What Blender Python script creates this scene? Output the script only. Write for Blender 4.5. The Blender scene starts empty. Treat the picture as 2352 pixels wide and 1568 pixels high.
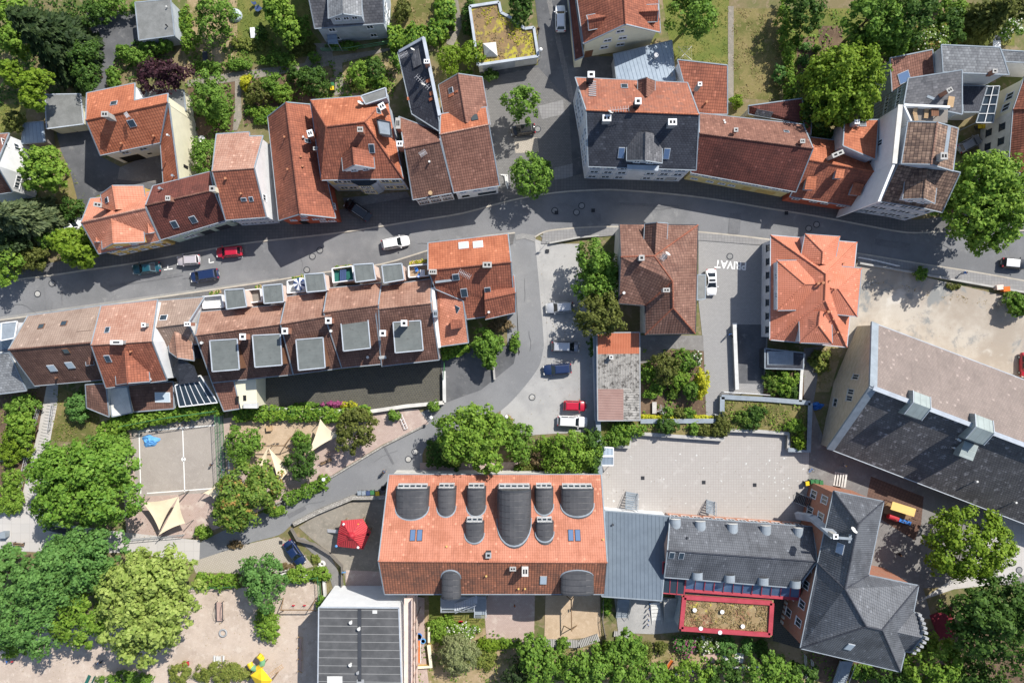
import bpy, bmesh, math, random
import numpy as np
from mathutils import Vector, Matrix
# ---------------------------------------------------------------- basics
R = random.Random(7)
SC = bpy.context.scene
COL = SC.collection
HC, SP, CX, CY = 112.6, 0.0718, 1176.0, 784.0      # camera height, metres per survey unit on the ground, plan centre
def W(x, y, z=0.0):
    k = SP * (HC - z) / HC
    return Vector(((x - CX) * k, -(y - CY) * k, z))
def PL(pts, z=0.0): return [W(p[0], p[1], z) for p in pts]
ORG = {}
def tag(o, label, cat, group=None):
    o['label'] = label; o['category'] = cat
    if group: o['group'] = group
    return o
def empty(name, loc, label, cat, group=None, rz=0.0):
    o = bpy.data.objects.new(name, None); COL.objects.link(o)
    o.empty_display_size = .3
    o.location = loc; o.rotation_euler = (0, 0, rz); ORG[o] = Vector(loc)
    return tag(o, label, cat, group)
def face_uv(vs, f):
    p = [Vector(vs[i]) for i in f]
    n = Vector((0, 0, 0))
    for i in range(len(p)):
        a, b = p[i], p[(i + 1) % len(p)]
        n += Vector(((a.y - b.y) * (a.z + b.z), (a.z - b.z) * (a.x + b.x), (a.x - b.x) * (a.y + b.y)))
    if n.length < 1e-9: return [(0, 0)] * len(p)
    n.normalize()
    if abs(n.z) > .985:
        e = max(((p[(i + 1) % len(p)] - p[i]) for i in range(len(p))), key=lambda q: q.length)
        h = Vector((e.x, e.y, 0)).normalized()
    else: h = Vector((-n.y, n.x, 0)).normalized()
    s = n.cross(h)
    return [(q.dot(h), q.dot(s)) for q in p]
def mk(name, vs, fs, mats, parent=None, mi=None, smooth=False, local=False, origin=None, uv=True):
    if parent is not None: org = Vector((0, 0, 0)) if local else ORG[parent]
    else:
        if origin is not None: org = Vector(origin)
        elif local: org = Vector((0, 0, 0))
        else:
            xs = [v[0] for v in vs]; ys = [v[1] for v in vs]; zs = [v[2] for v in vs]
            org = Vector(((min(xs) + max(xs)) / 2, (min(ys) + max(ys)) / 2, min(zs)))
    me = bpy.data.meshes.new(name)
    me.from_pydata([(v[0] - org.x, v[1] - org.y, v[2] - org.z) for v in vs], [], [tuple(f) for f in fs])
    if not isinstance(mats, (list, tuple)): mats = [mats]
    for m in mats: me.materials.append(m)
    if mi: me.polygons.foreach_set('material_index', mi)
    if smooth: me.polygons.foreach_set('use_smooth', [True] * len(fs))
    if uv:
        ul = me.uv_layers.new(name='UVMap')
        flat = []
        for f in fs:
            for c in face_uv(vs, f): flat += [c[0], c[1]]
        ul.data.foreach_set('uv', flat)
    me.update()
    o = bpy.data.objects.new(name, me); COL.objects.link(o)
    if parent is not None: o.parent = parent; ORG[o] = ORG.get(parent, Vector((0, 0, 0)))
    else: o.location = org; ORG[o] = org
    return o
class MB:
    def __init__(s): s.v = []; s.f = []; s.m = []
    def add(s, vs, fs, m=0):
        n = len(s.v); s.v += [tuple(q) for q in vs]
        s.f += [tuple(i + n for i in f) for f in fs]; s.m += [m] * len(fs); return s
    def box(s, x0, y0, z0, x1, y1, z1, m=0):
        return s.obox(Vector(((x0+x1)/2, (y0+y1)/2, (z0+z1)/2)), Vector(((x1-x0)/2,0,0)), Vector((0,(y1-y0)/2,0)), Vector((0,0,(z1-z0)/2)), m)
    def obox(s, c, a, b, d, m=0):
        vs = [c - a - b - d, c + a - b - d, c + a + b - d, c - a + b - d, c - a - b + d, c + a - b + d, c + a + b + d, c - a + b + d]
        return s.add(vs, [(3,2,1,0), (4,5,6,7), (0,1,5,4), (1,2,6,5), (2,3,7,6), (3,0,4,7)], m)
    def beam(s, p, q, w, h, m=0):
        p, q = Vector(p), Vector(q); d = q - p
        t = d.normalized(); sd = Vector((-t.y, t.x, 0))
        if sd.length < 1e-4: sd = Vector((1, 0, 0))
        sd.normalize(); u = t.cross(sd)
        return s.obox((p + q) / 2, d / 2, sd * (w / 2), u * (h / 2), m)
    def tube(s, p, q, r, n=8, m=0, r2=None):
        p, q = Vector(p), Vector(q); t = (q - p).normalized()
        a = t.orthogonal().normalized(); b = t.cross(a); r2 = r if r2 is None else r2
        vs = [p + (a * math.cos(2*math.pi*i/n) + b * math.sin(2*math.pi*i/n)) * r for i in range(n)] + \
             [q + (a * math.cos(2*math.pi*i/n) + b * math.sin(2*math.pi*i/n)) * r2 for i in range(n)]
        fs = [(i, (i+1) % n, n + (i+1) % n, n + i) for i in range(n)] + [tuple(range(n))[::-1], tuple(range(n, 2*n))]
        return s.add(vs, fs, m)
    def prism(s, pts, z0, z1, m=0, mt=None):
        pts = ccw([(p[0], p[1]) for p in pts]); n = len(pts)
        vs = [(p[0], p[1], z0) for p in pts] + [(p[0], p[1], z1) for p in pts]
        s.add(vs, [(i, (i+1) % n, n + (i+1) % n, n + i) for i in range(n)] + [tuple(range(n))[::-1]], m)
        return s.add([(p[0], p[1], z1) for p in pts], [tuple(range(n))], m if mt is None else mt)
    def disc(s, c, r, h, n=16, m=0):
        return s.tube(c, Vector(c) + Vector((0, 0, h)), r, n, m)
    def lathe(s, c, prof, n=12, m=0):
        c = Vector(c); vs = []
        for (r, z) in prof: vs += [c + Vector((r * math.cos(2*math.pi*i/n), r * math.sin(2*math.pi*i/n), z)) for i in range(n)]
        fs = []
        for k in range(len(prof) - 1): fs += [(k*n + i, k*n + (i+1) % n, (k+1)*n + (i+1) % n, (k+1)*n + i) for i in range(n)]
        fs.append(tuple(range((len(prof)-1)*n, len(prof)*n)))
        return s.add(vs, fs, m)
    def out(s, name, mats, parent=None, **k): return mk(name, s.v, s.f, mats, parent, mi=s.m, **k)
def area2(p): return sum(p[i][0] * p[(i+1) % len(p)][1] - p[(i+1) % len(p)][0] * p[i][1] for i in range(len(p)))
def ccw(p): return list(p) if area2(p) > 0 else list(p)[::-1]
def inset(poly, d):
    n = len(poly); out = []
    for i in range(n):
        a, b, c = Vector(poly[i-1][:2]), Vector(poly[i][:2]), Vector(poly[(i+1) % n][:2])
        e1 = (b - a); e2 = (c - b)
        if e1.length < 1e-6 or e2.length < 1e-6: out.append(b); continue
        e1.normalize(); e2.normalize()
        n1 = Vector((-e1.y, e1.x)); n2 = Vector((-e2.y, e2.x)); m = n1 + n2
        if m.length < .2: out.append(b + n1 * d); continue
        m.normalize(); out.append(b + m * min(d / max(m.dot(n1), .35), 2.2 * abs(d)) if d > 0 else b + m * max(d / max(m.dot(n1), .35), -2.2 * abs(d)))
    return out
def offset_line(pts, d):
    out = []
    for i in range(len(pts)):
        a = Vector(pts[max(i-1, 0)][:2]); b = Vector(pts[min(i+1, len(pts)-1)][:2]); t = (b - a).normalized()
        out.append(Vector(pts[i][:2]) + Vector((-t.y, t.x)) * d)
    return out
# ---------------------------------------------------------------- materials
def lin(c):
    return tuple(((v/255)/12.92 if v <= 10 else (((v/255)+.055)/1.055)**2.4) for v in c) + (1,)
class G:
    def __init__(s, name):
        s.m = bpy.data.materials.new(name); s.m.use_nodes = True; s.t = s.m.node_tree
        s.b = s.t.nodes['Principled BSDF']; s.b.inputs['Roughness'].default_value = .85
        s.b.inputs['Specular IOR Level'].default_value = .25
    def n(s, typ, _p=None, **inp):
        nd = s.t.nodes.new('ShaderNode' + typ)
        for k, v in (_p or {}).items(): setattr(nd, k, v)
        for k, v in inp.items():
            key = int(k[1:]) if k[0] == 'i' and k[1:].isdigit() else k.replace('_', ' ')
            if isinstance(v, bpy.types.NodeSocket): s.t.links.new(v, nd.inputs[key])
            else: nd.inputs[key].default_value = v
        return nd
    def ma(s, op, a, b=0.0, c=0.0): return s.n('Math', {'operation': op}, i0=a, i1=b, i2=c).outputs[0]
    def mix(s, f, a, b, mode='MIX'): return s.n('Mix', {'data_type': 'RGBA', 'blend_type': mode}, i0=f, i6=a, i7=b).outputs[2]
    def noise(s, co, sc, det=3, rough=.6, dist=0.0): return s.n('TexNoise', None, Vector=co, Scale=sc, Detail=det, Roughness=rough, Distortion=dist).outputs[0]
    def ramp(s, f, a, b):
        return s.n('MapRange', {'interpolation_type': 'SMOOTHSTEP'}, i0=f, i1=a, i2=b).outputs[0]
    def co(s, k='Object'): return s.n('TexCoord').outputs[k]
    def base(s, c): s.t.links.new(c, s.b.inputs['Base Color'])
    def bump(s, h, st=.5, d=.05):
        b = s.n('Bump', None, Strength=st, Distance=d, Height=h); s.t.links.new(b.outputs[0], s.b.inputs['Normal'])
def lc(c): return c if len(c) == 4 else tuple(c) + (1,)
def m_plain(name, c1, c2=None, sc=1.0, rough=.85, spec=.25, metal=0.0, fine=.35, coat=0.0):
    g = G(name); c1 = lc(c1); c2 = lc(c2) if c2 else tuple(v * .8 for v in c1[:3]) + (1,)
    co = g.co(); a = g.noise(co, sc, 4); f = g.noise(co, 9.0, 2)
    fac = g.ramp(g.ma('ADD', g.ma('MULTIPLY', a, 1 - fine), g.ma('MULTIPLY', f, fine)), .35, .65)
    g.base(g.mix(fac, c1, c2))
    g.b.inputs['Roughness'].default_value = rough; g.b.inputs['Specular IOR Level'].default_value = spec
    g.b.inputs['Metallic'].default_value = metal; g.b.inputs['Coat Weight'].default_value = coat
    return g.m
def m_tile(name, c1, c2, joint, pu=.36, pv=.42, stag=0.0, stain=(.42, .62), var=.35, sc=.35, bump=.8, moss=None, mossr=(.6, .75), jv=.5, ju=.3, rough=.8):
    c2 = tuple(v * (.84 if 'tile' in name and 'new' not in name else .95) for v in c2[:3]); g = G(name); uv = g.n('SeparateXYZ', None, Vector=g.co('UV')); co = g.co()
    b = g.ma('DIVIDE', uv.outputs[1], pv); row = g.ma('FLOOR', b)
    a = g.ma('ADD', g.ma('DIVIDE', uv.outputs[0], pu), g.ma('MULTIPLY', row, stag)); cel = g.ma('FLOOR', a)
    fv = g.ma('FRACT', b); fu = g.ma('FRACT', a)
    rn = g.n('TexWhiteNoise', {'noise_dimensions': '2D'}, Vector=g.n('CombineXYZ', None, i0=cel, i1=row).outputs[0]).outputs[0]
    st = g.ramp(g.noise(co, sc, 5, .65), *stain)
    fac = g.ma('ADD', g.ma('MULTIPLY', st, 1 - var), g.ma('MULTIPLY', rn, var))
    col = g.mix(fac, lc(c1), lc(c2))
    if moss: col = g.mix(g.ramp(g.noise(co, 1.1, 5, .7), *mossr), col, lc(moss))
    stk = g.noise(g.n('Mapping', None, Vector=g.co('UV'), Scale=(1.3, .13, 1)).outputs[0], 1.0, 4, .7)
    col = g.mix(g.ma('MULTIPLY', g.ramp(stk, .5, .75), .38), col, lc(joint))
    col = g.mix(g.ma('MULTIPLY', g.ma('GREATER_THAN', rn, .975), .45), col, tuple(min(1, v * 1.7 + .02) for v in c1[:3]) + (1,))
    jm = g.ma('MAXIMUM', g.ma('MULTIPLY', g.ma('SUBTRACT', 1.0, g.ramp(fv, .06, .26)), jv), g.ma('MULTIPLY', g.ma('SUBTRACT', 1.0, g.ramp(fu, .04, .24)), ju))
    g.base(g.mix(jm, col, lc(joint)))
    hgt = g.ma('ADD', g.ma('MULTIPLY', fv, -.6), g.ma('MULTIPLY', g.ma('SINE', g.ma('MULTIPLY', fu, math.pi)), .7))
    g.bump(hgt, bump, .05); g.b.inputs['Roughness'].default_value = rough
    return g.m
def m_ribs(name, c1, c2, pu=.2, line=None, lw=.15, bump=.8, moss=None, mossr=(.5, .62), rough=.6, metal=0.0, seam=False, pv=0):
    g = G(name); uv = g.n('SeparateXYZ', None, Vector=g.co('UV')); co = g.co()
    a = g.ma('DIVIDE', uv.outputs[0], pu); fu = g.ma('FRACT', a)
    col = g.mix(g.ramp(g.noise(co, .6, 5, .65), .35, .7), lc(c1), lc(c2))
    if moss: col = g.mix(g.ramp(g.noise(co, 1.6, 6, .75), *mossr), col, lc(moss))
    if line:
        k = g.ma('SUBTRACT', 1.0, g.ramp(fu, lw * .5, lw))
        if pv: k = g.ma('MAXIMUM', k, g.ma('SUBTRACT', 1.0, g.ramp(g.ma('FRACT', g.ma('DIVIDE', uv.outputs[1], pv)), .02, .05)))
        col = g.mix(k, col, lc(line))
    g.base(col)
    h = g.ma('SUBTRACT', 1.0, g.ramp(fu, 0, .12)) if seam else g.ma('SINE', g.ma('MULTIPLY', fu, 2 * math.pi))
    g.bump(h, bump, .04); g.b.inputs['Roughness'].default_value = rough; g.b.inputs['Metallic'].default_value = metal
    return g.m
def m_mix3(name, c1, c2, c3, s1=.3, s2=2.0, r1=(.42, .6), r2=(.5, .68), bump=.4, grain=12.0, rough=.95, c4=None, r4=(.6, .7), s4=.12):
    g = G(name); co = g.co()
    col = g.mix(g.ramp(g.noise(co, s1, 5, .65), *r1), lc(c1), lc(c2))
    col = g.mix(g.ramp(g.noise(co, s2, 5, .7, .4), *r2), col, lc(c3))
    if c4: col = g.mix(g.ramp(g.noise(co, s4, 4, .6), *r4), col, lc(c4))
    gr = g.noise(co, grain, 2, .7)
    col = g.mix(g.ma('MULTIPLY', g.ramp(gr, .35, .75), .5), col, g.mix(.55, col, (0, 0, 0, 1)))
    g.base(col); g.bump(gr, bump, .05); g.b.inputs['Roughness'].default_value = rough
    return g.m
def m_pave(name, c1, c2, mortar, w=.4, h=.4, ms=.04, off=0.0, sc=.3, stain=None, str_=(.5, .7), rot=0.0, edge=.1):
    g = G(name); co = g.n('Mapping', None, Vector=g.co(), Rotation=(0, 0, rot)).outputs[0]
    br = g.n('TexBrick', {'offset': off, 'squash': 1.0}, Vector=co, Color1=lc(c1), Color2=lc(c2), Mortar=lc(mortar), Scale=1.0, Mortar_Size=ms, Mortar_Smooth=edge, Bias=0.0, Brick_Width=w, Row_Height=h)
    col = br.outputs[0]
    col = g.mix(g.ma('MULTIPLY', g.ramp(g.noise(g.co(), sc, 5, .65), .4, .7), .45), col, g.mix(.5, col, lc(c2)))
    if stain: col = g.mix(g.ramp(g.noise(g.co(), .5, 6, .7), *str_), col, lc(stain))
    gr = g.noise(g.co(), 14, 2); col = g.mix(g.ma('MULTIPLY', g.ramp(gr, .3, .8), .3), col, g.mix(.5, col, (0, 0, 0, 1)))
    g.base(col); return g.m
def m_leaf(name, c1, c2, c3=None, tr=.3):
    g = G(name); co = g.co(); rp = g.n('NewGeometry').outputs['Random Per Island']
    f = g.ma('ADD', g.ma('MULTIPLY', rp, .55), g.ma('MULTIPLY', g.noise(co, .45, 3), .5))
    col = g.mix(g.ramp(f, .2, .8), lc(c1), lc(c2))
    if c3: col = g.mix(g.ramp(g.noise(co, .7, 4), .56, .68), col, lc(c3))
    g.base(col); g.b.inputs['Roughness'].default_value = .6; g.b.inputs['Specular IOR Level'].default_value = .2
    tl = g.n('BsdfTranslucent', None, Color=col)
    mx = g.n('MixShader', None, i0=tr, i1=g.b.outputs[0], i2=tl.outputs[0])
    g.t.links.new(mx.outputs[0], g.t.nodes['Material Output'].inputs[0]); return g.m
def m_glass(name, c=(.03, .045, .06), rough=.08, spec=.6):
    g = G(name); g.b.inputs['Base Color'].default_value = lc(c)
    g.b.inputs['Roughness'].default_value = rough; g.b.inputs['Specular IOR Level'].default_value = spec; return g.m
def m_stone(name, c1, c2, mortar, w=.6, h=.28):
    g = G(name); br = g.n('TexBrick', {'offset': .5}, Vector=g.n('Mapping', None, Vector=g.co('UV')).outputs[0], Color1=lc(c1), Color2=lc(c2), Mortar=lc(mortar), Scale=1.0, Mortar_Size=.03, Brick_Width=w, Row_Height=h)
    g.base(g.mix(g.ma('MULTIPLY', g.ramp(g.noise(g.co(), .8, 5, .7), .45, .7), .6), br.outputs[0], lc(mortar))); return g.m
# roofs, all procedural
T = {}
T['faded'] = m_tile('faded_orange_tile', (.34, .135, .085), (.27, .10, .065), (.13, .05, .035), pu=.4, pv=.4, jv=.3, ju=.25, moss=(.24, .11, .08), mossr=(.52, .6))
T['orange'] = m_tile('orange_clay_tile', (.445, .160, .085), (.36, .115, .058), (.14, .045, .03), pv=.48, pu=.4)
T['bright'] = m_tile('bright_salmon_tile', (.54, .235, .155), (.49, .20, .125), (.28, .09, .05), pu=.34, pv=.40, jv=.35, ju=.22, var=.2)
T['new'] = m_tile('new_orange_tile', (.555, .208, .133), (.52, .185, .11), (.26, .085, .05), pu=.30, pv=.34, jv=.3, ju=.2, var=.2)
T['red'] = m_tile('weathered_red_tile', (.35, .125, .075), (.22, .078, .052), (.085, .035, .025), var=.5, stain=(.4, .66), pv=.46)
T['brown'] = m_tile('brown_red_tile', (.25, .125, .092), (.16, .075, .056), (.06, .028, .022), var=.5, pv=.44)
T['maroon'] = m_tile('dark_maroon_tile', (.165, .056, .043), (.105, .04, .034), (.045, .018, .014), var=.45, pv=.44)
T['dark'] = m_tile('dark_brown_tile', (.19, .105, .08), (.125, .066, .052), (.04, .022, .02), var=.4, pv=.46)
T['row'] = m_tile('sunbleached_brown_tile', (.36, .215, .16), (.28, .15, .108), (.10, .055, .042), pv=.5, pu=.42, var=.3, moss=(.42, .33, .28), mossr=(.66, .8))
T['tan'] = m_tile('tan_concrete_tile', (.325, .245, .20), (.285, .205, .165), (.13, .09, .07), pv=.42, var=.3)
T['pink'] = m_tile('faded_pink_tile', (.43, .262, .20), (.38, .195, .14), (.2, .10, .075), pv=.42, var=.45)
T['old'] = m_tile('old_mixed_tile', (.30, .20, .145), (.10, .065, .055), (.03, .02, .018), var=.8, jv=.8, ju=.6, pu=.4, pv=.5, moss=(.42, .17, .08), mossr=(.68, .76))
T['slate'] = m_tile('blue_black_slate', (.062, .068, .085), (.035, .038, .05), (.015, .016, .02), pu=.5, pv=.34, stag=.5, var=.5, bump=.5)
T['slategrey'] = m_tile('weathered_grey_slate', (.26, .27, .28), (.13, .135, .145), (.05, .05, .055), pu=.5, pv=.4, stag=.5, var=.6, bump=.5)
T['slatemid'] = m_tile('mid_grey_slate', (.15, .15, .16), (.075, .078, .088), (.03, .03, .034), pu=.6, pv=.4, stag=.5, var=.6, bump=.5)
T['anthra'] = m_tile('anthracite_pantile', (.125, .133, .15), (.092, .098, .112), (.03, .032, .037), pu=.32, pv=.45, jv=.5, ju=.5, var=.25, rough=.5)
T['school'] = m_tile('pale_orange_pantile', (.49, .205, .135), (.43, .165, .10), (.22, .08, .05), pu=.34, pv=.38, jv=.25, ju=.5, var=.25, moss=(.36, .16, .10), mossr=(.62, .85))
T['schools'] = m_tile('shaded_orange_pantile', (.38, .15, .085), (.2, .10, .07), (.06, .033, .028), pu=.40, pv=.42, jv=.55, ju=.85, var=.5)  # darker pantile copy for the south slope, its shade partly put into the colour
T['hallg'] = m_tile('pinkish_grey_shingle', (.25, .205, .185), (.20, .165, .15), (.13, .105, .098), pu=.42, pv=.42, stag=.5, var=.5, jv=.5, ju=.4)
T['halld'] = m_tile('mossy_black_shingle', (.125, .12, .122), (.085, .082, .085), (.03, .028, .03), pu=.42, pv=.42, stag=.5, var=.4, moss=(.34, .33, .34), mossr=(.55, .69))
T['metal'] = m_ribs('blue_grey_standing_seam', (.26, .32, .39), (.21, .265, .33), pu=.62, line=(.10, .13, .17), lw=.07, seam=True, rough=.45)
T['seam'] = m_ribs('anthracite_standing_seam', (.118, .15, .188), (.10, .128, .162), pu=.62, line=(.06, .08, .105), lw=.07, seam=True, rough=.5)
T['black'] = m_ribs('black_zinc_sheet', (.06, .062, .068), (.085, .085, .09), pu=.9, line=(.025, .026, .03), lw=.04, seam=True, rough=.5)
T['corr_o'] = m_ribs('orange_corrugated_sheet', (.50, .17, .09), (.45, .14, .07), pu=.26, line=(.26, .08, .045), lw=.3, bump=.7)
T['corr_g'] = m_ribs('mossy_fibre_cement', (.42, .40, .37), (.26, .25, .23), pu=.26, line=(.14, .13, .12), lw=.3, moss=(.06, .055, .05), mossr=(.47, .62))
T['corr_r'] = m_ribs('faded_red_corrugated', (.36, .23, .20), (.31, .19, .165), pu=.26, line=(.2, .12, .1), lw=.3)
T['felt'] = m_plain('grey_roof_felt', (.21, .215, .21), (.15, .155, .15), .8)
T['feltd'] = m_ribs('dark_felt_strips', (.075, .076, .078), (.11, .11, .112), pu=1.2, line=(.34, .34, .33), lw=.06, bump=.1, moss=(.2, .2, .2), mossr=(.62, .9))
T['box'] = m_ribs('grey_green_felt', (.148, .162, .157), (.118, .13, .126), pu=1.0, line=(.11, .12, .118), lw=.05, bump=.15, moss=(.075, .075, .07), mossr=(.54, .78))
T['gravel'] = m_mix3('roof_gravel', (.22, .22, .21), (.16, .16, .15), (.3, .29, .28))
# walls and small things
Q = {}
for k, c in dict(white=(.74, .75, .76), cream=(.72, .68, .52), yellow=(.68, .55, .25), ochre=(.62, .42, .14), green=(.42, .52, .45), bluegrey=(.45, .50, .56), offwhite=(.70, .68, .63),
                 greywhite=(.58, .60, .64), pinkwall=(.76, .60, .52), redwall=(.42, .10, .055), brown=(.2, .1, .06), grey=(.34, .35, .36), concrete=(.42, .41, .39), lightmetal=(.44, .48, .53),
                 zinc=(.27, .31, .35), darkmetal=(.05, .055, .065), wood=(.24, .155, .09), woodgrey=(.22, .20, .18), woodlight=(.48, .33, .19), sail=(.78, .66, .47), stonewhite=(.62, .60, .56),
                 redpaint=(.42, .065, .085), crimson=(.45, .03, .045), blue=(.05, .19, .55), skyblue=(.12, .35, .70), yellowp=(.80, .55, .03), teal=(.02, .12, .10), greenp=(.05, .18, .07), greenl=(.20, .42, .22),
                 black=(.015, .015, .017), skin=(.45, .24, .15), hair=(.03, .02, .014), denim=(.05, .08, .18), orangep=(.62, .16, .03), purple=(.25, .05, .25), kerb=(.44, .40, .34), paint=(.78, .78, .76), pale=(.62, .62, .6),
                 rubber=(.02, .02, .021), chrome=(.5, .5, .52), terracotta=(.45, .2, .11), rust=(.2, .09, .05), bark=(.12, .085, .06), palebark=(.3, .27, .22), pinkstone=(.48, .34, .29)).items():
    Q[k] = m_plain(k, c, tuple(v * (.9 if k in ('white', 'cream', 'paint', 'sail') else .78) for v in c), sc=.8, rough=.45 if k in ('redpaint', 'blue', 'skyblue', 'yellowp', 'chrome', 'crimson') else .85)
Q['brick'] = m_stone('red_brick', (.40, .13, .07), (.30, .09, .05), (.30, .2, .15), .35, .16)
Q['rubble'] = m_stone('sandstone_rubble', (.60, .49, .35), (.46, .36, .25), (.50, .42, .33), .7, .26)
Q['drystone'] = m_stone('grey_rubble_stone', (.42, .40, .36), (.28, .26, .24), (.16, .15, .13), .5, .3)
T['sedum'] = m_mix3('sedum_roof', (.27, .18, .09), (.42, .37, .05), (.20, .14, .08), .25, 1.1, (.46, .56), (.5, .6))
T['sedum2'] = m_mix3('dry_sedum_roof', (.30, .215, .115), (.27, .125, .08), (.36, .29, .165), .3, 1.4, (.48, .6), (.5, .62), c4=(.5, .44, .08), s4=.9)
Q['cover'] = m_plain('worn_iron_cover', (.27, .268, .262), (.2, .2, .2), 2.0); Q['sail2'] = m_plain('yellow_sail_cloth', (.72, .50, .18), (.68, .46, .16)); Q['tan2'] = m_plain('tan_tiles', (.35, .25, .17)); Q['zinc2'] = m_ribs('aged_zinc_sheet', (.30, .345, .34), (.25, .29, .285), pu=.9, line=(.16,.19,.19), lw=.04, seam=True, rough=.5)
Q['glass'] = m_glass('window_glass'); Q['glassblue'] = m_glass('sky_tinted_glass', (.10, .16, .28), .12); Q['glasspale'] = m_glass('milky_glass', (.45, .52, .58), .3)  # glassblue has the blue of reflected sky put into its base colour
Q['carglass'] = m_glass('car_glass', (.012, .016, .02), .05, .6); Q['lampwhite'] = m_plain('opal_lamp_glass', (.85, .85, .83), (.8, .8, .78), rough=.3)
# ---------------------------------------------------------------- buildings
def newell(p):
    n = Vector((0, 0, 0))
    for i in range(len(p)):
        a, b = p[i], p[(i + 1) % len(p)]
        n += Vector(((a.y - b.y) * (a.z + b.z), (a.z - b.z) * (a.x + b.x), (a.x - b.x) * (a.y + b.y)))
    return n
def loops(F):
    ed = {}
    for f in F:
        for i in range(len(f)): ed[(f[i], f[(i + 1) % len(f)])] = 1
    bd = {a: b for (a, b) in ed if (b, a) not in ed}
    inner = [(a, b) for (a, b) in ed if (b, a) in ed and a < b]
    out = []
    while bd:
        s = next(iter(bd)); l = [s]; n = bd.pop(s)
        while n != s and n in bd: l.append(n); n = bd.pop(n)
        out.append(l)
    return out, inner
def shell(V, F, th):
    """closed roof slab: faces of F on top, the same below, rim between"""
    n = len(V); vs = [tuple(v) for v in V] + [(v[0], v[1], v[2] - th) for v in V]
    lp, inner = loops(F)
    fs = [tuple(f) for f in F] + [tuple(i + n for i in f)[::-1] for f in F]
    for l in lp:
        for i in range(len(l)):
            a, b = l[i], l[(i + 1) % len(l)]; fs.append((b, a, a + n, b + n))
    return vs, fs, lp, inner
def orient(V, F):
    return [tuple(f) if newell([Vector(V[i]) for i in f]).z >= 0 else tuple(f)[::-1] for f in F]
def house(name, label, V, F, rm, wm, cat='house', base=0.0, over=.3, th=.16, ridge=None, trim='zinc', fm=None, wfix=None, group=None, nowall=False):
    P = [W(*v) for v in V]; F = orient(P, F)
    rms = rm if isinstance(rm, list) else [rm]
    cx = sum(p.x for p in P) / len(P); cy = sum(p.y for p in P) / len(P)
    root = empty(name, (cx, cy, base), label, cat, group)
    vs, fs, lp, inner = shell(P, F, th)
    nt = len(F); mi = [(fm[i] if fm else 0) for i in range(nt)] + [(fm[i] if fm else 0) for i in range(nt)] + [0] * (len(fs) - 2 * nt)  # fm: material per slope; most darker south tiles carry slope shade in their colour
    roof = mk('roof', vs, fs, [T.get(r) or Q[r] for r in rms], root, mi=mi)
    IN = {}
    if not nowall:
        wb = MB()
        for l in lp:
            poly = [(P[i].x, P[i].y) for i in l]; ins = inset(poly, over)
            for k, i in enumerate(l): IN[i] = Vector((ins[k].x, ins[k].y, P[i].z - th - .02))
            for k in range(len(l)):
                a, b = IN[l[k]], IN[l[(k + 1) % len(l)]]
                m = 0
                if wfix and ((l[k], l[(k+1) % len(l)]) in wfix or (l[(k+1) % len(l)], l[k]) in wfix): m = 1
                wb.add([(a.x, a.y, base), (b.x, b.y, base), b, a], [(0, 1, 2, 3)], m)
        wb.out('wall', [Q[wm[0]], Q[wm[1]]] if isinstance(wm, tuple) else Q[wm], root)
    if trim:
        tb = MB()
        for l in lp:
            for k in range(len(l)):
                a, b = P[l[k]], P[l[(k + 1) % len(l)]]
                if (b - a).length > .3: tb.beam(a + Vector((0, 0, -.04)), b + Vector((0, 0, -.04)), .17, .15)
        tb.out('gutter', Q[trim], root)
    if ridge:
        rb = MB(); nrm = {}
        for f in F:
            for i in range(len(f)): nrm[(f[i], f[(i+1) % len(f)])] = newell([P[q] for q in f]).normalized()
        for a, b in inner:
            if abs(nrm[(a, b)].dot(nrm[(b, a)])) < .985: rb.tube(P[a], P[b], .13, 6)
        if rb.v: rb.out('ridge_cap', T.get(ridge) or Q[ridge], root)
    tris = []
    for f in F:
        for k in range(1, len(f) - 1): tris.append((P[f[0]], P[f[k]], P[f[k + 1]]))
    return dict(root=root, roof=roof, P=P, IN=IN, lp=lp, tris=tris, base=base)
from mathutils.geometry import intersect_ray_tri
def hit(b, x, y):
    o = Vector((0, 0, HC)); d = (W(x, y, 0) - o).normalized(); best = None
    for t in b['tris']:
        p = intersect_ray_tri(t[0], t[1], t[2], d, o, True)
        if p is not None:
            n = (t[1] - t[0]).cross(t[2] - t[0]).normalized()
            if n.z < 0: n = -n
            if best is None or p.z > best[0].z: best = (p, n)
    if best is None:
        t = b['tris'][0]; best = (W(x, y, t[0].z), Vector((0, 0, 1)))
    return best
def basis(n, az=None):
    h = Vector((-n.y, n.x, 0))
    if h.length < .1: h = Vector((1, 0, 0)) if az is None else Vector((math.cos(az), math.sin(az), 0))
    h.normalize(); return h, n.cross(h)
def skylight(b, x, y, w=.8, l=1.1, glass='glass', frame='lightmetal', name='skylight'):
    p, n = hit(b, x, y); h, s = basis(n)
    m = MB(); m.obox(p + n * .06, h * (w/2 + .07), s * (l/2 + .07), n * .06)
    o = m.out(name, Q[frame], b['root'])
    m = MB(); m.obox(p + n * .115, h * (w/2), s * (l/2), n * .02); m.out('pane', Q[glass], o); return o
def patch(b, x, y, w, l, mat, name='roof_hatch', hgt=.08):
    p, n = hit(b, x, y); h, s = basis(n); m = MB(); m.obox(p + n * hgt / 2, h * w / 2, s * l / 2, n * hgt / 2)
    return m.out(name, Q.get(mat) or T[mat], b['root'])
def vent(b, x, y, hgt=.5, r=.1, mat='terracotta'):
    p, n = hit(b, x, y); m = MB(); m.tube(p - Vector((0,0,.1)), p + Vector((0, 0, hgt)), r, 8); m.disc(p + Vector((0, 0, hgt)), r * 1.7, .06, 8)
    return m.out('vent_pipe', Q[mat], b['root'])
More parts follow.
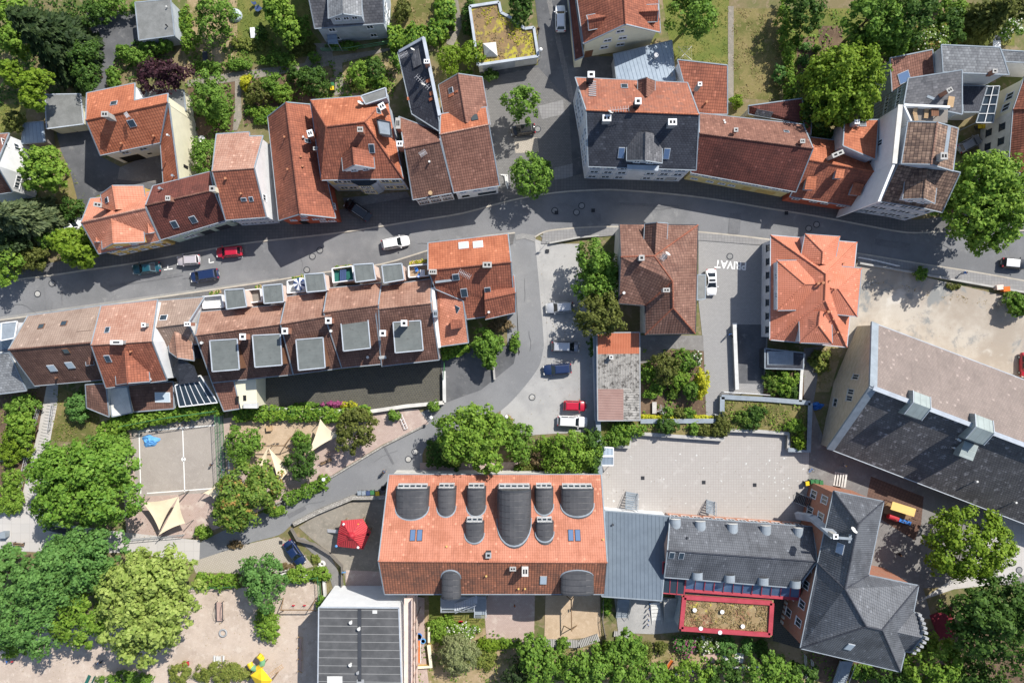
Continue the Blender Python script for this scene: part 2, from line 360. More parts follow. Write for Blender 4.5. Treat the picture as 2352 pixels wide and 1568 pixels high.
def chimney(b, x, y, zt, w=.7, d=.55, h=2.2, mat='brick', cap='concrete', rz=0.0, flues=2):
    c = W(x, y, zt); a = Vector((math.cos(rz), math.sin(rz), 0)); e = Vector((-a.y, a.x, 0)); u = Vector((0, 0, 1))
    m = MB(); m.obox(c - u * (h/2 + .12), a * w/2, e * d/2, u * h/2); o = m.out('chimney', Q[mat], b['root'])
    m = MB(); m.obox(c - u * .06, a * (w/2 + .07), e * (d/2 + .07), u * .06)
    for i in range(flues): m.obox(c + a * ((i + .5) / flues - .5) * w * .9 + u * .01, a * w * .28 / flues, e * d * .25, u * .012, 1)
    m.out('chimney_cap', [Q[cap], Q['black']], o)
    f = MB(); p, n = hit(b, x, y)
    return o
def dish(b, x, y, r=.4, hgt=1.0):
    p, n = hit(b, x, y); m = MB(); m.tube(p, p + Vector((0, 0, hgt)), .03, 6)
    o = m.out('satellite_dish', Q['grey'], b['root']); c = p + Vector((.1, .15, hgt)); ax = Vector((.45, .65, .55)).normalized()
    a = ax.orthogonal().normalized(); e = ax.cross(a); m = MB(); vs = [c - ax * .12]
    for k in (.5, 1.0):
        for i in range(12): vs.append(c + (a * math.cos(i*math.pi/6) + e * math.sin(i*math.pi/6)) * r * k + ax * (.16 * k * k - .12))
    m.add(vs, [(0, 1 + i, 1 + (i+1) % 12) for i in range(12)] + [(1 + i, 13 + i, 13 + (i+1) % 12, 1 + (i+1) % 12) for i in range(12)])
    m.out('reflector', Q['pale'], o); return o
def aerial(b, x, y, hgt=2.2, ln=1.6, az=.6):
    p, n = hit(b, x, y); t = p + Vector((0, 0, hgt)); m = MB(); m.tube(p, t, .035, 6); d = Vector((math.cos(az), math.sin(az), 0)); e = Vector((-d.y, d.x, 0))
    m.tube(t - d * ln/2, t + d * ln/2, .03, 5)
    for i in range(8):
        c = t + d * ln * (i/7 - .5); m.tube(c - e * .42, c + e * .42, .022, 5)
    return m.out('roof_aerial', Q['chrome'], b['root'])
WC = {}
def window_mesh(w, h, fr, su, shut):
    k = (round(w, 2), round(h, 2), fr, su, shut)
    if k in WC: return WC[k]
    m = MB(); t = .1
    for (x0, z0, x1, z1) in ((-w/2, -h/2, -w/2 + t, h/2), (w/2 - t, -h/2, w/2, h/2), (-w/2 + t, h/2 - t, w/2 - t, h/2), (-w/2 + t, -h/2, w/2 - t, -h/2 + t), (-.04, -h/2 + t, .04, h/2 - t)):
        m.box(x0, -.06, z0, x1, .02, z1, 0)
    if shut: m.box(-w/2 + t, -.035, .05, w/2 - t, -.01, h/2 - t, 0)
    if su:
        s = .16
        for (x0, z0, x1, z1) in ((-w/2 - s, -h/2 - s, -w/2, h/2 + s), (w/2, -h/2 - s, w/2 + s, h/2 + s), (-w/2, h/2, w/2, h/2 + s)): m.box(x0, -.035, z0, x1, .02, z1, 1)
        m.box(-w/2 - .2, -.16, -h/2 - .12, w/2 + .2, .02, -h/2, 1)
    else: m.box(-w/2 - .1, -.14, -h/2 - .06, w/2 + .1, .02, -h/2, 0)
    me = bpy.data.meshes.new('window'); me.from_pydata(m.v, [], m.f); me.materials.append(Q[fr]); me.materials.append(Q[su or fr]); me.polygons.foreach_set('material_index', m.m)
    g = MB(); g.box(-w/2 + t, -.03, -h/2 + t, w/2 - t, .0, h/2 - t); gm = bpy.data.meshes.new('pane'); gm.from_pydata(g.v, [], g.f); gm.materials.append(Q['glass'])
    WC[k] = (me, gm); return WC[k]
def put_window(parent, p, t, w, h, fr, su=None, shut=False, name='window'):
    me, gm = window_mesh(w, h, fr, su, shut)
    o = bpy.data.objects.new(name, me); COL.objects.link(o); o.parent = parent; o.location = Vector(p) - ORG[parent]; o.rotation_euler = (0, 0, math.atan2(t.y, t.x))
    if parent.type == 'EMPTY':
        g = bpy.data.objects.new('pane', gm); COL.objects.link(g); g.parent = o
    else: o.data = me
    return o
def wall_line(b, i, j):
    for l in b['lp']:
        for k in range(len(l)):
            if (l[k], l[(k+1) % len(l)]) == (j, i): i, j = j, i
    return b['IN'][i], b['IN'][j]
def wins(b, i, j, zs, us, w=1.05, h=1.35, fr='white', su=None, shut=False):
    a, c = wall_line(b, i, j); t = Vector((c.x - a.x, c.y - a.y, 0)); L = t.length; t.normalize()
    if isinstance(us, int): us = [(k + .5) / us for k in range(us)]
    for z in zs:
        for u in us: put_window(b['root'], Vector((a.x, a.y, z)) + t * (u * L), t, w, h, fr, su, shut)
def slab_on_wall(b, i, j, u0, u1, z0, z1, mat, name='door', d=.06):
    a, c = wall_line(b, i, j); t = Vector((c.x - a.x, c.y - a.y, 0)); L = t.length; t.normalize(); n = Vector((t.y, -t.x, 0))
    p = Vector((a.x, a.y, 0)) + t * (u0 * L); q = Vector((a.x, a.y, 0)) + t * (u1 * L)
    m = MB(); m.obox((p + q) / 2 + Vector((0, 0, (z0 + z1) / 2)) + n * (d / 2), (q - p) / 2, n * (d / 2 + .01), Vector((0, 0, (z1 - z0) / 2)))
    return m.out(name, Q[mat], b['root'])
def dormer(b, L, rF, Rr, rB, ze, zr, rm, wm, zb=None, win=1, back=1.0, hip=False, ww=.9, wh=.9, fr='white', trim='zinc'):
    L, Rr = W(L[0], L[1], ze), W(Rr[0], Rr[1], ze); rF, rB = W(rF[0], rF[1], zr), W(rB[0], rB[1], zr)
    mid = (L + Rr) / 2; d = rB - (rF if not hip else mid); d.z = 0; d = d * back
    L2, R2 = L + d, Rr + d; zb = ze - 2.5 if zb is None else zb
    P = [L, rF, Rr, R2, rB, L2]
    F = [(0, 1, 4, 5), (1, 2, 3, 4)] + ([(0, 2, 1)] if hip else [])
    F = orient(P, F); poly = ccw([(q.x, q.y) for q in (L, Rr, R2, L2)]); ins = inset(poly, .18)
    m = MB(); m.prism(ins, zb, ze - .1)
    dn = d.normalized()
    if not hip:
        e = (Rr - L).normalized(); g0 = L + e * .18 + dn * .18; g1 = Rr - e * .18 + dn * .18; g2 = rF + dn * .18; off = Vector((0, 0, -.11))
        m.add([g0 + off, g1 + off, g2 + off * 1.6, g0 + off + dn * .1, g1 + off + dn * .1, g2 + off * 1.6 + dn * .1], [(0, 1, 2), (5, 4, 3), (0, 3, 4, 1), (1, 4, 5, 2), (2, 5, 3, 0)])
    o = m.out('dormer', Q.get(wm) or T[wm], b['root'])
    vs, fs, lp, inner = shell(P, F, .12); mk('dormer_roof', vs, fs, T[rm], o)
    tb = MB()
    for p, q in ((L, rF), (rF, Rr), (L, L2), (Rr, R2)) if not hip else ((L, Rr), (L, L2), (Rr, R2)): tb.beam(p + Vector((0,0,-.03)), q + Vector((0,0,-.03)), .14, .12)
    if trim: tb.out('gutter', Q[trim], o)
    rc = MB(); rc.tube(rF, rB, .11, 6)
    if hip: rc.tube(rF, L, .1, 6); rc.tube(rF, Rr, .1, 6)
    rc.out('ridge_cap', T[rm], o)
    b['tris'] += [(P[f[0]], P[f[k]], P[f[k+1]]) for f in F for k in range(1, len(f) - 1)]
    if win:
        t = (Rr - L); t.z = 0; ln = t.length; t.normalize()
        if Vector((t.y, -t.x, 0)).dot(dn) > 0: t = -t
        f0 = (L + Rr) / 2 + dn * .18
        for k in range(win):
            c = f0 + t * ln * .75 * ((k + .5) / win - .5); c.z = ze - .1 - wh * .55 if ze - zb > 1.6 else ze - .5
            me, gm = window_mesh(ww, wh, fr, None, False)
            w_ = bpy.data.objects.new('window', me); COL.objects.link(w_); w_.parent = o; w_.location = c - ORG[o]; w_.rotation_euler = (0, 0, math.atan2(t.y, t.x))
            pn = MB()
            a2 = t * (ww/2 - .08); u2 = Vector((0, 0, wh/2 - .08)); pn.obox(c - Vector((t.y, -t.x, 0)) * -.02, a2, Vector((t.y, -t.x, 0)) * .015, u2); pn.out('pane', Q['glass'], o)
    return o
def flatbox(b, pts, zt, h, rm, wm, rim='lightmetal', name='dormer', slope=0.0):
    P = [W(p[0], p[1], zt) for p in pts]; P = P if area2(P) > 0 else P[::-1]
    m = MB(); ins = inset([(q.x, q.y) for q in P], .12); m.prism(ins, zt - h, zt - .1); o = m.out(name, Q.get(wm) or T[wm], b['root'])
    m = MB(); m.prism([(q.x, q.y) for q in P], zt - .1, zt); m.out('flat_roof', T.get(rm) or Q[rm], o)
    if rim:
        tb = MB()
        for k in range(4): tb.beam(P[k] + Vector((0, 0, .02)), P[(k+1) % 4] + Vector((0, 0, .02)), .16, .16)
        tb.out('roof_edge', Q[rim], o)
    return o
def barrel(b, x0, x1, yf, yb, ze, zc, zb, win=True, mat='black', n=12, pent=False):
    A, B = W(x0, yf, ze), W(x1, yf, ze); C = W(x0, yb, ze); s = B - A; d = (C - A); d.x = 0; d.z = 0; prof = []
    for k in range(n + 1):
        a = math.pi * k / n; u = .5 - .5 * math.cos(a); prof.append(A + s * u + Vector((0, 0, math.sin(a) ** .8 * (zc - ze))))
    vs = [A + Vector((0, 0, zb - ze))] + prof + [B + Vector((0, 0, zb - ze))]; k = len(vs)
    vs = vs + [v + d for v in vs]
    fs = [(i, i + k, i + 1 + k, i + 1) for i in range(k - 1)] + [tuple(range(k)), tuple(range(k, 2 * k))[::-1]]
    if d.y < 0: fs = [f[::-1] for f in fs]
    o = mk('dormer', vs, fs, [T[mat]], b['root'])
    e = MB(); dn = d.normalized()
    e.add([p - dn * .12 + Vector((0, 0, .02)) for p in prof] + [p + dn * .1 + Vector((0, 0, .05)) for p in prof], [(i, i + 1, n + 2 + i, n + 1 + i) for i in range(n)]); e.out('roof_edge', Q['darkmetal'], o)
    q = [b['P'][i] for i in ((0, 1, 2) if d.y < 0 else (2, 3, 4))]; pn = (q[1] - q[0]).cross(q[2] - q[0]); fl = MB(); last = None
    for p in prof:      # lead flashing where the vault dies into the tiles
        u = pn.dot(q[0] - p) / pn.dot(dn) if abs(pn.dot(dn)) > 1e-6 else 0
        h = p + dn * u + Vector((0, 0, .03))
        if last is not None and 0 < u < 20: fl.beam(last, h, .22, .06)
        last = h
    if fl.v: fl.out('flashing', Q['zinc'], o)
    if win:
        w = MB(); ln = s.length; t = s.normalized(); o1 = -dn * .55; hz = .35; a, c = A + t * .25 + dn * -.02, B - t * .25 - dn * .02
        up = Vector((0, 0, .25)); lo = o1 - Vector((0, 0, 1.1))
        w.add([a + up, c + up, c + lo, a + lo], [(0, 1, 2, 3)]); w.add([a + up, c + up, c + lo, a + lo], [(3, 2, 1, 0)])
        wo = w.out('window', Q['white'], o)
        g = MB(); nb = max(2, int(ln / .9)); nn = (lo - up).normalized(); f = (-dn * .9 + Vector((0, 0, .45))).normalized() * .02
        for q in range(nb):
            p0 = a + up + (c - a) * ((q + .12) / nb); p1 = a + up + (c - a) * ((q + .88) / nb); L_ = (lo - up)
            g.add([p0 + L_ * .3 + f, p1 + L_ * .3 + f, p1 + L_ * .62 + f, p0 + L_ * .62 + f], [(0, 1, 2, 3)])
        g.out('pane', Q['glass'], o)
    return o
def gable4(V): return V
GF = [(0, 1, 3, 2), (2, 3, 5, 4)]      # NW NE ridgeW ridgeE SW SE
def gable(name, label, NW, NE, RW, RE, SW, SE, rm, wm, **k):
    return house(name, label, [NW, NE, RW, RE, SW, SE], GF, rm, wm, **k)
# ---------------------------------------------------------------- the setting
def struct(o): o['kind'] = 'structure'; return o
def stuff(o): o['kind'] = 'stuff'; return o
LAYER = [0.004]
def sheet(name, pts, mat, z=None, add=0.0):
    if z is None: LAYER[0] += .001; z = LAYER[0]
    P = ccw([(v.x, v.y) for v in PL(pts)]); return struct(mk(name, [(p[0], p[1], z + add) for p in P], [tuple(range(len(P)))], mat, origin=(0, 0, 0)))
def raised(name, pts, mat, h=.12):
    m = MB(); LAYER[0] += .001; m.prism([(v.x, v.y) for v in PL(pts, h if h > .5 else 0)], -.02, h + LAYER[0]); return struct(m.out(name, mat, origin=(0, 0, 0)))
def smooth(pts, k=6):
    out = []; n = len(pts)
    for i in range(n - 1):
        p0, p1, p2, p3 = [Vector(pts[max(0, min(n-1, j))][:2]) for j in (i-1, i, i+1, i+2)]
        for s in range(k):
            t = s / k; out.append(tuple(.5 * ((2*p1) + (p2-p0)*t + (2*p0-5*p1+4*p2-p3)*t*t + (3*p1-p0-3*p2+p3)*t**3)))
    out.append(tuple(pts[-1][:2])); return out
def kerb(pts, mat=None, w=.24, h=.14, name='kerb', z0=0):
    L = [(v.x, v.y) for v in PL(pts)]; a = offset_line(L, w/2); c = offset_line(L, -w/2); n = len(L); h = h + LAYER[0]
    vs = [(p.x, p.y, h) for p in a] + [(p.x, p.y, h) for p in c] + [(p.x, p.y, z0) for p in a] + [(p.x, p.y, z0) for p in c]
    fs = []
    for i in range(n-1): fs += [(n+i, n+i+1, i+1, i), (i, i+1, 2*n+i+1, 2*n+i), (3*n+i, 3*n+i+1, n+i+1, n+i)]
    fs += [(0, 2*n, 3*n, n), (n-1, 2*n-1, 4*n-1, 3*n-1)]
    return struct(mk(name, vs, fs, mat or Q['kerb'], origin=(0, 0, 0)))
S = {}
S['ground'] = m_mix3('garden_ground', (.20, .165, .085), (.12, .14, .045), (.26, .20, .13), .12, .8, (.42, .58), (.5, .64))
S['asphalt'] = m_mix3('street_asphalt', (.205, .207, .215), (.165, .168, .175), (.245, .245, .248), .12, .5, (.4, .62), (.56, .74), .25, 20, c4=(.285, .283, .28), r4=(.56, .7), s4=.05)
S['asphaltd'] = m_mix3('drive_asphalt', (.135, .138, .146), (.095, .098, .105), (.19, .19, .19), .15, .7, (.4, .62), (.55, .72), .25, 20)
S['lane'] = m_mix3('lane_asphalt', (.235, .238, .245), (.20, .203, .21), (.275, .275, .275), .1, .5, (.4, .62), (.56, .74), .25, 20)
S['walk'] = m_pave('pavement_slabs', (.145, .14, .138), (.12, .118, .118), (.085, .083, .083), .5, .5, .02)
S['walkl'] = m_pave('light_pavement_slabs', (.27, .265, .26), (.235, .23, .23), (.17, .165, .16), .5, .5, .02)
S['gravel'] = m_mix3('pale_gravel', (.42, .412, .40), (.34, .336, .33), (.27, .268, .262), .12, .9, (.4, .6), (.58, .75), .8, 16)
S['lot'] = m_mix3('dusty_limestone_gravel', (.49, .445, .385), (.37, .32, .265), (.25, .255, .25), .07, .18, (.42, .6), (.53, .66), .8, 16, c4=(.56, .525, .47), r4=(.58, .7), s4=.2)
S['yard'] = m_pave('school_yard_tiles', (.40, .375, .352), (.38, .357, .335), (.325, .298, .278), .42, .42, .03, sc=.12, stain=(.48, .455, .435), str_=(.55, .75))
S['fore'] = m_pave('forecourt_pavers', (.32, .315, .31), (.285, .28, .277), (.21, .205, .2), .35, .2, .02, off=.5, sc=.2)
S['dark'] = m_pave('dark_mossy_pavers', (.085, .082, .078), (.062, .06, .058), (.15, .14, .09), .45, .32, .03, off=.5, sc=.3, stain=(.11, .10, .075), str_=(.58, .75), rot=.12)
S['cobble'] = m_pave('grass_pavers', (.44, .39, .34), (.39, .345, .30), (.33, .30, .24), .32, .32, .05, rot=.5)
S['court'] = m_pave('lane_cobbles', (.19, .185, .18), (.16, .157, .153), (.105, .102, .1), .4, .25, .02, off=.5, sc=.2)
S['cstrip'] = m_pave('granite_sett_strip', (.27, .26, .25), (.2, .195, .19), (.1, .1, .1), .22, .22, .03)
S['pinkp'] = m_pave('pinkish_pavers', (.47, .36, .315), (.42, .32, .28), (.32, .25, .22), .3, .2, .02, off=.5, sc=.3, stain=(.52, .44, .38))
S['sand'] = m_mix3('play_sand', (.50, .38, .265), (.44, .33, .225), (.55, .43, .31), .3, 1.5, bump=.6)
S['sandl'] = m_mix3('pale_sand', (.54, .445, .37), (.46, .375, .31), (.58, .495, .42), .15, .9, bump=.8, c4=(.42, .34, .28), r4=(.58, .72), s4=.5)
S['plaza'] = m_pave('plaza_concrete', (.50, .475, .45), (.46, .44, .42), (.36, .34, .32), 1.5, 1.5, .02, sc=.2)
S['tennis'] = m_mix3('sports_court_asphalt', (.365, .328, .295), (.335, .30, .27), (.40, .36, .325), .2, 1.2, bump=.2)
S['lawn'] = m_mix3('lawn_grass', (.13, .16, .035), (.20, .19, .055), (.085, .115, .025), .18, 1.4, (.42, .6), (.5, .66), .8)
S['dry'] = m_mix3('dry_lawn', (.22, .185, .075), (.125, .13, .038), (.27, .21, .105), .16, 1.2, (.42, .58), (.52, .66), .8)
S['soil'] = m_mix3('garden_soil', (.17, .115, .075), (.12, .08, .055), (.22, .155, .10), .3, 1.8, bump=.9)
S['path'] = m_mix3('gravel_path', (.27, .245, .205), (.22, .2, .165), (.33, .29, .24), .3, 1.5)
S['earth'] = m_mix3('dry_bank', (.36, .27, .16), (.22, .19, .08), (.42, .32, .21), .25, 1.2)
S['gdark'] = m_mix3('grey_courtyard', (.225, .215, .205), (.185, .175, .17), (.26, .25, .24), .15, .8, bump=.3)
S['rubber'] = m_pave('brown_rubber_tiles', (.16, .095, .07), (.13, .078, .06), (.08, .05, .04), .5, .5, .03, rot=.4)
S['redmat'] = m_plain('dark_red_court', (.17, .018, .03), (.13, .014, .024), .5)
struct(mk('ground', [(-260,-220,0),(260,-220,0),(260,220,0),(-260,220,0)], [(0,1,2,3)], S['ground'], origin=(0,0,0)))
# --- greens and soils
for pts, mt in (
 ([(520,0),(720,0),(715,70),(755,120),(600,150),(545,130)], 'lawn'), ([(895,0),(1030,0),(1025,60),(905,75)], 'dry'), ([(1520,-10),(1675,-10),(1672,150),(1545,140)], 'lawn'),
 ([(1680,20),(1800,20),(1790,232),(1685,225)], 'dry'), ([(0,240),(60,240),(60,300),(0,305)], 'lawn'), ([(430,0),(545,0),(545,140),(425,190),(418,100)], 'earth'),
 ([(1800,20),(2000,20),(2000,240),(1800,250)], 'lawn'), ([(1830,85),(1872,85),(1872,190),(1830,190)], 'soil'), ([(1880,60),(1935,60),(1935,150),(1880,150)], 'soil'), ([(2170,20),(2330,20),(2330,105),(2160,105)], 'lawn'),
 ([(430,190),(540,185),(540,300),(470,330),(440,300)], 'soil'), ([(560,180),(720,150),(720,230),(560,290)], 'soil'), ([(790,150),(920,130),(900,230),(760,215)], 'earth'), ([(160,380),(200,445),(195,500),(150,540),(120,470)], 'dry'),
 ([(0,900),(120,880),(90,1000),(50,1160),(0,1180)], 'soil'), ([(125,885),(255,935),(290,965),(230,1020),(110,1010)], 'dry'), ([(1470,800),(1618,805),(1625,960),(1470,965)], 'soil'), ([(1375,970),(1665,962),(1860,920),(1860,1030),(1815,1030),(1812,988),(1665,990),(1660,1008),(1450,996),(1444,1026),(1376,1024)], 'dry'),
 ([(935,1400),(1115,1395),(1250,1490),(1840,1470),(1900,1568),(930,1568)], 'earth'), ([(985,1366),(1120,1366),(1115,1440),(985,1480)], 'lawn'), ([(2020,1480),(2352,1380),(2352,1600),(1900,1600),(1850,1500)], 'soil'),
 ([(1750,840),(1850,830),(1846,920),(1750,925)], 'soil'), ([(1860,800),(1940,790),(1905,900),(1862,900)], 'earth'), ([(2000,640),(2200,668),(2352,705),(2352,720),(2190,690),(2000,655)], 'earth'), ([(200,885),(250,955),(300,960),(240,990)], 'earth')):
    sheet({'lawn':'lawn','dry':'dry_grass_ground','soil':'garden_soil','earth':'earth_ground'}[mt], pts, S[mt])
# --- street
sheet('gravel_verge', [(1215,545),(1262,560),(1300,700),(1368,780),(1368,992),(1150,1000),(1150,900),(1225,840)], S['gravel'])
sheet('verge', [(1165,545),(1200,545),(1206,830),(1130,910),(1000,975),(940,1000),(960,950),(1090,890),(1165,830)], S['lane'])
NK = smooth([(-60,657),(0,647),(122,632),(200,620),(325,602),(487,572),(588,556),(763,537),(870,521),(963,506),(1063,490),(1176,460),(1276,443),(1363,437),(1426,437),(1551,447),(1651,460),(1764,479),(1864,495),(1971,515),(2051,530),(2101,535),(2189,532),(2352,530),(2420,528)], 3)
SK1 = smooth([(-60,742),(0,735),(200,708),(350,685),(588,651),(750,625),(876,607),(978,577),(1080,548),(1183,535)], 3)
SK2 = smooth([(1228,545),(1248,534),(1276,528),(1351,522),(1418,521),(1510,524),(1606,533),(1764,550),(1969,582),(2114,606),(2226,623),(2352,645),(2420,656)], 3)
sheet('road', NK + SK2[::-1] + SK1[::-1], S['asphalt'])
LEFT = smooth([(1183,535),(1181,567),(1191,784),(1193,810),(1176,840),(1128,885),(1063,927),(976,975),(876,1025),(763,1095),(613,1172),(540,1205),(458,1245)], 4)
RIGHT = smooth([(1228,545),(1230,565),(1248,770),(1246,810),(1233,850),(1176,920),(1128,957),(1040,1000),(975,1030),(965,1090),(893,1100),(880,1135),(813,1140),(738,1170),(673,1203),(640,1228),(560,1250),(458,1292)], 4)
sheet('side_road', LEFT + RIGHT[::-1], S['lane'])
raised('pavement', NK + [(2420,470),(2100,505),(1960,470),(1820,440),(1570,400),(1340,398),(1300,410),(1150,430),(950,452),(790,480),(650,500),(370,545),(220,570),(140,600),(60,612),(-60,628)], S['walk'])
kerb(NK); kerb(SK1); kerb(SK2)
raised('pavement', SK1 + [(1178,560),(980,640),(760,690),(480,740),(64,772),(-60,760)], S['walk'])
raised('pavement', SK2[3:] + [(2420,680),(2352,672),(2226,650),(2114,630),(1972,605),(1969,597),(1770,565),(1605,552),(1420,540),(1330,548),(1262,560),(1243,560)], S['walkl'])
kerb([(2420,681),(2352,672),(2226,650),(2114,630),(1972,605)], Q['concrete'], .3, .5, 'low_wall_kerb')
# --- lane and parking court in the north
sheet('lane', [(1226,-30),(1310,-30),(1330,130),(1410,130),(1417,190),(1345,180),(1347,425),(1150,440),(1118,250),(1108,180),(1100,160),(1236,150),(1236,64)], S['asphaltd'])
sheet('parking_court', [(1112,180),(1236,155),(1305,230),(1318,430),(1150,440),(1120,260)], S['court'])
sheet('pale_paving', [(1236,244),(1293,230),(1297,262),(1245,274)], S['walkl']); sheet('grass_paver_bay', [(1180,318),(1234,316),(1238,350),(1184,352)], S['cobble']); sheet('pale_paving', [(1272,386),(1315,376),(1316,420),(1275,440)], S['walkl'])
sheet('sett_strip', [(1251,-20),(1262,-20),(1322,238),(1310,242)], S['cstrip'])
for k in range(3): kerb([(1150+k*5,402-k*0),(1165-k*2,402+k*5),(1168-k*2,438-k*4)], Q['pale'], .2, .1+.1*k, 'garden_step')
# --- drives
sheet('drive', [(199,30),(316,25),(322,102),(300,108),(266,138),(247,190),(240,215),(210,212),(221,150),(220,105),(207,58)], S['asphaltd'])
sheet('drive', [(130,305),(205,298),(232,360),(290,390),(365,412),(360,432),(225,448),(205,462),(196,520),(186,500),(176,450),(162,395),(140,345)], S['asphaltd'])
sheet('courtyard', [(275,385),(368,345),(372,422),(270,412)], S['gdark']); sheet('forecourt', [(788,455),(935,440),(955,478),(880,500),(800,505)], S['gdark'])
for pts in ([(430,185),(480,175),(590,160),(700,145),(720,100),(760,100),(765,130),(900,110),(920,95),(920,110),(765,150),(600,178),(490,195),(430,200)], [(540,185),(552,185),(556,270),(545,300),(535,300),(540,230)], [(765,130),(785,130),(790,215),(768,220)], [(1020,0),(1052,0),(1062,60),(1040,110),(1025,100),(1035,70)], [(1672,15),(1685,15),(1685,240),(1672,240)], [(440,255),(460,330),(445,360),(432,300)]): sheet('garden_path', pts, S['path'])
# --- middle yards
sheet('rear_yard', [(590,872),(880,838),(1012,826),(1021,918),(880,940),(592,938)], S['dark'])
sheet('asphalt_yard', [(1012,826),(1075,800),(1150,790),(1188,800),(1180,835),(1105,895),(1022,925)], S['asphaltd'])
sheet('gravel_car_park', smooth([(1241,566),(1244,600),(1258,780),(1256,815),(1243,855),(1186,925),(1162,945),(1205,995),(1230,998)],4) + [(1365,990),(1368,780),(1330,560),(1262,560)], S['gravel'])
sheet('forecourt', [(1604,548),(1768,562),(1762,800),(1752,905),(1690,905),(1660,912),(1650,960),(1622,960),(1616,800),(1604,690)], S['fore'])
sheet('ramp', [(1690,745),(1762,745),(1752,882),(1694,880)], S['asphaltd']); sheet('back_courtyard', [(1470,770),(1615,770),(1616,806),(1540,800),(1500,830),(1470,835)], S['gdark'])
sheet('gravel_lot', [(1968,600),(2114,634),(2352,690),(2420,700),(2420,900),(2352,870),(2006,742),(1944,800),(1950,700)], S['lot'])
sheet('school_yard', [(1374,1020),(1447,1024),(1451,994),(1664,1007),(1667,988),(1811,992),(1812,1032),(1860,1036),(1856,1120),(1850,1220),(1376,1190)], S['yard'])
raised('terrace_bed', [(1376,968),(1472,968),(1658,968),(1660,913),(1764,919),(1859,927),(1855,1033),(1814,1030),(1811,993),(1664,987),(1660,1008),(1452,993),(1446,1025),(1377,1022)], S['dry'], .82)
sheet('asphalt_court', [(1858,1036),(1910,1030),(2290,1176),(2400,1210),(2400,1340),(2200,1345),(2120,1350),(2140,1420),(2070,1420),(1850,1250),(1856,1120)], S['gdark'])
sheet('rubber_play_floor', [(2000,1093),(2121,1140),(2115,1205),(2100,1240),(1985,1168)], S['rubber']); sheet('red_court', [(2134,1412),(2186,1392),(2190,1462),(2156,1466)], S['redmat']); sheet('concrete_path', [(2280,1190),(2352,1170),(2400,1300),(2300,1340),(2190,1352),(2110,1380),(2200,1320)], S['plaza'])
sheet('alley', [(1846,800),(1890,795),(1866,935),(1900,1030),(1860,1036),(1862,920),(1846,915)], S['gdark'])
# --- playgrounds
sheet('paved_play_area', [(290,968),(510,942),(515,960),(620,945),(960,938),(985,972),(880,1020),(764,1090),(612,1166),(520,1205),(440,1235),(292,1240),(282,1100)], S['pinkp'])
sheet('sports_court', [(300,972),(512,945),(520,1090),(500,1130),(315,1140)], S['tennis']); sheet('sand_play_area', smooth([(530,958),(600,955),(700,957),(760,965),(735,1010),(720,1040),(640,1070),(560,1075),(528,1020),(530,958)],3)[:-1], S['sand'])
sheet('stair_path', [(108,884),(134,884),(132,930),(118,1000),(110,1050),(80,1160),(40,1190),(60,1100),(88,990)], S['plaza'])
sheet('plaza', [(-20,1170),(70,1140),(120,1200),(290,1222),(460,1240),(458,1292),(300,1268),(150,1270),(-20,1262)], S['plaza'])
sheet('pale_playground', [(-40,1450),(120,1430),(300,1420),(440,1350),(545,1350),(640,1340),(705,1330),(735,1345),(735,1600),(-40,1600)], S['sandl'])
sheet('pavilion_yard', [(686,1210),(740,1172),(815,1150),(885,1145),(880,1345),(795,1345),(790,1310),(760,1270),(720,1240)], S['path']); sheet('entrance_paving', [(795,1308),(880,1312),(882,1350),(795,1350)], S['pinkp'])
sheet('grass_paver_bay', [(440,1290),(560,1250),(640,1232),(690,1262),(720,1300),(640,1320),(500,1315),(450,1315)], S['cobble']); sheet('garden_path', [(672,1230),(700,1235),(760,1275),(790,1340),(765,1350),(750,1300),(710,1262)], S['gdark'])
sheet('paved_play_area', [(1120,1366),(1228,1366),(1228,1400),(1226,1478),(1118,1470),(1112,1400)], S['pinkp']); sheet('sand_play_area', [(1253,1366),(1378,1366),(1380,1460),(1250,1472)], S['sand']); sheet('gravel_yard', [(1410,1366),(1550,1372),(1560,1450),(1500,1455),(1420,1452)], S['gravel']); sheet('shaded_court', [(1778,1370),(1850,1345),(1840,1490),(1775,1470)], S['dark'])
sheet('terrace_paving', [(938,1366),(975,1372),(975,1480),(985,1568),(930,1568)], S['pinkp']); sheet('forecourt_paving', [(965,1062),(1200,1060),(1200,1090),(965,1090)], S['pinkp'])
# --- painted marks
def mark(p, q, w=.14, mat='paint'):
    z = LAYER[0] + .002; m = MB(); a, c = W(*p), W(*q); d = (c - a).normalized(); n = Vector((-d.y, d.x, 0)) * w / 2; u = Vector((0, 0, z))
    m.add([a + n + u, a - n + u, c - n + u, c + n + u], [(0, 1, 2, 3)]); return struct(m.out('road_marking', Q[mat]))
for p, q in (((320,990),(495,976)),((320,990),(324,1133)),((338,1132),(500,1120)),((420,982),(425,1132)),((524,997),(527,1100)),((377,620),(397,617)),((386,609),(386,619)),((453,608),(460,606)),((459,597),(460,607)),((481,594),(481,604)),((481,604),(492,602)),((548,593),(557,591)),((556,584),(557,592))): mark(p, q, .16)
m = MB(); z = LAYER[0] + .002; c = W(422, 1054); n = 20
m.add([c + Vector((math.cos(2*math.pi*i/n)*r, math.sin(2*math.pi*i/n)*r, z)) for r in (.16, .36) for i in range(n)], [(i, n + i, n + (i+1) % n, (i+1) % n) for i in range(n)]); struct(m.out('road_marking', Q['paint']))
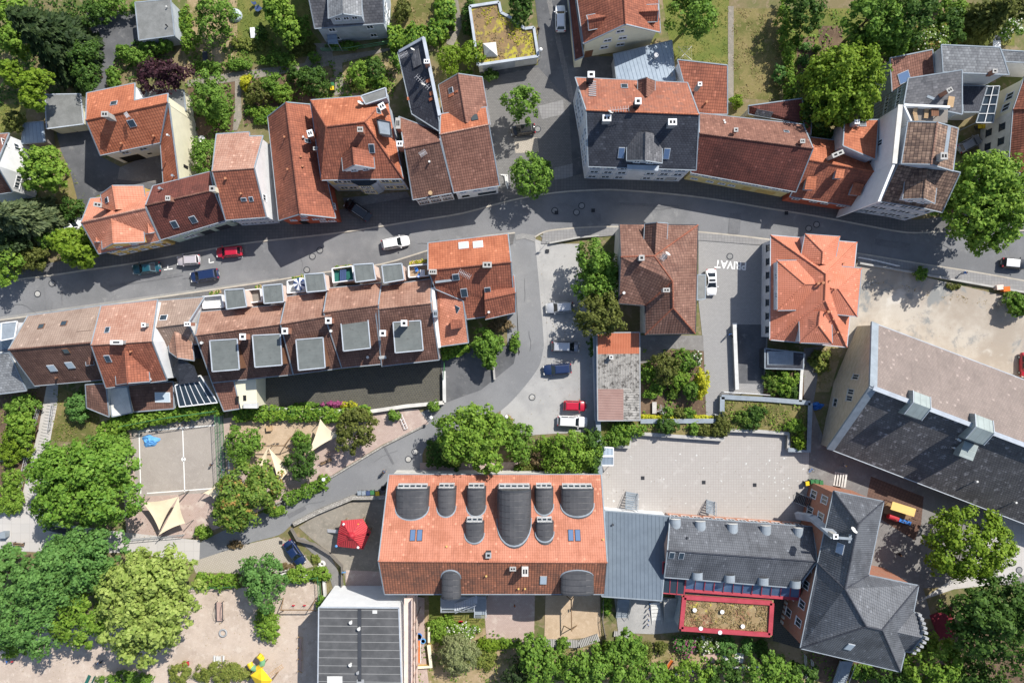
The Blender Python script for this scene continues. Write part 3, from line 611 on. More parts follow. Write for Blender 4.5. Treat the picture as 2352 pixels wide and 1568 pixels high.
def text(body, x, y, size, rot, mat, z=None, name='road_marking'):
    cu = bpy.data.curves.new(name, 'FONT'); cu.body = body; cu.size = size; cu.align_x = 'CENTER'; cu.align_y = 'CENTER'; cu.resolution_u = 3; cu.offset = .035
    o = bpy.data.objects.new(name, cu); COL.objects.link(o); bpy.context.view_layer.update()
    me = bpy.data.meshes.new_from_object(o.evaluated_get(bpy.context.evaluated_depsgraph_get())); bpy.data.objects.remove(o); me.materials.clear(); me.materials.append(Q[mat])
    o = bpy.data.objects.new(name, me); COL.objects.link(o); p = W(x, y); o.location = (p.x, p.y, z if z is not None else LAYER[0] + .002); o.rotation_euler = (0, 0, rot); o.scale = (1.0, 1.12, 1); return o
struct(text('PRIVAT', 1678, 608, 1.62, math.pi - .085, 'paint'))
R2 = random.Random(3)
for k in range(46):   # chalk drawings on the school yard
    x, y = R2.uniform(1390, 1840), R2.uniform(1030, 1165); a = R2.uniform(0, 6.28); l = R2.uniform(1.5, 5)
    if R2.random() < .5: x, y = R2.gauss(1800, 30), R2.gauss(1110, 30)
    x = min(x, 1846)
    if y > 1040: mark((x, y), (x + l * math.cos(a), y + l * math.sin(a)), R2.uniform(.08, .3), 'pale')
def manhole(x, y, r=.42, mat='grey', sq=False):
    m = MB(); p = W(x, y, 0); z = LAYER[0] + .002
    if y > 0:
        if sq: m.box(p.x - r, p.y - r, z, p.x + r, p.y + r, z + .012, 1)
        else: m.disc(Vector((p.x, p.y, z)), r + .14, .008, 20, 1); m.disc(Vector((p.x, p.y, z + .008)), r, .006, 20, 0)
    return m
MH = [(87,675),(120,651),(735,575),(718,589),(705,620),(1274,484),(1336,473),(1324,488),(1857,525),(1875,516),(1676,589),(1222,912),(953,1037),(938,1054),(2340,1308),(1235,297)]
MHL = ['west end of the street','kerb side near the west end, by tree shadow','street centre below the slate house drive','street centre left of the white wagon','terrace side of the street below the balcony','street bend, leftmost of a group of three','street bend, topmost of a group of three','street bend, lowest of a group of three','street above the orange villa, nearer the villa','street above the orange villa, nearer the houses','forecourt above the white painted word','gravel car park above the red car','lane beside the hedge corner','lane between hedge and cyclist, rusty rim','pale path at the right edge under the tree','parking court above the black car']
for (x, y), l in zip(MH, MHL): tag(manhole(x, y).out('manhole_cover', [Q['concrete'] if l.startswith(('gravel','lane','west')) else Q['cover'], Q['darkmetal']]), 'round manhole cover, ' + l, 'manhole cover', 'manhole covers')
for i, ((x, y), l) in enumerate(zip([(1476,1097),(1616,1107),(1733,1113),(1257,577),(1362,484),(1278,489),(1805,490),(645,1245)], ['yard tiles, leftmost of three','yard tiles, middle of three','yard tiles, rightmost of three','kerb where the side road begins','kerb below the white slate house, near the bay','kerb below the round tree','kerb below the maroon house','lane beside the rubble wall'])):
    m = MB(); p = W(x, y); z = LAYER[0] + (.15 if 'kerb' in l else .002); m.box(p.x-.3, p.y-.3, z, p.x+.3, p.y+.3, z+.01)
    for k in range(4): m.box(p.x-.26, p.y-.24+k*.14, z+.01, p.x+.26, p.y-.18+k*.14, z+.016, 1)
    tag(m.out('drain_grate', [Q['darkmetal'], Q['black']]), 'square drain grate, ' + l, 'drain grate', 'drain grates')
S['patchd'] = m_mix3('asphalt_repair', (.172, .174, .182), (.15, .152, .16), (.195, .195, .2), .4, 1.5, bump=.2)
S['dust'] = m_mix3('kerbside_dust', (.27, .265, .258), (.24, .237, .232), (.31, .305, .295), .4, 1.6)
for p in ([(1361,490),(1379,490),(1380,509),(1361,508)],[(1676,490),(1703,489),(1698,538),(1672,537)],[(613,533),(653,533),(653,549),(613,552)],[(100,660),(104,660),(108,715),(104,716)],[(140,668),(144,668),(145,700),(141,700)],[(728,1175),(738,1170),(742,1178),(731,1183)],[(882,1028),(886,1026),(906,1064),(902,1066)]): sheet('asphalt_patch', p, S['patchd'])
for p in ([(1183,540),(1200,536),(1232,541),(1228,556),(1205,548),(1184,552)],[(1000,571),(1080,549),(1160,538),(1080,554),(1000,577)],[(1240,541),(1300,529),(1410,524),(1300,534),(1246,546)],[(0,728),(340,680),(640,638),(640,643),(340,687),(0,735)]): sheet('dusty_gutter', p, S['dust'])
R3 = random.Random(5)
for (x, y, n, a) in ((30,700,9,-.12),(120,690,6,1.5),(690,590,4,1.2),(420,640,6,-.14),(1500,480,7,.1),(1900,540,6,.2),(2150,560,6,.1),(960,560,6,-.2),(1205,640,6,1.57),(1215,760,5,1.5),(860,1060,6,-.6),(700,1160,5,-.5),(1280,470,6,-.1),(2000,560,5,1.3)):
    m = MB(); z = LAYER[0] + .003; q = Vector((x, y))
    for k in range(n):
        e = q + Vector((math.cos(a), math.sin(a))) * R3.uniform(6, 13); a += R3.uniform(-.35, .35); A, B = W(q.x, q.y), W(e.x, e.y); d = (B - A).normalized(); s_ = Vector((-d.y, d.x, 0)) * .035; u = Vector((0, 0, z)); m.add([A + s_ + u, A - s_ + u, B - s_ + u, B + s_ + u], [(0, 1, 2, 3)]); q = e
    struct(m.out('road_crack', S['patchd']))
for p in ([(250,655),(420,627),(421,633),(251,661)],[(1420,465),(1560,472),(1559,478),(1419,471)],[(2010,548),(2090,560),(2088,575),(2008,562)],[(905,540),(930,536),(932,546),(907,550)],[(660,1180),(700,1160),(704,1168),(664,1190)]): sheet('asphalt_patch', p, S['patchd'])
# ---- northern row, west to east
b = house('house', 'L-shaped orange tiled house with long yellow firewall beside a tarmac drive', [(199,214,6),(310,191,6),(309,231,8.4),(386,215,8.6),(384.5,235,9.8),(197,276,9.8),(368,328,6),(230,357,6)],
    [(5,4,3,2,1,0),(7,6,4,5)], 'orange', ('white','cream'), ridge='orange', wfix=[(3,4),(4,6)])
skylight(b,262,238,.9,.8); skylight(b,303,283,.9,1); chimney(b,240,262,11.4,.9,.7,2.4,'concrete',flues=2); vent(b,282,331); vent(b,356,314); vent(b,388,312,mat='pale'); aerial(b,301,270,1.2,.5)
wins(b,6,7,[4.3],[.3,.62],1.2,.9); slab_on_wall(b,6,7,.08,.42,.1,2.6,'black','doorway'); slab_on_wall(b,6,7,.55,.62,1.6,2.0,'black','vent_grille')
b2 = b
WG = house('house_wing', 'narrow lean-to wing under orange tiles running along the yellow firewall', [(388,237,9.0),(413,433,6.2),(375,423,4.4),(368.5,331,5.7)], [(0,1,2,3)], 'orange', 'cream', cat='house wing', over=.12)
vent(WG,400,405,.6,.12,'zinc')
slab_on_wall(WG,0,1,.30,.34,3.2,4.6,'black','slit_window')
b = house('flat_roofed_annex', 'small dark flat roofed annex behind the orange house under the purple tree', [(335,207,3),(422,207,3),(427,255,3),(389,240,3),(338,228,3)], [(0,1,2,3,4)], 'felt', 'cream', cat='annex', over=.08)
b = house('double_garage', 'flat roofed double garage with two beige doors and leaf stained grey roof', [(103,217,3.2),(185,216,3.2),(192,285,3.2),(107,296,3.2)], [(0,1,2,3)], 'felt', 'cream', cat='garage', over=.15, trim='lightmetal')
slab_on_wall(b,2,3,.05,.47,0,2.5,'cream','garage_door'); slab_on_wall(b,2,3,.53,.95,0,2.5,'cream','garage_door')
b = house('garden_shed', 'small grey sheet roofed shed next to the bright green maple', [(54,283,2.6),(99,279,2.6),(103,326,2.6),(49,331,2.6)], [(0,1,2,3)], 'metal', 'woodgrey', cat='shed', over=.1)
b = gable('house', 'white gabled house with brown tiles cut off by the west edge of the photo', (-160,320,5.5),(21,306,5.5),(-170,388,10),(-9,378,10),(-160,470,5.5),(29,441,5.5),'brown','white')
wins(b,1,3,[4.0,6.6],[.75],1.1,1.2); wins(b,3,5,[2.4,4.6],[.35,.7],1.0,1.1)
b = house('flat_roofed_garage', 'grey flat roofed garage with pale walls at the top of the tarmac drive', [(310,6,3.6),(392,-2,3.6),(401,82,3.6),(319,93,3.6)], [(0,1,2,3)], 'felt', 'lightmetal', cat='garage', over=.15)
vent(b,385,18,.4,.07,'pale'); vent(b,385,61,.5,.08,'black')
# corner house with cross dormers
b = gable('corner_house', 'ochre corner house with many bright orange cross gables at the street bend', (207,456,5.6),(347,440,5.6),(186,511,9.6),(334,478,9.6),(226,583,5.6),(368,553,5.6),'pink','ochre',ridge='pink')
b['roof'].data.materials[0] = T['bright']
dormer(b,(231,446),(258,426),(329,426),(267,481),6.6,9.3,'bright','ochre',zb=3); dormer(b,(235,573),(260,559),(332,556),(256,497),7.0,9.2,'bright','ochre',zb=4,win=2)
dormer(b,(212,556),(222,556),(233,556),(220,533),6.6,7.5,'bright','ochre',zb=5,ww=.6,wh=.6); dormer(b,(335,537),(342,536),(354,534),(340,512),6.8,7.8,'bright','ochre',zb=5,ww=.6,wh=.6)
chimney(b,224,470,11.2,1.1,.55,3,'brick',rz=-.15); skylight(b,246,460,.7,.9); wins(b,4,5,[1.6,4.2],5,1.0,1.2); slab_on_wall(b,4,5,.88,.94,0,2.3,'wood')
b = gable('house', 'dark brown tiled house with a green plastered street front', (351,427,6.4),(483,394,6.4),(334,472,9.4),(491,436,9.4),(369,551,5.6),(519,506,5.6),'maroon','green',ridge='brown')
b['roof'].data.materials[0]=T['maroon']
skylight(b,401,515,.8,1.1); skylight(b,444,504,.8,1.1); chimney(b,385,455,10.6,.6,.6,1.6,'brick'); chimney(b,487,433,10.9,.7,.7,1.8,'cream',flues=1); vent(b,373,435,.9,.14,'zinc')
wins(b,4,5,[4.3],[.12,.3,.5,.72,.9],1.3,.6); wins(b,4,5,[1.9],[.22,.3],1.0,1.2); slab_on_wall(b,4,5,.45,.62,.2,2.3,'darkmetal','shop_window'); slab_on_wall(b,4,5,.7,.9,.2,2.3,'darkmetal','shop_window'); slab_on_wall(b,4,5,.37,.42,0,2.2,'grey')
b = house('town_house', 'tall narrow house with faded pink tiles and windowless white side wall', [(497,308,8),(573,303,8),(573,313,8),(604,312,7.4),(487,393,11),(584,386,11),(518,506,7),(612,499,7)], [(0,4,5,3,2,1),(4,6,7,5)], 'pink', ('greywhite','white'), ridge='pink', fm=[0,1], wfix=[(3,5),(5,7)])
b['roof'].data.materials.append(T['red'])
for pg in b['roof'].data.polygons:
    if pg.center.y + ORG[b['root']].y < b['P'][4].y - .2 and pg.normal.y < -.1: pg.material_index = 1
wins(b,6,7,[1.8,5.2],4,1.2,1.1,'white','bluegrey'); wins(b,5,7,[6.6],[.45],1.0,1.3); skylight(b,560,458,.7,.4); skylight(b,577,457,.5,.6); vent(b,556,446,.5); vent(b,520,411,.4,.12)
b = house('gable_house', 'long red gable house with painted red brick front facing the street', [(615,268,5.6),(657,235,9.6),(712,240,5.6),(640,507,5.4),(689,492,9.6),(771,501,5.4)], [(0,3,4,1),(1,4,5,2)], 'red', ('redwall','greywhite'), ridge='red', wfix=[(0,3)])
b['roof'].data.materials[0]=T['red']
wins(b,3,4,[3.9],[.35,.75],1.0,.9); wins(b,4,5,[3.9],[.18,.42],1.0,.9); wins(b,4,5,[1.8],[.35,.7],1.1,1.0); wins(b,3,4,[6.5],[.9],.9,1.0); wins(b,5,2,[3.2],[.12],1.0,1.2)
slab_on_wall(b,3,4,.45,.72,0,2.6,'black','doorway'); chimney(b,712,306,10.6,.7,.9,2.6,'brick',cap='white',rz=.25); chimney(b,724,341,9.4,.5,.4,1.4,'brick')
skylight(b,706,324,.5,1.0); vent(b,655,316,.4); vent(b,693,361,.4); vent(b,697,383,.4); vent(b,662,390,.4); vent(b,700,318,.8,.1,'pale')
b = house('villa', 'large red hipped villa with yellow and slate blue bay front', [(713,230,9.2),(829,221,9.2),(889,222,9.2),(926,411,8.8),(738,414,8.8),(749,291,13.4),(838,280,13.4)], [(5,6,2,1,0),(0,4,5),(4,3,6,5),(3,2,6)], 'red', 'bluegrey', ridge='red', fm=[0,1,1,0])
b['roof'].data.materials[0]=T['orange']; b['roof'].data.materials.append(T['red'])  # north and east slopes orange, the others red: sun and shade set by colour
dormer(b,(788,393),(814,379),(861,387),(810,338),10.6,13.0,'red','white',zb=7,win=2); V_=b
flatbox(b,[(829,221),(886,202),(889,224),(840,240)],11.6,3,'felt','bluegrey'); flatbox(b,[(866,275),(896,281),(899,312),(872,308)],12.6,1.6,'zinc','grey','darkmetal')
skylight(b,842,238,.8,.8); skylight(b,854,341,.7,1.2); skylight(b,869,255,.7,.7); skylight(b,877,301,.7,.8); chimney(b,827,297,14.2,.7,.6,2,'brick'); chimney(b,877,244,14.2,.8,.8,3,'brick',cap='white',rz=.5); vent(b,886,268,.9,.12,'pale'); dish(b,830,244,.5,1.0)
# bay and cornice of the villa
m=MB(); bay=[(806,430),(822,413),(850,413),(868,424),(866,438),(851,446),(826,446)]; m.prism([(p.x,p.y) for p in PL([(803,402),(866,402),(861,417),(847,424),(824,424),(808,417)],7.2)],.05,7.0); bo=m.out('bay',Q['bluegrey'],b['root'])
m=MB(); m.prism([(p.x,p.y) for p in PL([(802,402),(868,402),(863,418),(848,426),(823,426),(806,418)],7.4)],7.02,7.3); m.out('flat_roof',Q['darkmetal'],bo)
wins(b,4,3,[2.2,6.4],[.14,.26,.76,.9],1.3,1.5,'white','yellow'); slab_on_wall(b,4,3,.03,.09,4.6,7.4,'yellow','panel')
for (px,py,hh) in ((828,423.4,5.4),(842,423.4,5.4),(828,423.4,2.2),(842,423.4,2.2)):
    q=W(px,py,7.2); put_window(b['root'],Vector((q.x,q.y-.06,hh)),Vector((1,0,0)),.8,1.6,'white','yellow')
b = house('slate_house', 'narrow black slate house with pale stepped firewall and roof aerial', [(914,121,7.5),(974,87,10.6),(1009,280,10.6),(1009,302,10.4),(946,262,7.5)], [(0,4,3,2,1)], 'slate', ('grey','offwhite'), cat='house', wfix=[(1,2),(2,3)], over=.2)
m=MB(); m.beam(W(973,87,10.7),W(1010,266,10.7),.5,.3); m.beam(W(917,119,7.65),W(973,87,10.7),.4,.25); m.out('coping',Q['lightmetal'],b['root'])
patch(b,956,135,2.4,1.6,'slatemid'); chimney(b,980,141,12.2,.7,.5,2.0,'brick',cap='white'); aerial(b,974,198,1.6,2.6,-.75); dish(b,972,200,.35,.7); dish(b,948,121,.35,.8); aerial(b,929,134,1.2,1.4,.4); patch(b,984,186,.5,.9,'orange'); patch(b,991,215,.6,.6,'orange'); patch(b,990,228,.45,.7,'orange'); patch(b,938,227,.4,.5,'orange')
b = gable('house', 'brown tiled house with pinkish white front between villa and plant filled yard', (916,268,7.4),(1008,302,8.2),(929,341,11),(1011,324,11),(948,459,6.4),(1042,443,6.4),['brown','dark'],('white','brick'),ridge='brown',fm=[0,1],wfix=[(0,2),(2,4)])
wins(b,4,5,[2.0,4.7],3,1.2,.9,'white','brown'); chimney(b,918,330,12.6,.8,.7,3,'brick',cap='white'); chimney(b,914,283,11.0,.6,1.5,2.6,'brick'); aerial(b,974,358,1.4,1.0); vent(b,987,373,.5,.1,'pale'); vent(b,990,446,.9,.2,'woodlight')
b = gable('corner_house', 'two ridged brown house with white front beside the paved side lane', (1012,262,8.2),(1117,246,8.2),(1010,309,10.6),(1123,286,10.6),(1042,443,6.6),(1148,427,6.6),['orange','brown'],'white',ridge='pink',fm=[0,1])
dormer(b,(1007,195),(1052,169),(1108,177),(1071,282),7.6,10.0,'brown','offwhite',zb=0,win=0); skylight(b,1090,271,.9,1.2,'glass','darkmetal'); skylight(b,1036,208,.7,.7); patch(b,1036,218,.5,1.0,'orange'); patch(b,1048,211,.3,.5,'orange')
wins(b,4,5,[4.9],3,1.2,.8); slab_on_wall(b,4,5,.5,.95,1.0,2.4,'glass','shop_window'); wins(b,4,5,[2.0],[.2],1.1,.7,'black')
# grey blue house top
b = gable('house', 'pale grey panelled house with dark slate roof at the top edge', (700,-130,5.8),(874,-140,5.8),(700,-50,9.5),(877,-60,9.5),(723,66,5.8),(883,54,5.8),'slatemid','bluegrey',ridge='slate')
dormer(b,(754,43),(788,32),(832,38),(786,-60),8.4,9.9,'slategrey','bluegrey',zb=0,win=3); wins(b,4,5,[1.5,4.4],[.2,.78],1.1,1.1); wins(b,3,5,[2,4.4],[.3,.6],1,1.2)
q0,q1=W(764,52,4.9),W(830,46,4.9)
for zz,us in ((5.2,(.2,.5,.8)),(2.2,(.35,.75))):
    for u in us:
        q=q0.lerp(q1,u); put_window(b['root'],Vector((q.x,q.y+.1,zz)),(q1-q0).normalized(),1.15,1.2,'white')
m=MB(); p=PL([(751,77),(773,77),(777,101),(753,101)],2.8); m.prism([(v.x,v.y) for v in p],2.7,2.85); m.out('porch_roof',T['metal'],b['root']); m=MB()
for v in p[2:]: m.tube((v.x,v.y,0),(v.x,v.y,2.7),.07,6)
m.out('porch_post',Q['grey'],b['root'])
# green roofed garage
gp=[(1079,16),(1146,6),(1151,30),(1176,43),(1205,67),(1226,64),(1236,130),(1098,150)]
b = house('garage_block', 'low garage block with yellow sedum roof and pyramid rooflight', [(x,y,3.2) for x,y in gp], [tuple(range(8))], 'sedum', 'offwhite', cat='garage', over=.1, trim=None)
m=MB(); P_=PL(gp,3.3)
for k in range(8): m.beam(P_[k],P_[(k+1)%8],.42,.4)
m.out('coping',Q['lightmetal'],b['root']); m=MB(); c=PL([(1109,100),(1139,97),(1143,129),(1113,131)],3.5); top=W(1126,114,4.6); m.add(c+[top],[(0,1,4),(1,2,4),(2,3,4),(3,0,4)]); m.add([v-Vector((0,0,.35)) for v in c]+c,[(0,1,5,4),(1,2,6,5),(2,3,7,6),(3,0,4,7)]); m.out('rooflight',Q['pale'],b['root'])
slab_on_wall(b,6,7,.06,.62,.1,2.4,'lightmetal','garage_door')
# yellow gable house
b = house('gable_house', 'cream gable house with red tiled roof and two tiled dormers beside the blue roofed shed', [(1317,-60,6.6),(1430,-70,11),(1508,-80,6.6),(1340,101,6.6),(1437,56,11),(1517,75,6.6)], [(0,3,4,1),(1,4,5,2)], 'red', 'cream', ridge='red', over=.5)
dormer(b,(1352,70),(1350,46),(1347,36),(1392,38),8.2,9.4,'red','redwall',zb=7,win=0,back=.9); dormer(b,(1510,50),(1512,25),(1512,10),(1470,27),8.2,9.4,'red','redwall',zb=7,win=0,back=.9)
wins(b,3,4,[3.0],[.62],1.3,1.2,'white',None,True); wins(b,3,4,[5.4],[.66],1.3,1.2,'white',None,True); wins(b,4,5,[3.0,5.4],[.1],1.3,1.2,'white',None,True); wins(b,3,4,[8],[.96],1.3,1.2,'white',None,True); slab_on_wall(b,3,4,.06,.3,0,2.4,'brown','doorway')
b = house('lean_to', 'narrow red lean-to roof along the west side of the cream gable house', [(1303,-40,3.2),(1316,-40,4.4),(1341,130,4.4),(1321,139,3.2)], [(0,3,2,1)], 'maroon', 'cream', cat='lean-to', over=.1)
b = house('metal_roofed_shed', 'blue grey metal roofed outbuilding between cream gable house and white slate house', [(1409,125,3.6),(1543,93,3.6),(1552,187,4.2),(1417,187,4.2)], [(0,1,2,3)], 'metal', 'grey', cat='outbuilding', over=.15)
vent(b,1504,134,1.2,.22,'chrome'); patch(b,1543,172,.4,.6,'grey')
b = house('side_building', 'red tiled back building with two slim chimneys beside the narrow lawn path', [(1556,137,6.8),(1671,150,6.8),(1671,263,4.8),(1590,262,4.8)], [(0,3,2,1)], 'brown', 'white', over=.2, cat='house')
b['roof'].data.materials[0]=T['red']
chimney(b,1608,193,8.6,.5,.5,2.4,'grey',cap='white',flues=1); vent(b,1621,237,.6,.12,'terracotta')
# white slate house
b = gable('large_house', 'large white town house, orange north slope and blue slate street slope', (1321,178,9.2),(1579,190,9.2),(1346,253,14),(1606,263,14),(1351,383,9.2),(1599,391,9.2),['faded','slate'],'greywhite',ridge='orange',fm=[0,1],over=.4)
dormer(b,(1439,369),(1482,369),(1521,375),(1483,303),11.0,13.3,'slatemid','bluegrey',zb=9,win=2); dormer(b,(1465,184),(1486,178),(1505,185),(1485,222),10.6,12.0,'brown','grey',zb=9,win=0)
m=MB(); p=PL([(1441,372),(1515,377),(1512,392),(1441,388)],9.6); m.prism([(v.x,v.y) for v in p],8.4,9.5); m.out('bay',Q['bluegrey'],b['root'])
chimney(b,1358,171,12.8,.9,.8,2.6,'darkmetal',cap='white',flues=1); chimney(b,1466,232,15.4,.8,.8,2,'darkmetal',cap='white',flues=1); chimney(b,1394,271,14.6,1.1,.8,1.8,'grey',cap='white'); chimney(b,1545,280,14.6,1.1,.8,1.8,'grey',cap='white')
skylight(b,1434,199,.9,.9); skylight(b,1427,351,.8,1.5,'glassblue'); skylight(b,1531,353,.8,1.5,'glassblue'); dish(b,1397,268,.4,1.6); aerial(b,1420,258,1.2,2.6,.1)
m=MB()
for k in range(8):
    p,n=hit(b,1360.5,189+k*4.6); h,s=basis(n); m.obox(p+n*.12,h*.55,s*.08,n*.04)
m.out('roof_ladder',Q['chrome'],b['root'])
wins(b,4,5,[1.7,4.7,7.4],[.07,.21,.35,.64,.78,.92],1.35,1.35,'white','bluegrey'); wins(b,4,5,[7.4],[.5],1.35,1.35,'white','bluegrey'); slab_on_wall(b,4,5,.84,.94,0,2.7,'grey')
wins(b,0,2,[2,5,8],[.3,.5,.75],1.2,1.3,'white'); wins(b,2,4,[2,5,8],[.2,.45,.7],1.2,1.3,'white')
# long maroon house
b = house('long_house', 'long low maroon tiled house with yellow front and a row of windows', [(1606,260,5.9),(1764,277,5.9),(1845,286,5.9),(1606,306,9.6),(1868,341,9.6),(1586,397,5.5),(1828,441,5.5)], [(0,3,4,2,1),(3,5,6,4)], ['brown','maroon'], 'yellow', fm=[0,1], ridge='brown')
wins(b,5,6,[4.2],10,1.2,.9,'white','cream'); wins(b,5,6,[1.8],[.08,.24,.36,.46],1.1,.7,'white'); slab_on_wall(b,5,6,.58,.66,.6,2.2,'ochre','shutter'); slab_on_wall(b,5,6,.72,.9,.5,2.2,'ochre','gate_panel')
chimney(b,1691,298,10.4,.5,.5,1,'brick',flues=1); chimney(b,1844,324,10.4,.6,.5,1,'brick'); skylight(b,1806,303,.7,.4); vent(b,1662,278,.3,.1,'pale'); vent(b,1664,283,.3,.1,'pale')
b = house('back_building', 'dark maroon tiled back building with a glass tile patch, below the dense trees', [(1719,243,6.2),(1843,226,6.2),(1845,285,5.2),(1719,262,5.2)], [(0,3,2,1)], 'maroon', 'grey', cat='outbuilding', over=.2)
patch(b,1753,264,2.6,1.5,'slategrey','glass_tiles',.05)
b = house('small_annex', 'sliver of orange roof wedged between maroon houses and the dark trees', [(1846,277,5),(1864,280,5),(1862,312,5),(1850,300,5)], [(0,3,2,1)], 'orange', 'cream', cat='annex', over=.1)
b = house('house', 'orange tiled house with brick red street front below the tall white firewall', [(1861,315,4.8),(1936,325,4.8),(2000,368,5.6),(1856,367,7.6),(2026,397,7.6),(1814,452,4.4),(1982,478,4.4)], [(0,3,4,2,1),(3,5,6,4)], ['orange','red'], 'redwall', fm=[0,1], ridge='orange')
flatbox(b,[(1854,406),(1876,405),(1873,436),(1848,435)],6.9,1.2,'orange','zinc',None); flatbox(b,[(1922,388),(1941,389),(1937,410),(1917,409)],7.9,1.2,'orange','zinc',None); flatbox(b,[(1962,419),(1985,424),(1976,449),(1952,447)],6.8,1.0,'orange','zinc',None)
wins(b,5,6,[2.6],[.12,.38,.54,.78],1.2,.9,'white','redwall'); m=chimney(b,1925,353,9.2,1.7,.55,2.2,'concrete',rz=.4); skylight(b,1955,357,.9,.5)
b = house('back_house', 'steep orange roofed back house touching the tall white firewall', [(1940,276,7.6),(2018,275,7.6),(2011,367,9.0),(1936,335,9.0)], [(0,3,2,1)], 'orange', 'greywhite', over=.2)
chimney(b,1969,280,9.6,.6,.5,1.6,'grey',cap='white'); skylight(b,1981,284,.9,.9); vent(b,1967,291,.5,.1,'pale')
# tall white house
b = house('tall_house', 'tall white corner house with dark tiled lower roof and gabled attic dormer', [(2067,366,12.6),(2206,396,12.6),(2164,488,9.6),(2121,478,9.6),(2022,463,9.6)], [(0,4,3,2,1)], 'dark', 'greywhite', over=.35)
b['roof'].data.materials[0]=T['old']
dormer(b,(2073,458),(2121,456),(2147,468),(2129,388),11.2,12.9,'old','greywhite',zb=0,win=2); wins(b,4,3,[2,4.8,7.6],[.2,.4,.7,.9],1.2,1.4,'white','greywhite'); wins(b,3,2,[2,4.8,7.6],[.25,.6],1.2,1.4,'white','greywhite'); slab_on_wall(b,4,3,.02,.2,0,2.4,'zinc','garage_door')
TH=b
U = house('upper_house', 'upper storey of the tall white house with weathered patchy tiles', [(2085,279,13.6),(2153,281,15.4),(2201,295,13.6),(2070,376,13.6),(2139,378,15.4),(2189,393,13.6)], [(0,3,4,1),(1,4,5,2)], 'old', 'bluegrey', base=9.0, ridge='row', cat='house storey')
chimney(U,2169,358,16.4,.9,.9,2.2,'concrete',flues=2); m=MB(); a,_=hit(U,2180,290); c,_=hit(U,2170,360); m.beam(a+Vector((0,0,.1)),c+Vector((0,0,.1)),.5,.05); m.out('roof_walkway',Q['zinc'],U['root'])
# firewall: high flat slab
m=MB(); p=PL([(2066,243),(2071,243),(2058,374),(2022,463),(2016,463),(2052,374)],13.0); m.prism([(v.x,v.y) for v in p],0,13.0); fw=m.out('firewall',Q['white'],None); tag(fw,'tall windowed white firewall rising above the orange back house','wall')
m=MB(); P_=PL([(2068,241),(2054,376)],13.1); m.beam(P_[0],P_[1],.7,.2); m.out('coping',Q['stonewhite'],fw)
for (x,y,z) in ((2040,330,8.6),(2035,372,6.2),(2046,376,6.0)):
    q0,q1=W(2052,374,13),W(2066,243,13); t=(q1-q0); t.z=0; t.normalize(); me,gm=window_mesh(1.0,1.3,'white',None,False)
    pos=W(x,y,z); u=(Vector((pos.x,pos.y,0))-Vector((q0.x,q0.y,0))).dot(t); c=Vector((q0.x,q0.y,z))+t*u
    o=bpy.data.objects.new('window',me); COL.objects.link(o); o.parent=fw; o.location=c-ORG[fw]; tt=-t; o.rotation_euler=(0,0,math.atan2(tt.y,tt.x))
    o2=bpy.data.objects.new('pane',gm); COL.objects.link(o2); o2.parent=o
b = house('slate_house', 'mid grey slate roofed house with half timbered side below the roof terrace', [(2086,180,10.8),(2210,161,12.0),(2210,263,12.0),(2160,252,11.6),(2076,238,10.8)], [(0,4,3,2,1)], 'slatemid', 'bluegrey', over=.3)
chimney(b,2182,207,13.6,.7,.6,3.2,'brick',cap='concrete',rz=.5); m=MB(); m.beam(W(2186,222,12.2),W(2182,246,12.2),.9,.1); m.out('roof_walkway',Q['woodlight'],b['root']); patch(b,2138,225,.4,1.2,'zinc')
wins(b,0,4,[5,8.4],[.2,.5,.8],.9,1.0,'white')
m=MB(); a_,c_=wall_line(b,0,4); t=Vector((c_.x-a_.x,c_.y-a_.y,0)); L_=t.length; t.normalize(); n=Vector((t.y,-t.x,0))
for z in (3.2,6.6,9.8): m.obox(Vector((a_.x,a_.y,z))+t*L_/2+n*.02,t*L_/2,n*.03,Vector((0,0,.1)))
for k in range(7): m.obox(Vector((a_.x,a_.y,5.2))+t*L_*k/6+n*.02,t*.09,n*.025,Vector((0,0,5.1)))
m.out('timber_frame',Q['grey'],b['root'])
# roof terrace
tr=[(2073,243),(2178,248),(2176,282),(2090,280)]; b = house('roof_terrace', 'wooden roof terrace with sun loungers high between slate and tile roofs', [(x,y,12.2) for x,y in tr], [(0,3,2,1)], 'woodgrey', 'white', cat='terrace', over=.05, trim=None)
m=MB(); P_=PL(tr,12.9)
m.beam(P_[0],P_[1],.3,.9); m.beam(P_[0],P_[3],.25,.8); m.out('parapet',Q['white'],b['root']); RT=b
b = house('tile_roofed_house', 'brown tiled house with a large blue skylight beside the big green tree', [(2044,134,7.4),(2142,114,7.4),(2147,171,6.4),(2049,213,6.4)], [(0,3,2,1)], 'old', 'bluegrey', over=.2)
b['roof'].data.materials[0]=T['brown']; skylight(b,2076,178,1.7,1.5,'glassblue')
b = house('slate_house', 'light grey slate roof with white wall in the north east', [(2162,103,9.2),(2297,109,9.2),(2318,172,8.4),(2166,166,8.4)], [(0,3,2,1)], 'slategrey', 'white', over=.2)
chimney(b,2286,163,9.6,.6,.5,1.5,'brick',cap='concrete',flues=1)
b = house('slate_annex', 'grey slate annex cut by the east edge, joined to the light slate house', [(2300,115,6.6),(2420,122,6.6),(2420,147,6),(2310,142,6)], [(0,3,2,1)], 'slategrey', 'white', over=.2, cat='annex')
m=house('courtyard_roof','dark flat roof sunk between slate house and pale yellow house', [(2210,196,4.2),(2272,198,4.2),(2256,258,4.2),(2212,258,4.2)],[(0,3,2,1)],'slate','white',cat='flat roof',over=.1)
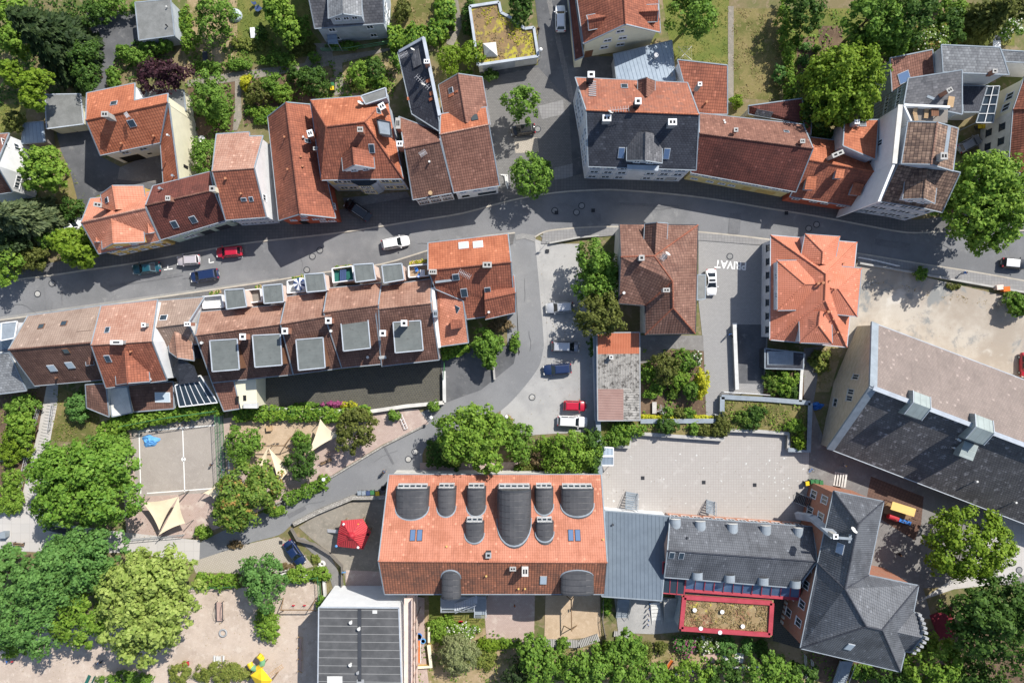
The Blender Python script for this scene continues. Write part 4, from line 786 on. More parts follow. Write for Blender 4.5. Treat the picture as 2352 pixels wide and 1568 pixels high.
b = house('yellow_house', 'pale yellow and white house with red tiles at the east edge', [(2353,176,7.6),(2460,160,7.6),(2460,420,7.6),(2316,392,7.6),(2327,252,7.6),(2395,250,10.5),(2395,330,10.5)], [(0,4,5),(0,5,1),(1,5,6,2),(2,6,3),(3,6,5,4)], 'red', ('offwhite','cream'), over=.25, wfix=[(0,4)], ridge='red')
wins(b,4,3,[2.2,5.2],[.2,.45,.7,.9],1.1,1.2,'darkmetal'); wins(b,0,4,[5.2],[.4,.75],1.3,1.6,'white')
b = house('glass_canopy', 'narrow glazed canopy along the pale yellow wall', [(2268,199,4.2),(2296,198,5.0),(2281,282,5.0),(2242,282,4.2)], [(0,3,2,1)], 'glass', 'zinc', cat='canopy', over=.1, nowall=True)
m=MB(); a,c,d,e=[W(*v) for v in ((2268,199,4.25),(2296,198,5.05),(2281,282,5.05),(2242,282,4.25))]
for u in (0,.25,.5,.75,1): m.beam(a.lerp(e,u),c.lerp(d,u),.1,.1)
m.beam(a.lerp(c,.5),e.lerp(d,.5),.1,.1); m.out('frame',Q['white'],b['root']); m=MB()
for v in (a,e): m.tube((v.x,v.y,0),v,.08,6)
m.out('post',Q['zinc'],b['root'])
# ---- south side of the street
b = gable('house', 'small blue slate house cut off by the west edge south of the street', (-60,752,5.6),(36,738,5.6),(-60,778,7.5),(30,770,7.5),(-60,815,5),(24,806,5),'metal','white',trim='white')
flatbox(b,[(4,742),(40,738),(34,776),(2,782)],8.2,1.8,'zinc','white','white',name='dormer')
b = house('slate_house', 'weathered slate roof at the west edge beside the stairway', [(-60,815,5.6),(21,810,5.6),(61,897,3.6),(-60,912,3.6)], [(0,3,2,1)], 'slategrey', 'white', over=.3)
b = gable('house', 'wide house with tan tiles towards the street and shade-darkened tiles behind', (64,725,5.8),(232,702,5.8),(19,803,10),(216,786,10),(79,886,4.6),(236,872,4.6),['tan','dark'],'offwhite',ridge='dark',fm=[0,1])  # the dark tile paints the shade of the rear slope
for x,y in ((95,750),(147,743),(152,805)): skylight(b,x,y,.8,.8,'glass','brown')
skylight(b,120,845,1.0,1.2,'glasspale'); skylight(b,161,838,1.0,1.2,'glasspale'); patch(b,199,745,2.2,2.6,'tan'); vent(b,132,867,.4,.1,'brown')
dormer(b,(198,840),(206,838),(216,838),(203,812),7.4,8.0,'dark','brown',zb=6,win=0)
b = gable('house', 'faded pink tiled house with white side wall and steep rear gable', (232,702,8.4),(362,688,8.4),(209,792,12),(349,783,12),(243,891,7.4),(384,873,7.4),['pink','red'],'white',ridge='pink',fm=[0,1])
dormer(b,(267,884),(293,880),(344,876),(286,787),8.6,11.4,'red','white',zb=0,win=0); chimney(b,267,786,13.0,1.7,.5,1.2,'grey',cap='white',flues=1); chimney(b,329,746,12,.5,.5,1,'concrete',cap='white',flues=1); skylight(b,247,758,.6,.9); skylight(b,248,823,.7,1.1); vent(b,303,807,.4,.1,'terracotta')
b = house('lean_to', 'brown tiled lean-to with pointed end above the grassy bank by the stairway', [(196,883,5),(243,880,5),(251,957,3.2),(199,936,3.2)], [(0,3,2,1)], 'dark', 'offwhite', cat='lean-to', over=.15)
b = house('flat_annex', 'cream flat roofed annex behind the pink house', [(250,891,3.2),(292,888,3.2),(304,947,3.2),(257,957,3.2)], [(0,3,2,1)], 'offwhite', 'cream', cat='annex', over=.05)
b = house('tiled_annex', 'dark tiled shed roof with white framed rooflight behind the pink house', [(294,882,3),(398,876,3),(400,938,2.6),(304,946,2.6)], [(0,3,2,1)], 'dark', 'offwhite', cat='annex', over=.05)
skylight(b,374,912,2.3,1.5,'glasspale','white')
b = house('slate_gabled_house', 'dark brown house with slate hung rear gable and chimney, next to glass canopy', [(364,690,6.6),(470,682,6.6),(354,752,9.6),(432,742,9.6),(358,800,7),(455,790,7)], GF, ['dark','dark'], 'white', ridge='tan')
b['roof'].data.materials[0]=T['tan']; b['roof'].data.materials[1]=T['dark']
dormer(b,(389,808),(408,822),(446,828),(402,762),7.2,9.0,'row','slate',zb=0,win=0); skylight(b,376,730,1.0,.9,'glass','white'); chimney(b,430,744,11,.8,.5,1.6,'brick',cap='white')
m=MB(); p=[W(396,848,5.8),W(410,822,8.4),W(446,840,6.4),W(459,876,5.0),W(411,883,5.0)]; m.add(p,[(0,4,3,2,1)]); m.out('slate_hip',T['slate'],b['root'])
b = house('glass_canopy', 'glazed lean-to canopy with white bars beside the terrace row', [(402,885,4.6),(460,862,4.6),(500,924,3.4),(412,934,3.4)], [(0,3,2,1)], 'glass', 'offwhite', cat='canopy', over=.1, trim='white')
m=MB(); a,c,d,e=[W(*v) for v in ((402,885,4.65),(460,862,4.65),(500,924,3.45),(412,934,3.45))]
for u in (.17,.34,.5,.67,.84): m.beam(a.lerp(c,u),e.lerp(d,u),.1,.1)
m.out('glazing_bar',Q['white'],b['root'])
# terrace of four
TR=[]
def unit(lbl,NW,NE,RW,RE,SW,SE,tr='zinc'):
    u=gable('terraced_house',lbl,NW,NE,RW,RE,SW,SE,['row','brown'],'pinkwall',fm=[0,1],ridge='row',group='terraced houses with flat dormers',over=.15,trim='zinc'); u['roof'].data.materials[1]=T['dark']; TR.append(u); return u  # rear slope takes the dark tile, slope shade put into its colour
A=unit('westernmost terraced house with two rear box dormers and deep rear wing',(460,716,6.2),(653,699,6.2),(449,770,10),(644,744,10),(487,879,5.2),(673,860,5.2))
B=unit('terraced house with one rear box dormer and blue striped parasol on its balcony',(658,681,6.6),(753,668,6.6),(644,744,10.5),(760,724,10.5),(674,860,5.4),(785,845,5.4))
C=unit('terraced house whose balcony holds a green mat and dark table',(752,662,6.9),(876,650,6.9),(743,717,10.9),(869,700,10.9),(785,845,5.6),(876,836,5.6))
D=unit('easternmost terraced house with white gable wall and blue chairs on its balcony',(876,657,6.5),(991,640,6.5),(862,710,10.5),(990,696,10.5),(877,841,5.5),(1009,826,5.5))
for u,pts,z in ((A,[(482,782),(545,778),(550,848),(488,853)],9.4),(A,[(580,770),(644,767),(648,838),(586,843)],9.4),(B,[(680,780),(742,775),(747,844),(686,850)],9.4),(C,[(783,736),(845,730),(851,799),(789,806)],9.6),(D,[(903,740),(966,736),(972,804),(908,810)],9.5)): flatbox(u,pts,z,3.4,'box','brown')
for u,pts,z in ((A,[(516,666),(560,663),(567,704),(521,710)],8.8),(A,[(603,656),(648,652),(652,693),(607,697)],8.8),(B,[(699,630),(744,627),(750,667),(705,671)],9.2),(C,[(812,608),(857,605),(863,642),(817,648)],9.4),(D,[(877,610),(923,605),(928,642),(882,650)],9.2)): flatbox(u,pts,z,5.0,'box','pinkwall')
for u,x,y in ((A,557,773),(A,654,760),(B,754,736),(C,879,765),(D,928,742)): chimney(u,x,y,11.8,.8,.8,1.8,'brick',cap='white',flues=1)
for u,x,y in ((A,466,787),(B,762,760),(D,936,756),(C,846,820)): vent(u,x,y,.5,.14,'pale')
patch(D,879,820,1.1,.5,'pale'); patch(D,906,757,.4,.5,'terracotta')
def balcony(u,pts,z,fl,pl=True):
    P=PL(pts,z); P=P if area2(P)>0 else P[::-1]; m=MB(); m.prism([(p.x,p.y) for p in P],z-.25,z); o=m.out('balcony',Q[fl],u['root'])
    m=MB(); 
    for k in range(4): m.beam(P[k]+Vector((0,0,.45)),P[(k+1)%4]+Vector((0,0,.45)),.14,.9)
    m.out('balcony_wall',Q['white'],o); m=MB(); m.prism(inset([(p.x,p.y) for p in P],.35),0,z-.25); m.out('oriel',Q['pinkwall'],u['root']); return P,o
for u,pts,z,fl in ((A,[(470,682),(515,678),(519,706),(472,709)],5.6,'pale'),(A,[(560,668),(602,664),(606,692),(566,698)],5.6,'woodgrey'),(B,[(664,646),(700,640),(704,670),(664,674)],6.2,'pale'),(C,[(766,618),(812,612),(816,644),(768,650)],6.4,'teal'),(D,[(940,612),(984,608),(986,634),(941,638)],6.2,'tan2')): balcony(u,pts,z,fl)
m=MB(); p=PL([(487,878),(588,866),(590,928),(514,942)],4.4); b=house('rear_wing','brown tiled rear wing with cream wall stepping down to the hedge', [(487,879,5.0),(537,874,5.0),(552,938,3.4),(514,944,3.4)],[(0,3,2,1)],'brown','cream',cat='house wing',over=.12); b['roof'].data.materials[0]=T['brown']
b=house('rear_annex','cream walled rear annex with two slit windows beside the dark paved yard',[(538,876,4.4),(588,870,4.4),(591,934,4.0),(553,938,4.0)],[(0,3,2,1)],'cream','cream',cat='annex',over=.05,trim=None)
for x,y in ((545,916),(562,914)): patch(b,x,y,.5,.9,'black','slit_window',.03)
patch(b,578,930,2.2,.8,'pale','bench_box',.6)
# corner house red
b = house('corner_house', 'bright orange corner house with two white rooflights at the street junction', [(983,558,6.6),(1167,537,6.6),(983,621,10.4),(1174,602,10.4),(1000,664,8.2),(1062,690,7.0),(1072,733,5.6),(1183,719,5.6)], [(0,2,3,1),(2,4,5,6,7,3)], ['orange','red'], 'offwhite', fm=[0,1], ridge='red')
dormer(b,(1182,632),(1184,672),(1184,718),(1113,688),6.6,8.8,'red','offwhite',zb=0,win=0)
for x in (1065,1098): skylight(b,x,564 if x<1080 else 562,1.4,1.3,'glasspale','white')
chimney(b,994,624,12,1.0,.6,1.8,'brick',flues=3); chimney(b,1119,608,11.6,1.2,.7,1.4,'black',flues=2); skylight(b,1047,636,.9,.9); skylight(b,1066,672,.9,1.3); skylight(b,1120,666,.8,.8); aerial(b,1069,632,1.6,1.8,-.5); vent(b,1123,717,.5,.12,'pale'); m=MB(); m.beam(W(1000,648,9.1),W(1055,641,9.2),.35,.2); m.out('flashing',Q['zinc'],b['root'])
b = house('low_wing', 'low orange wing of the corner house beside the terrace gable', [(1001,655,7.0),(1012,655,7.4),(1064,692,7.0),(1076,787,5.4),(1009,796,5.0)], [(0,4,3,2,1)], 'orange', 'white', cat='house wing', over=.15)
b['roof'].data.materials[0]=T['bright']
skylight(b,1046,709,1.1,1.0,'glass','lightmetal'); flatbox(b,[(1034,734),(1062,732),(1063,752),(1036,756)],7.2,1.2,'red','zinc',None); chimney(b,1000,720,10.4,.5,1.0,3,'brick',cap='zinc'); m=MB(); m.beam(W(994,660,8.0),W(1009,798,6.0),.5,.3); m.out('coping',Q['white'],b['root'])
# ---- middle east
b = house('house', 'brown hip roofed house with cross gable beside the private forecourt', [(1422,515,6),(1603,517,6),(1597,766,6),(1482,768,6),(1482,702,6),(1421,697,6),(1426,590,9.6),(1503,588,9.6),(1545,646,9.9),(1546,707,9.6)],
    [(6,7,1,0),(7,8,9,2,1),(9,3,2),(8,4,3,9),(7,6,5,4,8)], 'brown', 'offwhite', ridge='red', trim='darkmetal')
b['roof'].data.materials[0]=m_tile('rosy_brown_tile', (.25, .14, .105), (.17, .085, .064), (.045, .028, .025), pv=.5, pu=.42, var=.55, jv=.7, ju=.5)
T['rosy']=b['roof'].data.materials[0]
dormer(b,(1481,514),(1509,511),(1534,513),(1505,582),7.6,9.5,'rosy','offwhite',zb=5,win=1); chimney(b,1474,592,11,.7,.7,1.6,'concrete',flues=1); chimney(b,1531,666,10.8,.9,.5,1.4,'concrete'); patch(b,1463,648,1.4,1.6,'slatemid'); dish(b,1529,587,.45,1.0); aerial(b,1521,592,1.0,1.0,.9); vent(b,1432,673,.5,.14,'pale'); vent(b,1470,617,.6,.1,'chrome'); vent(b,1556,658,.4,.12,'zinc'); skylight(b,1551,612,.6,.5)
b = house('porch_roof', 'small grey canopy over the house entrance beside the white car', [(1602,631,3),(1620,631,2.8),(1620,686,2.8),(1601,689,3)], [(0,3,2,1)], 'felt', 'grey', cat='canopy', nowall=True); m=MB()
for p in PL([(1619,633),(1619,684)],2.7): m.tube((p.x,p.y,0),p,.06,6)
m.out('post',Q['grey'],b['root'])
b = house('corrugated_garage', 'long garage with orange band and mossy corrugated sheet roof', [(1371,764,3.6),(1469.5,763,3.3),(1469.5,812,3.3),(1371.5,813,3.6),(1372,893,3.6),(1432,893,3.43),(1470,892,3.3),(1470,965,3.3),(1432,965.5,3.43),(1373,966,3.6)], [(0,3,2,1),(3,4,5,6,2),(4,9,8,5),(5,8,7,6)], ['corr_o','corr_g','corr_r'], 'bluegrey', cat='garage', fm=[0,1,2,1], over=.12, trim='grey')
for pg in b['roof'].data.polygons: pass
chimney(b,1404,820,4.6,.5,.5,1.2,'rust',cap='pale',flues=1)
VB = house('villa', 'square villa with bright new orange hipped roof and four hipped dormers', [(1770,540,5.3),(1968,557,5.3),(1945,797,5.3),(1768,780,5.3),(1897,629,9.9),(1895,690,9.9)], [(0,4,1),(0,3,5,4),(3,2,5),(1,4,5,2)], 'new', 'greywhite', ridge='new', over=.55, trim='lightmetal')
for L,A_,Rr,Bk in (((1849,537),(1890,578),(1929,543),(1888,606)),((1785,713),(1849,653),(1785,598),(1872,652)),((1979,616),(1925,663),(1969,727),(1908,662)),((1837,787),(1880,747),(1912,789),(1884,714))): dormer(VB,L,A_,Rr,Bk,7.5,9.3,'new','greywhite',zb=4.5,win=2,hip=True)
for x,y in ((1904,645),(1916,665),(1912,733),(1922,763),(1936,605)): vent(VB,x,y,.35,.09,'terracotta')
for x,y in ((1876,651),(1887,650),(1899,716)): vent(VB,x,y,.6,.13,'terracotta')
wins(VB,0,3,[3.0],7,1.0,1.4,'darkmetal')
b = house('canopy', 'dark blue flat canopy beside the orange villa', [(1757,800,2.8),(1846,810,2.8),(1845,848,2.8),(1757,846,2.8)], [(0,3,2,1)], 'metal', 'darkmetal', cat='canopy', over=.1)
b['roof'].data.materials[0]=T['slate']; patch(b,1792,822,4.2,2.2,'zinc','skylight_sheet',.06)
# hall
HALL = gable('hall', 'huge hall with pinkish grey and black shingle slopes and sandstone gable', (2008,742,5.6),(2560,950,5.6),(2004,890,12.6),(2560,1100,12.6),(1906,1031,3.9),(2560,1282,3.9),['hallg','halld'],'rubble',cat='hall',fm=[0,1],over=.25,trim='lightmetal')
m=MB(); P_=HALL['P']; u=Vector((0,0,.1)); m.beam(P_[0]+u,P_[2]+u,1.15,.35); m.beam(P_[2]+u,P_[4]+u,1.15,.35); m.out('coping',Q['zinc'],HALL['root']); m=MB(); m.beam(P_[2]+u*1.5,P_[3]+u*1.5,.65,.3); m.out('ridge_cap',Q['lightmetal'],HALL['root'])
def ridgebox(x,y,mat,sc=1.0):
    p,_=hit(HALL,x,y); r=(P_[3]-P_[2]); r.z=0; r.normalize(); s=Vector((r.y,-r.x,0))
    m=MB(); w=1.35*sc
    prof=[(-1.7,-1.6),(-1.7,.15),(0,1.25),(1.9,.15),(1.9,-2.0)]
    vs=[p+s*a*sc+Vector((0,0,z*sc))-r*w for a,z in prof]+[p+s*a*sc+Vector((0,0,z*sc))+r*w for a,z in prof]; n=5
    m.add(vs,[(i,i+n,(i+1)%n+n,(i+1)%n) for i in range(n)]+[tuple(range(n))[::-1],tuple(range(n,2*n))]); 
    o=m.out('ridge_ventilator',Q[mat],HALL['root']); m=MB()
    for k in (-1,1): m.beam(p+r*w*k+s*-1.75*sc+Vector((0,0,.2*sc)),p+r*w*k+Vector((0,0,1.3*sc)),.1,.08); m.beam(p+r*w*k+Vector((0,0,1.3*sc)),p+r*w*k+s*1.95*sc+Vector((0,0,.2*sc)),.1,.08)
    m.out('edge_strip',Q['lightmetal'],o)
ridgebox(2106,929,'zinc2',1.0); ridgebox(2248,984,'zinc2',1.05)
m=MB(); p,n=hit(HALL,2213,1032); r=(P_[3]-P_[2]); r.z=0; r.normalize(); s=Vector((r.y,-r.x,0)); m.obox(p+Vector((0,0,.5)),r*1.1,s*1.2,Vector((0,0,.7))); m.out('roof_box',Q['zinc2'],HALL['root'])
for x,y in ((2196,1007),(2187,1027),(2240,1104),(2329,1152),(2200,1010)): vent(HALL,x,y,.5,.1,'pale')
a_,c_=wall_line(HALL,0,2); wins(HALL,2,4,[6.2],[.1,.2],.9,1.8,'stonewhite'); wins(HALL,0,2,[6.2],[.86],.9,1.8,'stonewhite'); wins(HALL,2,4,[2.0],[.3],1.4,1.2,'stonewhite')
# ---- school group
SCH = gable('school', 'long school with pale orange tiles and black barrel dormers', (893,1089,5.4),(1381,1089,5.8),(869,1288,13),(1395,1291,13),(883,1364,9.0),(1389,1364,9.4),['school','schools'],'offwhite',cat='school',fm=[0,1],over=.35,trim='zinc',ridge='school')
for x0,x1,yf,yb,ze,zc in ((909,985,1121,1215,8.4,9.6),(1004,1047,1120,1215,8.4,9.4),(1072,1116,1120,1215,8.4,9.4),(1228,1271,1120,1215,8.4,9.4),(1288,1364,1121,1215,8.4,9.6),(1068,1112,1198,1285,10.8,11.7),(1230,1272,1198,1285,10.8,11.7)): barrel(SCH,x0,x1,yf,yb,ze,zc,ze-2.6)
barrel(SCH,1142,1220,1121,1278,9.6,12.0,6.0)
barrel(SCH,1014,1058,1370,1300,11.0,12.0,8.0,win=False); barrel(SCH,1288,1364,1361,1300,11.2,12.1,8.5,win=False)
for x in (948,964,1311,1327): skylight(SCH,x,1229,.68,1.6,'glassblue','darkmetal')
skylight(SCH,1248,1331,.9,1.6,'glasspale','grey'); chimney(SCH,1206,1312,13.6,.8,1.3,2.2,'brick',cap='stonewhite',rz=0,flues=2); chimney(SCH,1122,1275,13.4,.7,.7,1.2,'darkmetal',cap='grey',flues=1); chimney(SCH,1178,1306,13,.8,.5,1.2,'brick')
for x,y in ((1098,1223),(1173,1221),(1026,1253),(1385,1237),(1117,1321),(1191,1350),(1206,1350)): vent(SCH,x,y,.25,.09,'ochre')
b = house('link_building', 'link building with dark blue standing seam roof joined to the orange school', [(1389,1172,3.8),(1538,1185,4.0),(1520,1379,6.4),(1382,1369,6.4)], [(0,3,2,1)], 'seam', 'white', cat='school wing', over=.3)
vent(b,1407,1203,.4,.1,'darkmetal')
LK=b
GR = gable('school_wing', 'grey pantiled school wing with little arched dormers by the tiled yard', (1539,1186,4.2),(1868,1209,4.2),(1533,1264,8.6),(1877,1289,8.6),(1526,1325,6.4),(1832,1350,6.4),'anthra',('pinkstone','pinkstone'),cat='school wing',over=.35,ridge='slate')
b=GR
def eyebrow(b,x,y,w,d,sgn):
    p,n=hit(b,x,y); m=MB(); c=Vector((p.x,p.y,p.z)); k=10; A=[]
    for i in range(k+1):
        a=math.pi*i/k; A.append(c+Vector((-math.cos(a)*w,sgn*d,math.sin(a)*w*.9)))
    B=[Vector((v.x,v.y-sgn*d*2.2,v.z)) for v in A]; m.add(A+B,[(i,i+1,k+2+i,k+1+i) for i in range(k)]+[tuple(range(k+1))]); o=m.out('dormer',Q['zinc'],b['root'])
    m=MB(); m.add([v+Vector((0,sgn*.03,0)) for v in A],[tuple(range(k+1))]); m.out('window',Q['pale'],o)
for x,y in ((1551,1201),(1608,1206),(1682,1212),(1758,1216),(1834,1221)): eyebrow(b,x,y,.85,.7,1)
for x,y in ((1601,1321),(1675,1327),(1752,1333),(1826,1340)): eyebrow(b,x,y,.85,.5,-1)
skylight(b,1543,1274,.7,1.1); skylight(b,1565,1275,.7,1.1); vent(b,1578,1233,.4,.1,'darkmetal')
wins(b,0,1,[2.2],12,1.3,1.6,'white','terracotta')
b = house('glass_roof', 'tinted glass roof with pink bars between link building and grey wing', [(1523,1290,6.0),(1578,1293,6.0),(1571,1365,5.0),(1521,1361,5.0)], [(0,3,2,1)], 'glass', 'white', cat='glass roof', over=.1, trim='redpaint')
m=MB(); a,c,d,e=[v+Vector((0,0,.06)) for v in b['P']]
for u in (.33,.66): m.beam(a.lerp(c,u),e.lerp(d,u),.09,.09)
m.beam(a.lerp(e,.5),c.lerp(d,.5),.09,.09); m.out('glazing_bar',Q['redpaint'],b['root'])
b = house('glass_roof', 'long strip of sloping glazing with crimson posts above the green roof', [(1576,1327,6.2),(1838,1349,6.2),(1835,1374,4.6),(1573,1354,4.6)], [(0,3,2,1)], 'glassblue', 'white', cat='glass roof', over=.1, trim='redpaint')
m=MB(); a,c,d,e=[v+Vector((0,0,.06)) for v in b['P']]
for k in range(13): m.beam(a.lerp(c,k/12),e.lerp(d,k/12),.12 if k in (2,3,7,8,11) else .06,.1)
m.beam(e,d,.5,.2); m.out('glazing_bar',Q['redpaint'],b['root'])
gr=[(1566,1364),(1777,1378),(1772,1461),(1558,1446)]; b = house('green_roofed_hall', 'flat sedum roof pavilion framed by a broad crimson parapet', [(x,y,4.4) for x,y in gr], [(0,3,2,1)], 'sedum2', 'bluegrey', cat='school wing', over=.2, trim=None)
m=MB(); P_=[p+Vector((0,0,.15)) for p in b['P']]; I_=[Vector((q.x,q.y,P_[0].z)) for q in inset([(p.x,p.y) for p in ccw(P_)],.35)]
for k in range(4): m.beam(I_[k],I_[(k+1)%4],.68,.45)
m.out('parapet',Q['redpaint'],b['root'])
for x,y in ((1594,1398),(1782,1402),(1652,1449),(1704,1435),(1772,1435),(1608,1440),(1657,1402)):
    if x<1765: vent(b,x,y,.4,.2,'white')
BR = house('brick_school', 'old brick school tower block with dark grey hipped roofs', [(1915,1127,9),(2030,1151,9),(1971,1203,13),(1941,1352,13),(1995,1320,9),(2110,1344,9),(2099,1401,9),(2079,1497,9),(2068,1542,9),(1838,1488,9),(1878,1292,9),(1990,1438,14.4),(2026,1446,14.4)],
    [(0,2,1),(0,10,3,2),(1,2,3,4),(10,9,11,3),(3,11,12,5,4),(5,12,6),(6,12,8,7),(9,8,12,11)], 'anthra', 'brick', cat='school building', over=.35, ridge='slate', trim='zinc')
b=BR; wins(b,10,9,[2.4,6.2],[.12,.34,.58,.8],1.3,1.9,'white'); wins(b,0,10,[2.4,6.2],[.15,.4],1.3,1.9,'white'); skylight(b,1951,1484,.9,1.4,'glasspale'); skylight(b,1930,1259,1.4,1.0,'glassblue'); chimney(b,1920,1232,14,.6,.6,1.8,'concrete',cap='white',flues=1); dish(b,1951,1214,.55,1.2)
m=MB(); 
for u in range(16):
    a_,c_=wall_line(b,10,9); t=Vector((c_.x-a_.x,c_.y-a_.y,0)); L_=t.length; t.normalize(); n=Vector((t.y,-t.x,0)); q=Vector((a_.x,a_.y,.9))+t*L_*(u+.5)/16
    m.obox(q+n*.06,t*.22,n*.06,Vector((0,0,.5)))
m.out('quoin_stone',Q['stonewhite'],b['root'])
m=MB(); m.beam(W(1866,1189,4.5),W(1915,1229,11),1.1,.7); m.beam(W(1830,1183,1.5),W(1866,1189,4.5),1.1,.7); m.out('roof_duct',Q['lightmetal'],b['root']); m=MB(); m.beam(W(1924,1234,12.6),W(1958,1237,12.6),.35,.2); m.beam(W(1953,1226,12.5),W(1951,1246,12.5),.4,.2); m.out('roof_walkway',Q['zinc'],b['root'])
E = house('stepped_gable_wing', 'small slate wing ending in a round stepped gable of pale stones', [(2072,1400,9),(2110,1408,9),(2038,1446,11.4),(2119,1464,11.4),(2052,1489,9),(2090,1497,9)], GF, 'anthra', 'brick', cat='school wing', over=.2)
m=MB()
for k,(x,y) in enumerate(((2113,1412),(2118,1421),(2122,1431),(2125,1442),(2127,1453),(2129,1466),(2123,1475),(2117,1484),(2109,1492),(2100,1499))):
    z=9.6+2.4*(1-abs(k-4.8)/4.8); c=W(x,y,z); m.obox(c-Vector((0,0,.3)),Vector((.26,-.06,0)),Vector((.04,.17,0)),Vector((0,0,.35)))
m.out('crenellation',Q['grey'],E['root'])
# white block
WB = house('apartment_block', 'white flat roofed block with black felt strips at the bottom edge', [(732,1394,9.4),(916,1395,9.4),(926,1680,9.4),(729,1680,9.4)], [(0,3,2,1)], 'feltd', 'white', cat='apartment block', over=.04, trim='lightmetal')
wb=WB; vent(wb,807,1426,.5,.16,'pale'); vent(wb,806,1523,.5,.16,'pale'); vent(wb,826,1440,.6,.16,'pale'); vent(wb,823,1541,.5,.14,'grey'); patch(wb,861,1404,.7,.5,'pale'); patch(wb,769,1561,2.3,1.2,'pale'); patch(wb,828,1566,1.1,.9,'grey'); patch(wb,826,1480,.55,11,'darkmetal','cable_duct')
a_,c_=wall_line(wb,1,2); 
for z in (2.6,5.4,8.2):
    m=MB(); m.box(a_.x,c_.y+1,z-.15,a_.x+1.3,a_.y-.6,z,0); m.box(a_.x+1.22,c_.y+1,z,a_.x+1.3,a_.y-.6,z+.95,0); m.out('balcony',Q['pinkwall'],wb['root'])
m=MB()
for y in (1440,1480,1520,1560): p=W(935,y,8); m.tube((a_.x+1.36,p.y,0),(a_.x+1.36,p.y,9.2),.08,6)
m.out('balcony_post',Q['pinkstone'],wb['root'])
# ---------------------------------------------------------------- vegetation
NR = np.random.default_rng(11)
L = dict(dark=m_leaf('dark_needle', (0.021, 0.045, 0.015), (0.057, 0.093, 0.030)), mid=m_leaf('mid_green_leaf', (0.076, 0.164, 0.021), (0.185, 0.311, 0.046)), deep=m_leaf('deep_green_leaf', (0.036, 0.087, 0.015), (0.093, 0.173, 0.030)),
 bright=m_leaf('bright_green_leaf', (.105, .21, .022), (.225, .345, .048)), lime=m_leaf('lime_leaf', (.115, .205, .014), (.215, .31, .03)), yel=m_leaf('pale_yellow_green_leaf', (.19, .275, .05), (.36, .44, .115)),
 blue=m_leaf('feathery_green_leaf', (.075, .18, .04), (.155, .30, .075)), olive=m_leaf('olive_leaf', (0.080, 0.099, 0.019), (0.168, 0.189, 0.045)), big=m_leaf('yellowish_mid_leaf', (.085, .19, .018), (.20, .34, .05), (.13, .27, .06)), purple=m_leaf('purple_leaf', (0.034, 0.014, 0.020), (0.077, 0.031, 0.042)),
 rusty=m_leaf('rust_tinged_leaf', (0.085, 0.170, 0.025), (0.204, 0.289, 0.051), (0.442, 0.255, 0.085)), spruce=m_leaf('grey_green_needle', (0.056, 0.088, 0.040), (0.160, 0.200, 0.088)), brown=m_leaf('brown_bush_leaf', (.16,.12,.06), (.26,.19,.10)),
 gold=m_leaf('golden_leaf', (0.375, 0.375, 0.025), (0.525, 0.525, 0.037)), ivy=m_leaf('ivy_leaf', (0.070, 0.170, 0.024), (0.220, 0.340, 0.040)), pinkf=m_leaf('pink_blossom', (.32,.05,.18), (.42,.12,.25)), whitef=m_leaf('white_blossom', (.7,.7,.62), (.8,.8,.7)),
 straw=m_leaf('dry_straw', (.26,.20,.09), (.36,.28,.13)), grass=m_leaf('grass_blade', (0.130, 0.182, 0.033), (0.260, 0.286, 0.065)), olive2=m_leaf('grey_olive_leaf', (0.162, 0.196, 0.076), (0.289, 0.315, 0.145)))
def quads(c, n, size, asp=1.0, spin=None, along=None):
    """leaf quads: centres c, normals n, half sizes"""
    k = len(c); n = n / np.maximum(np.linalg.norm(n, axis=1, keepdims=True), 1e-6)
    r = NR.normal(size=(k, 3)) if along is None else along
    a = r - (r * n).sum(1, keepdims=True) * n; a /= np.maximum(np.linalg.norm(a, axis=1, keepdims=True), 1e-6); b = np.cross(n, a)
    s = size[:, None]; fold = n * s * .25
    v = np.stack([c - a * s * asp, c + b * s / asp * .8 + fold, c + a * s * asp, c - b * s / asp * .8 + fold], 1)
    return v.reshape(-1, 3)
def leafmesh(name, v, mat):
    me = bpy.data.meshes.new(name); k = len(v) // 4
    me.vertices.add(len(v)); me.vertices.foreach_set('co', v.astype(np.float32).ravel())
    me.loops.add(len(v)); me.loops.foreach_set('vertex_index', np.arange(len(v), dtype=np.int32))
    me.polygons.add(k); me.polygons.foreach_set('loop_start', np.arange(0, len(v), 4, dtype=np.int32))
    me.materials.append(mat); me.update(calc_edges=True); return me
def clump_leaves(cc, rc, per, leaf, out, up=.3, jit=.55):
    k = len(cc); d = NR.normal(size=(k * per, 3)); d[:, 2] = np.abs(d[:, 2]) * .9 - .25; d /= np.linalg.norm(d, axis=1, keepdims=True)
    c = np.repeat(cc, per, 0) + d * np.repeat(rc, per)[:, None] * NR.uniform(.45, 1.08, (k * per, 1)) * np.array([1, 1, .8])
    n = d * .8 + np.repeat(out, per, 0) * .35 + np.array([0, 0, up]) + NR.normal(size=d.shape) * jit
    return quads(c, n, leaf * NR.uniform(.55, 1.3, k * per))
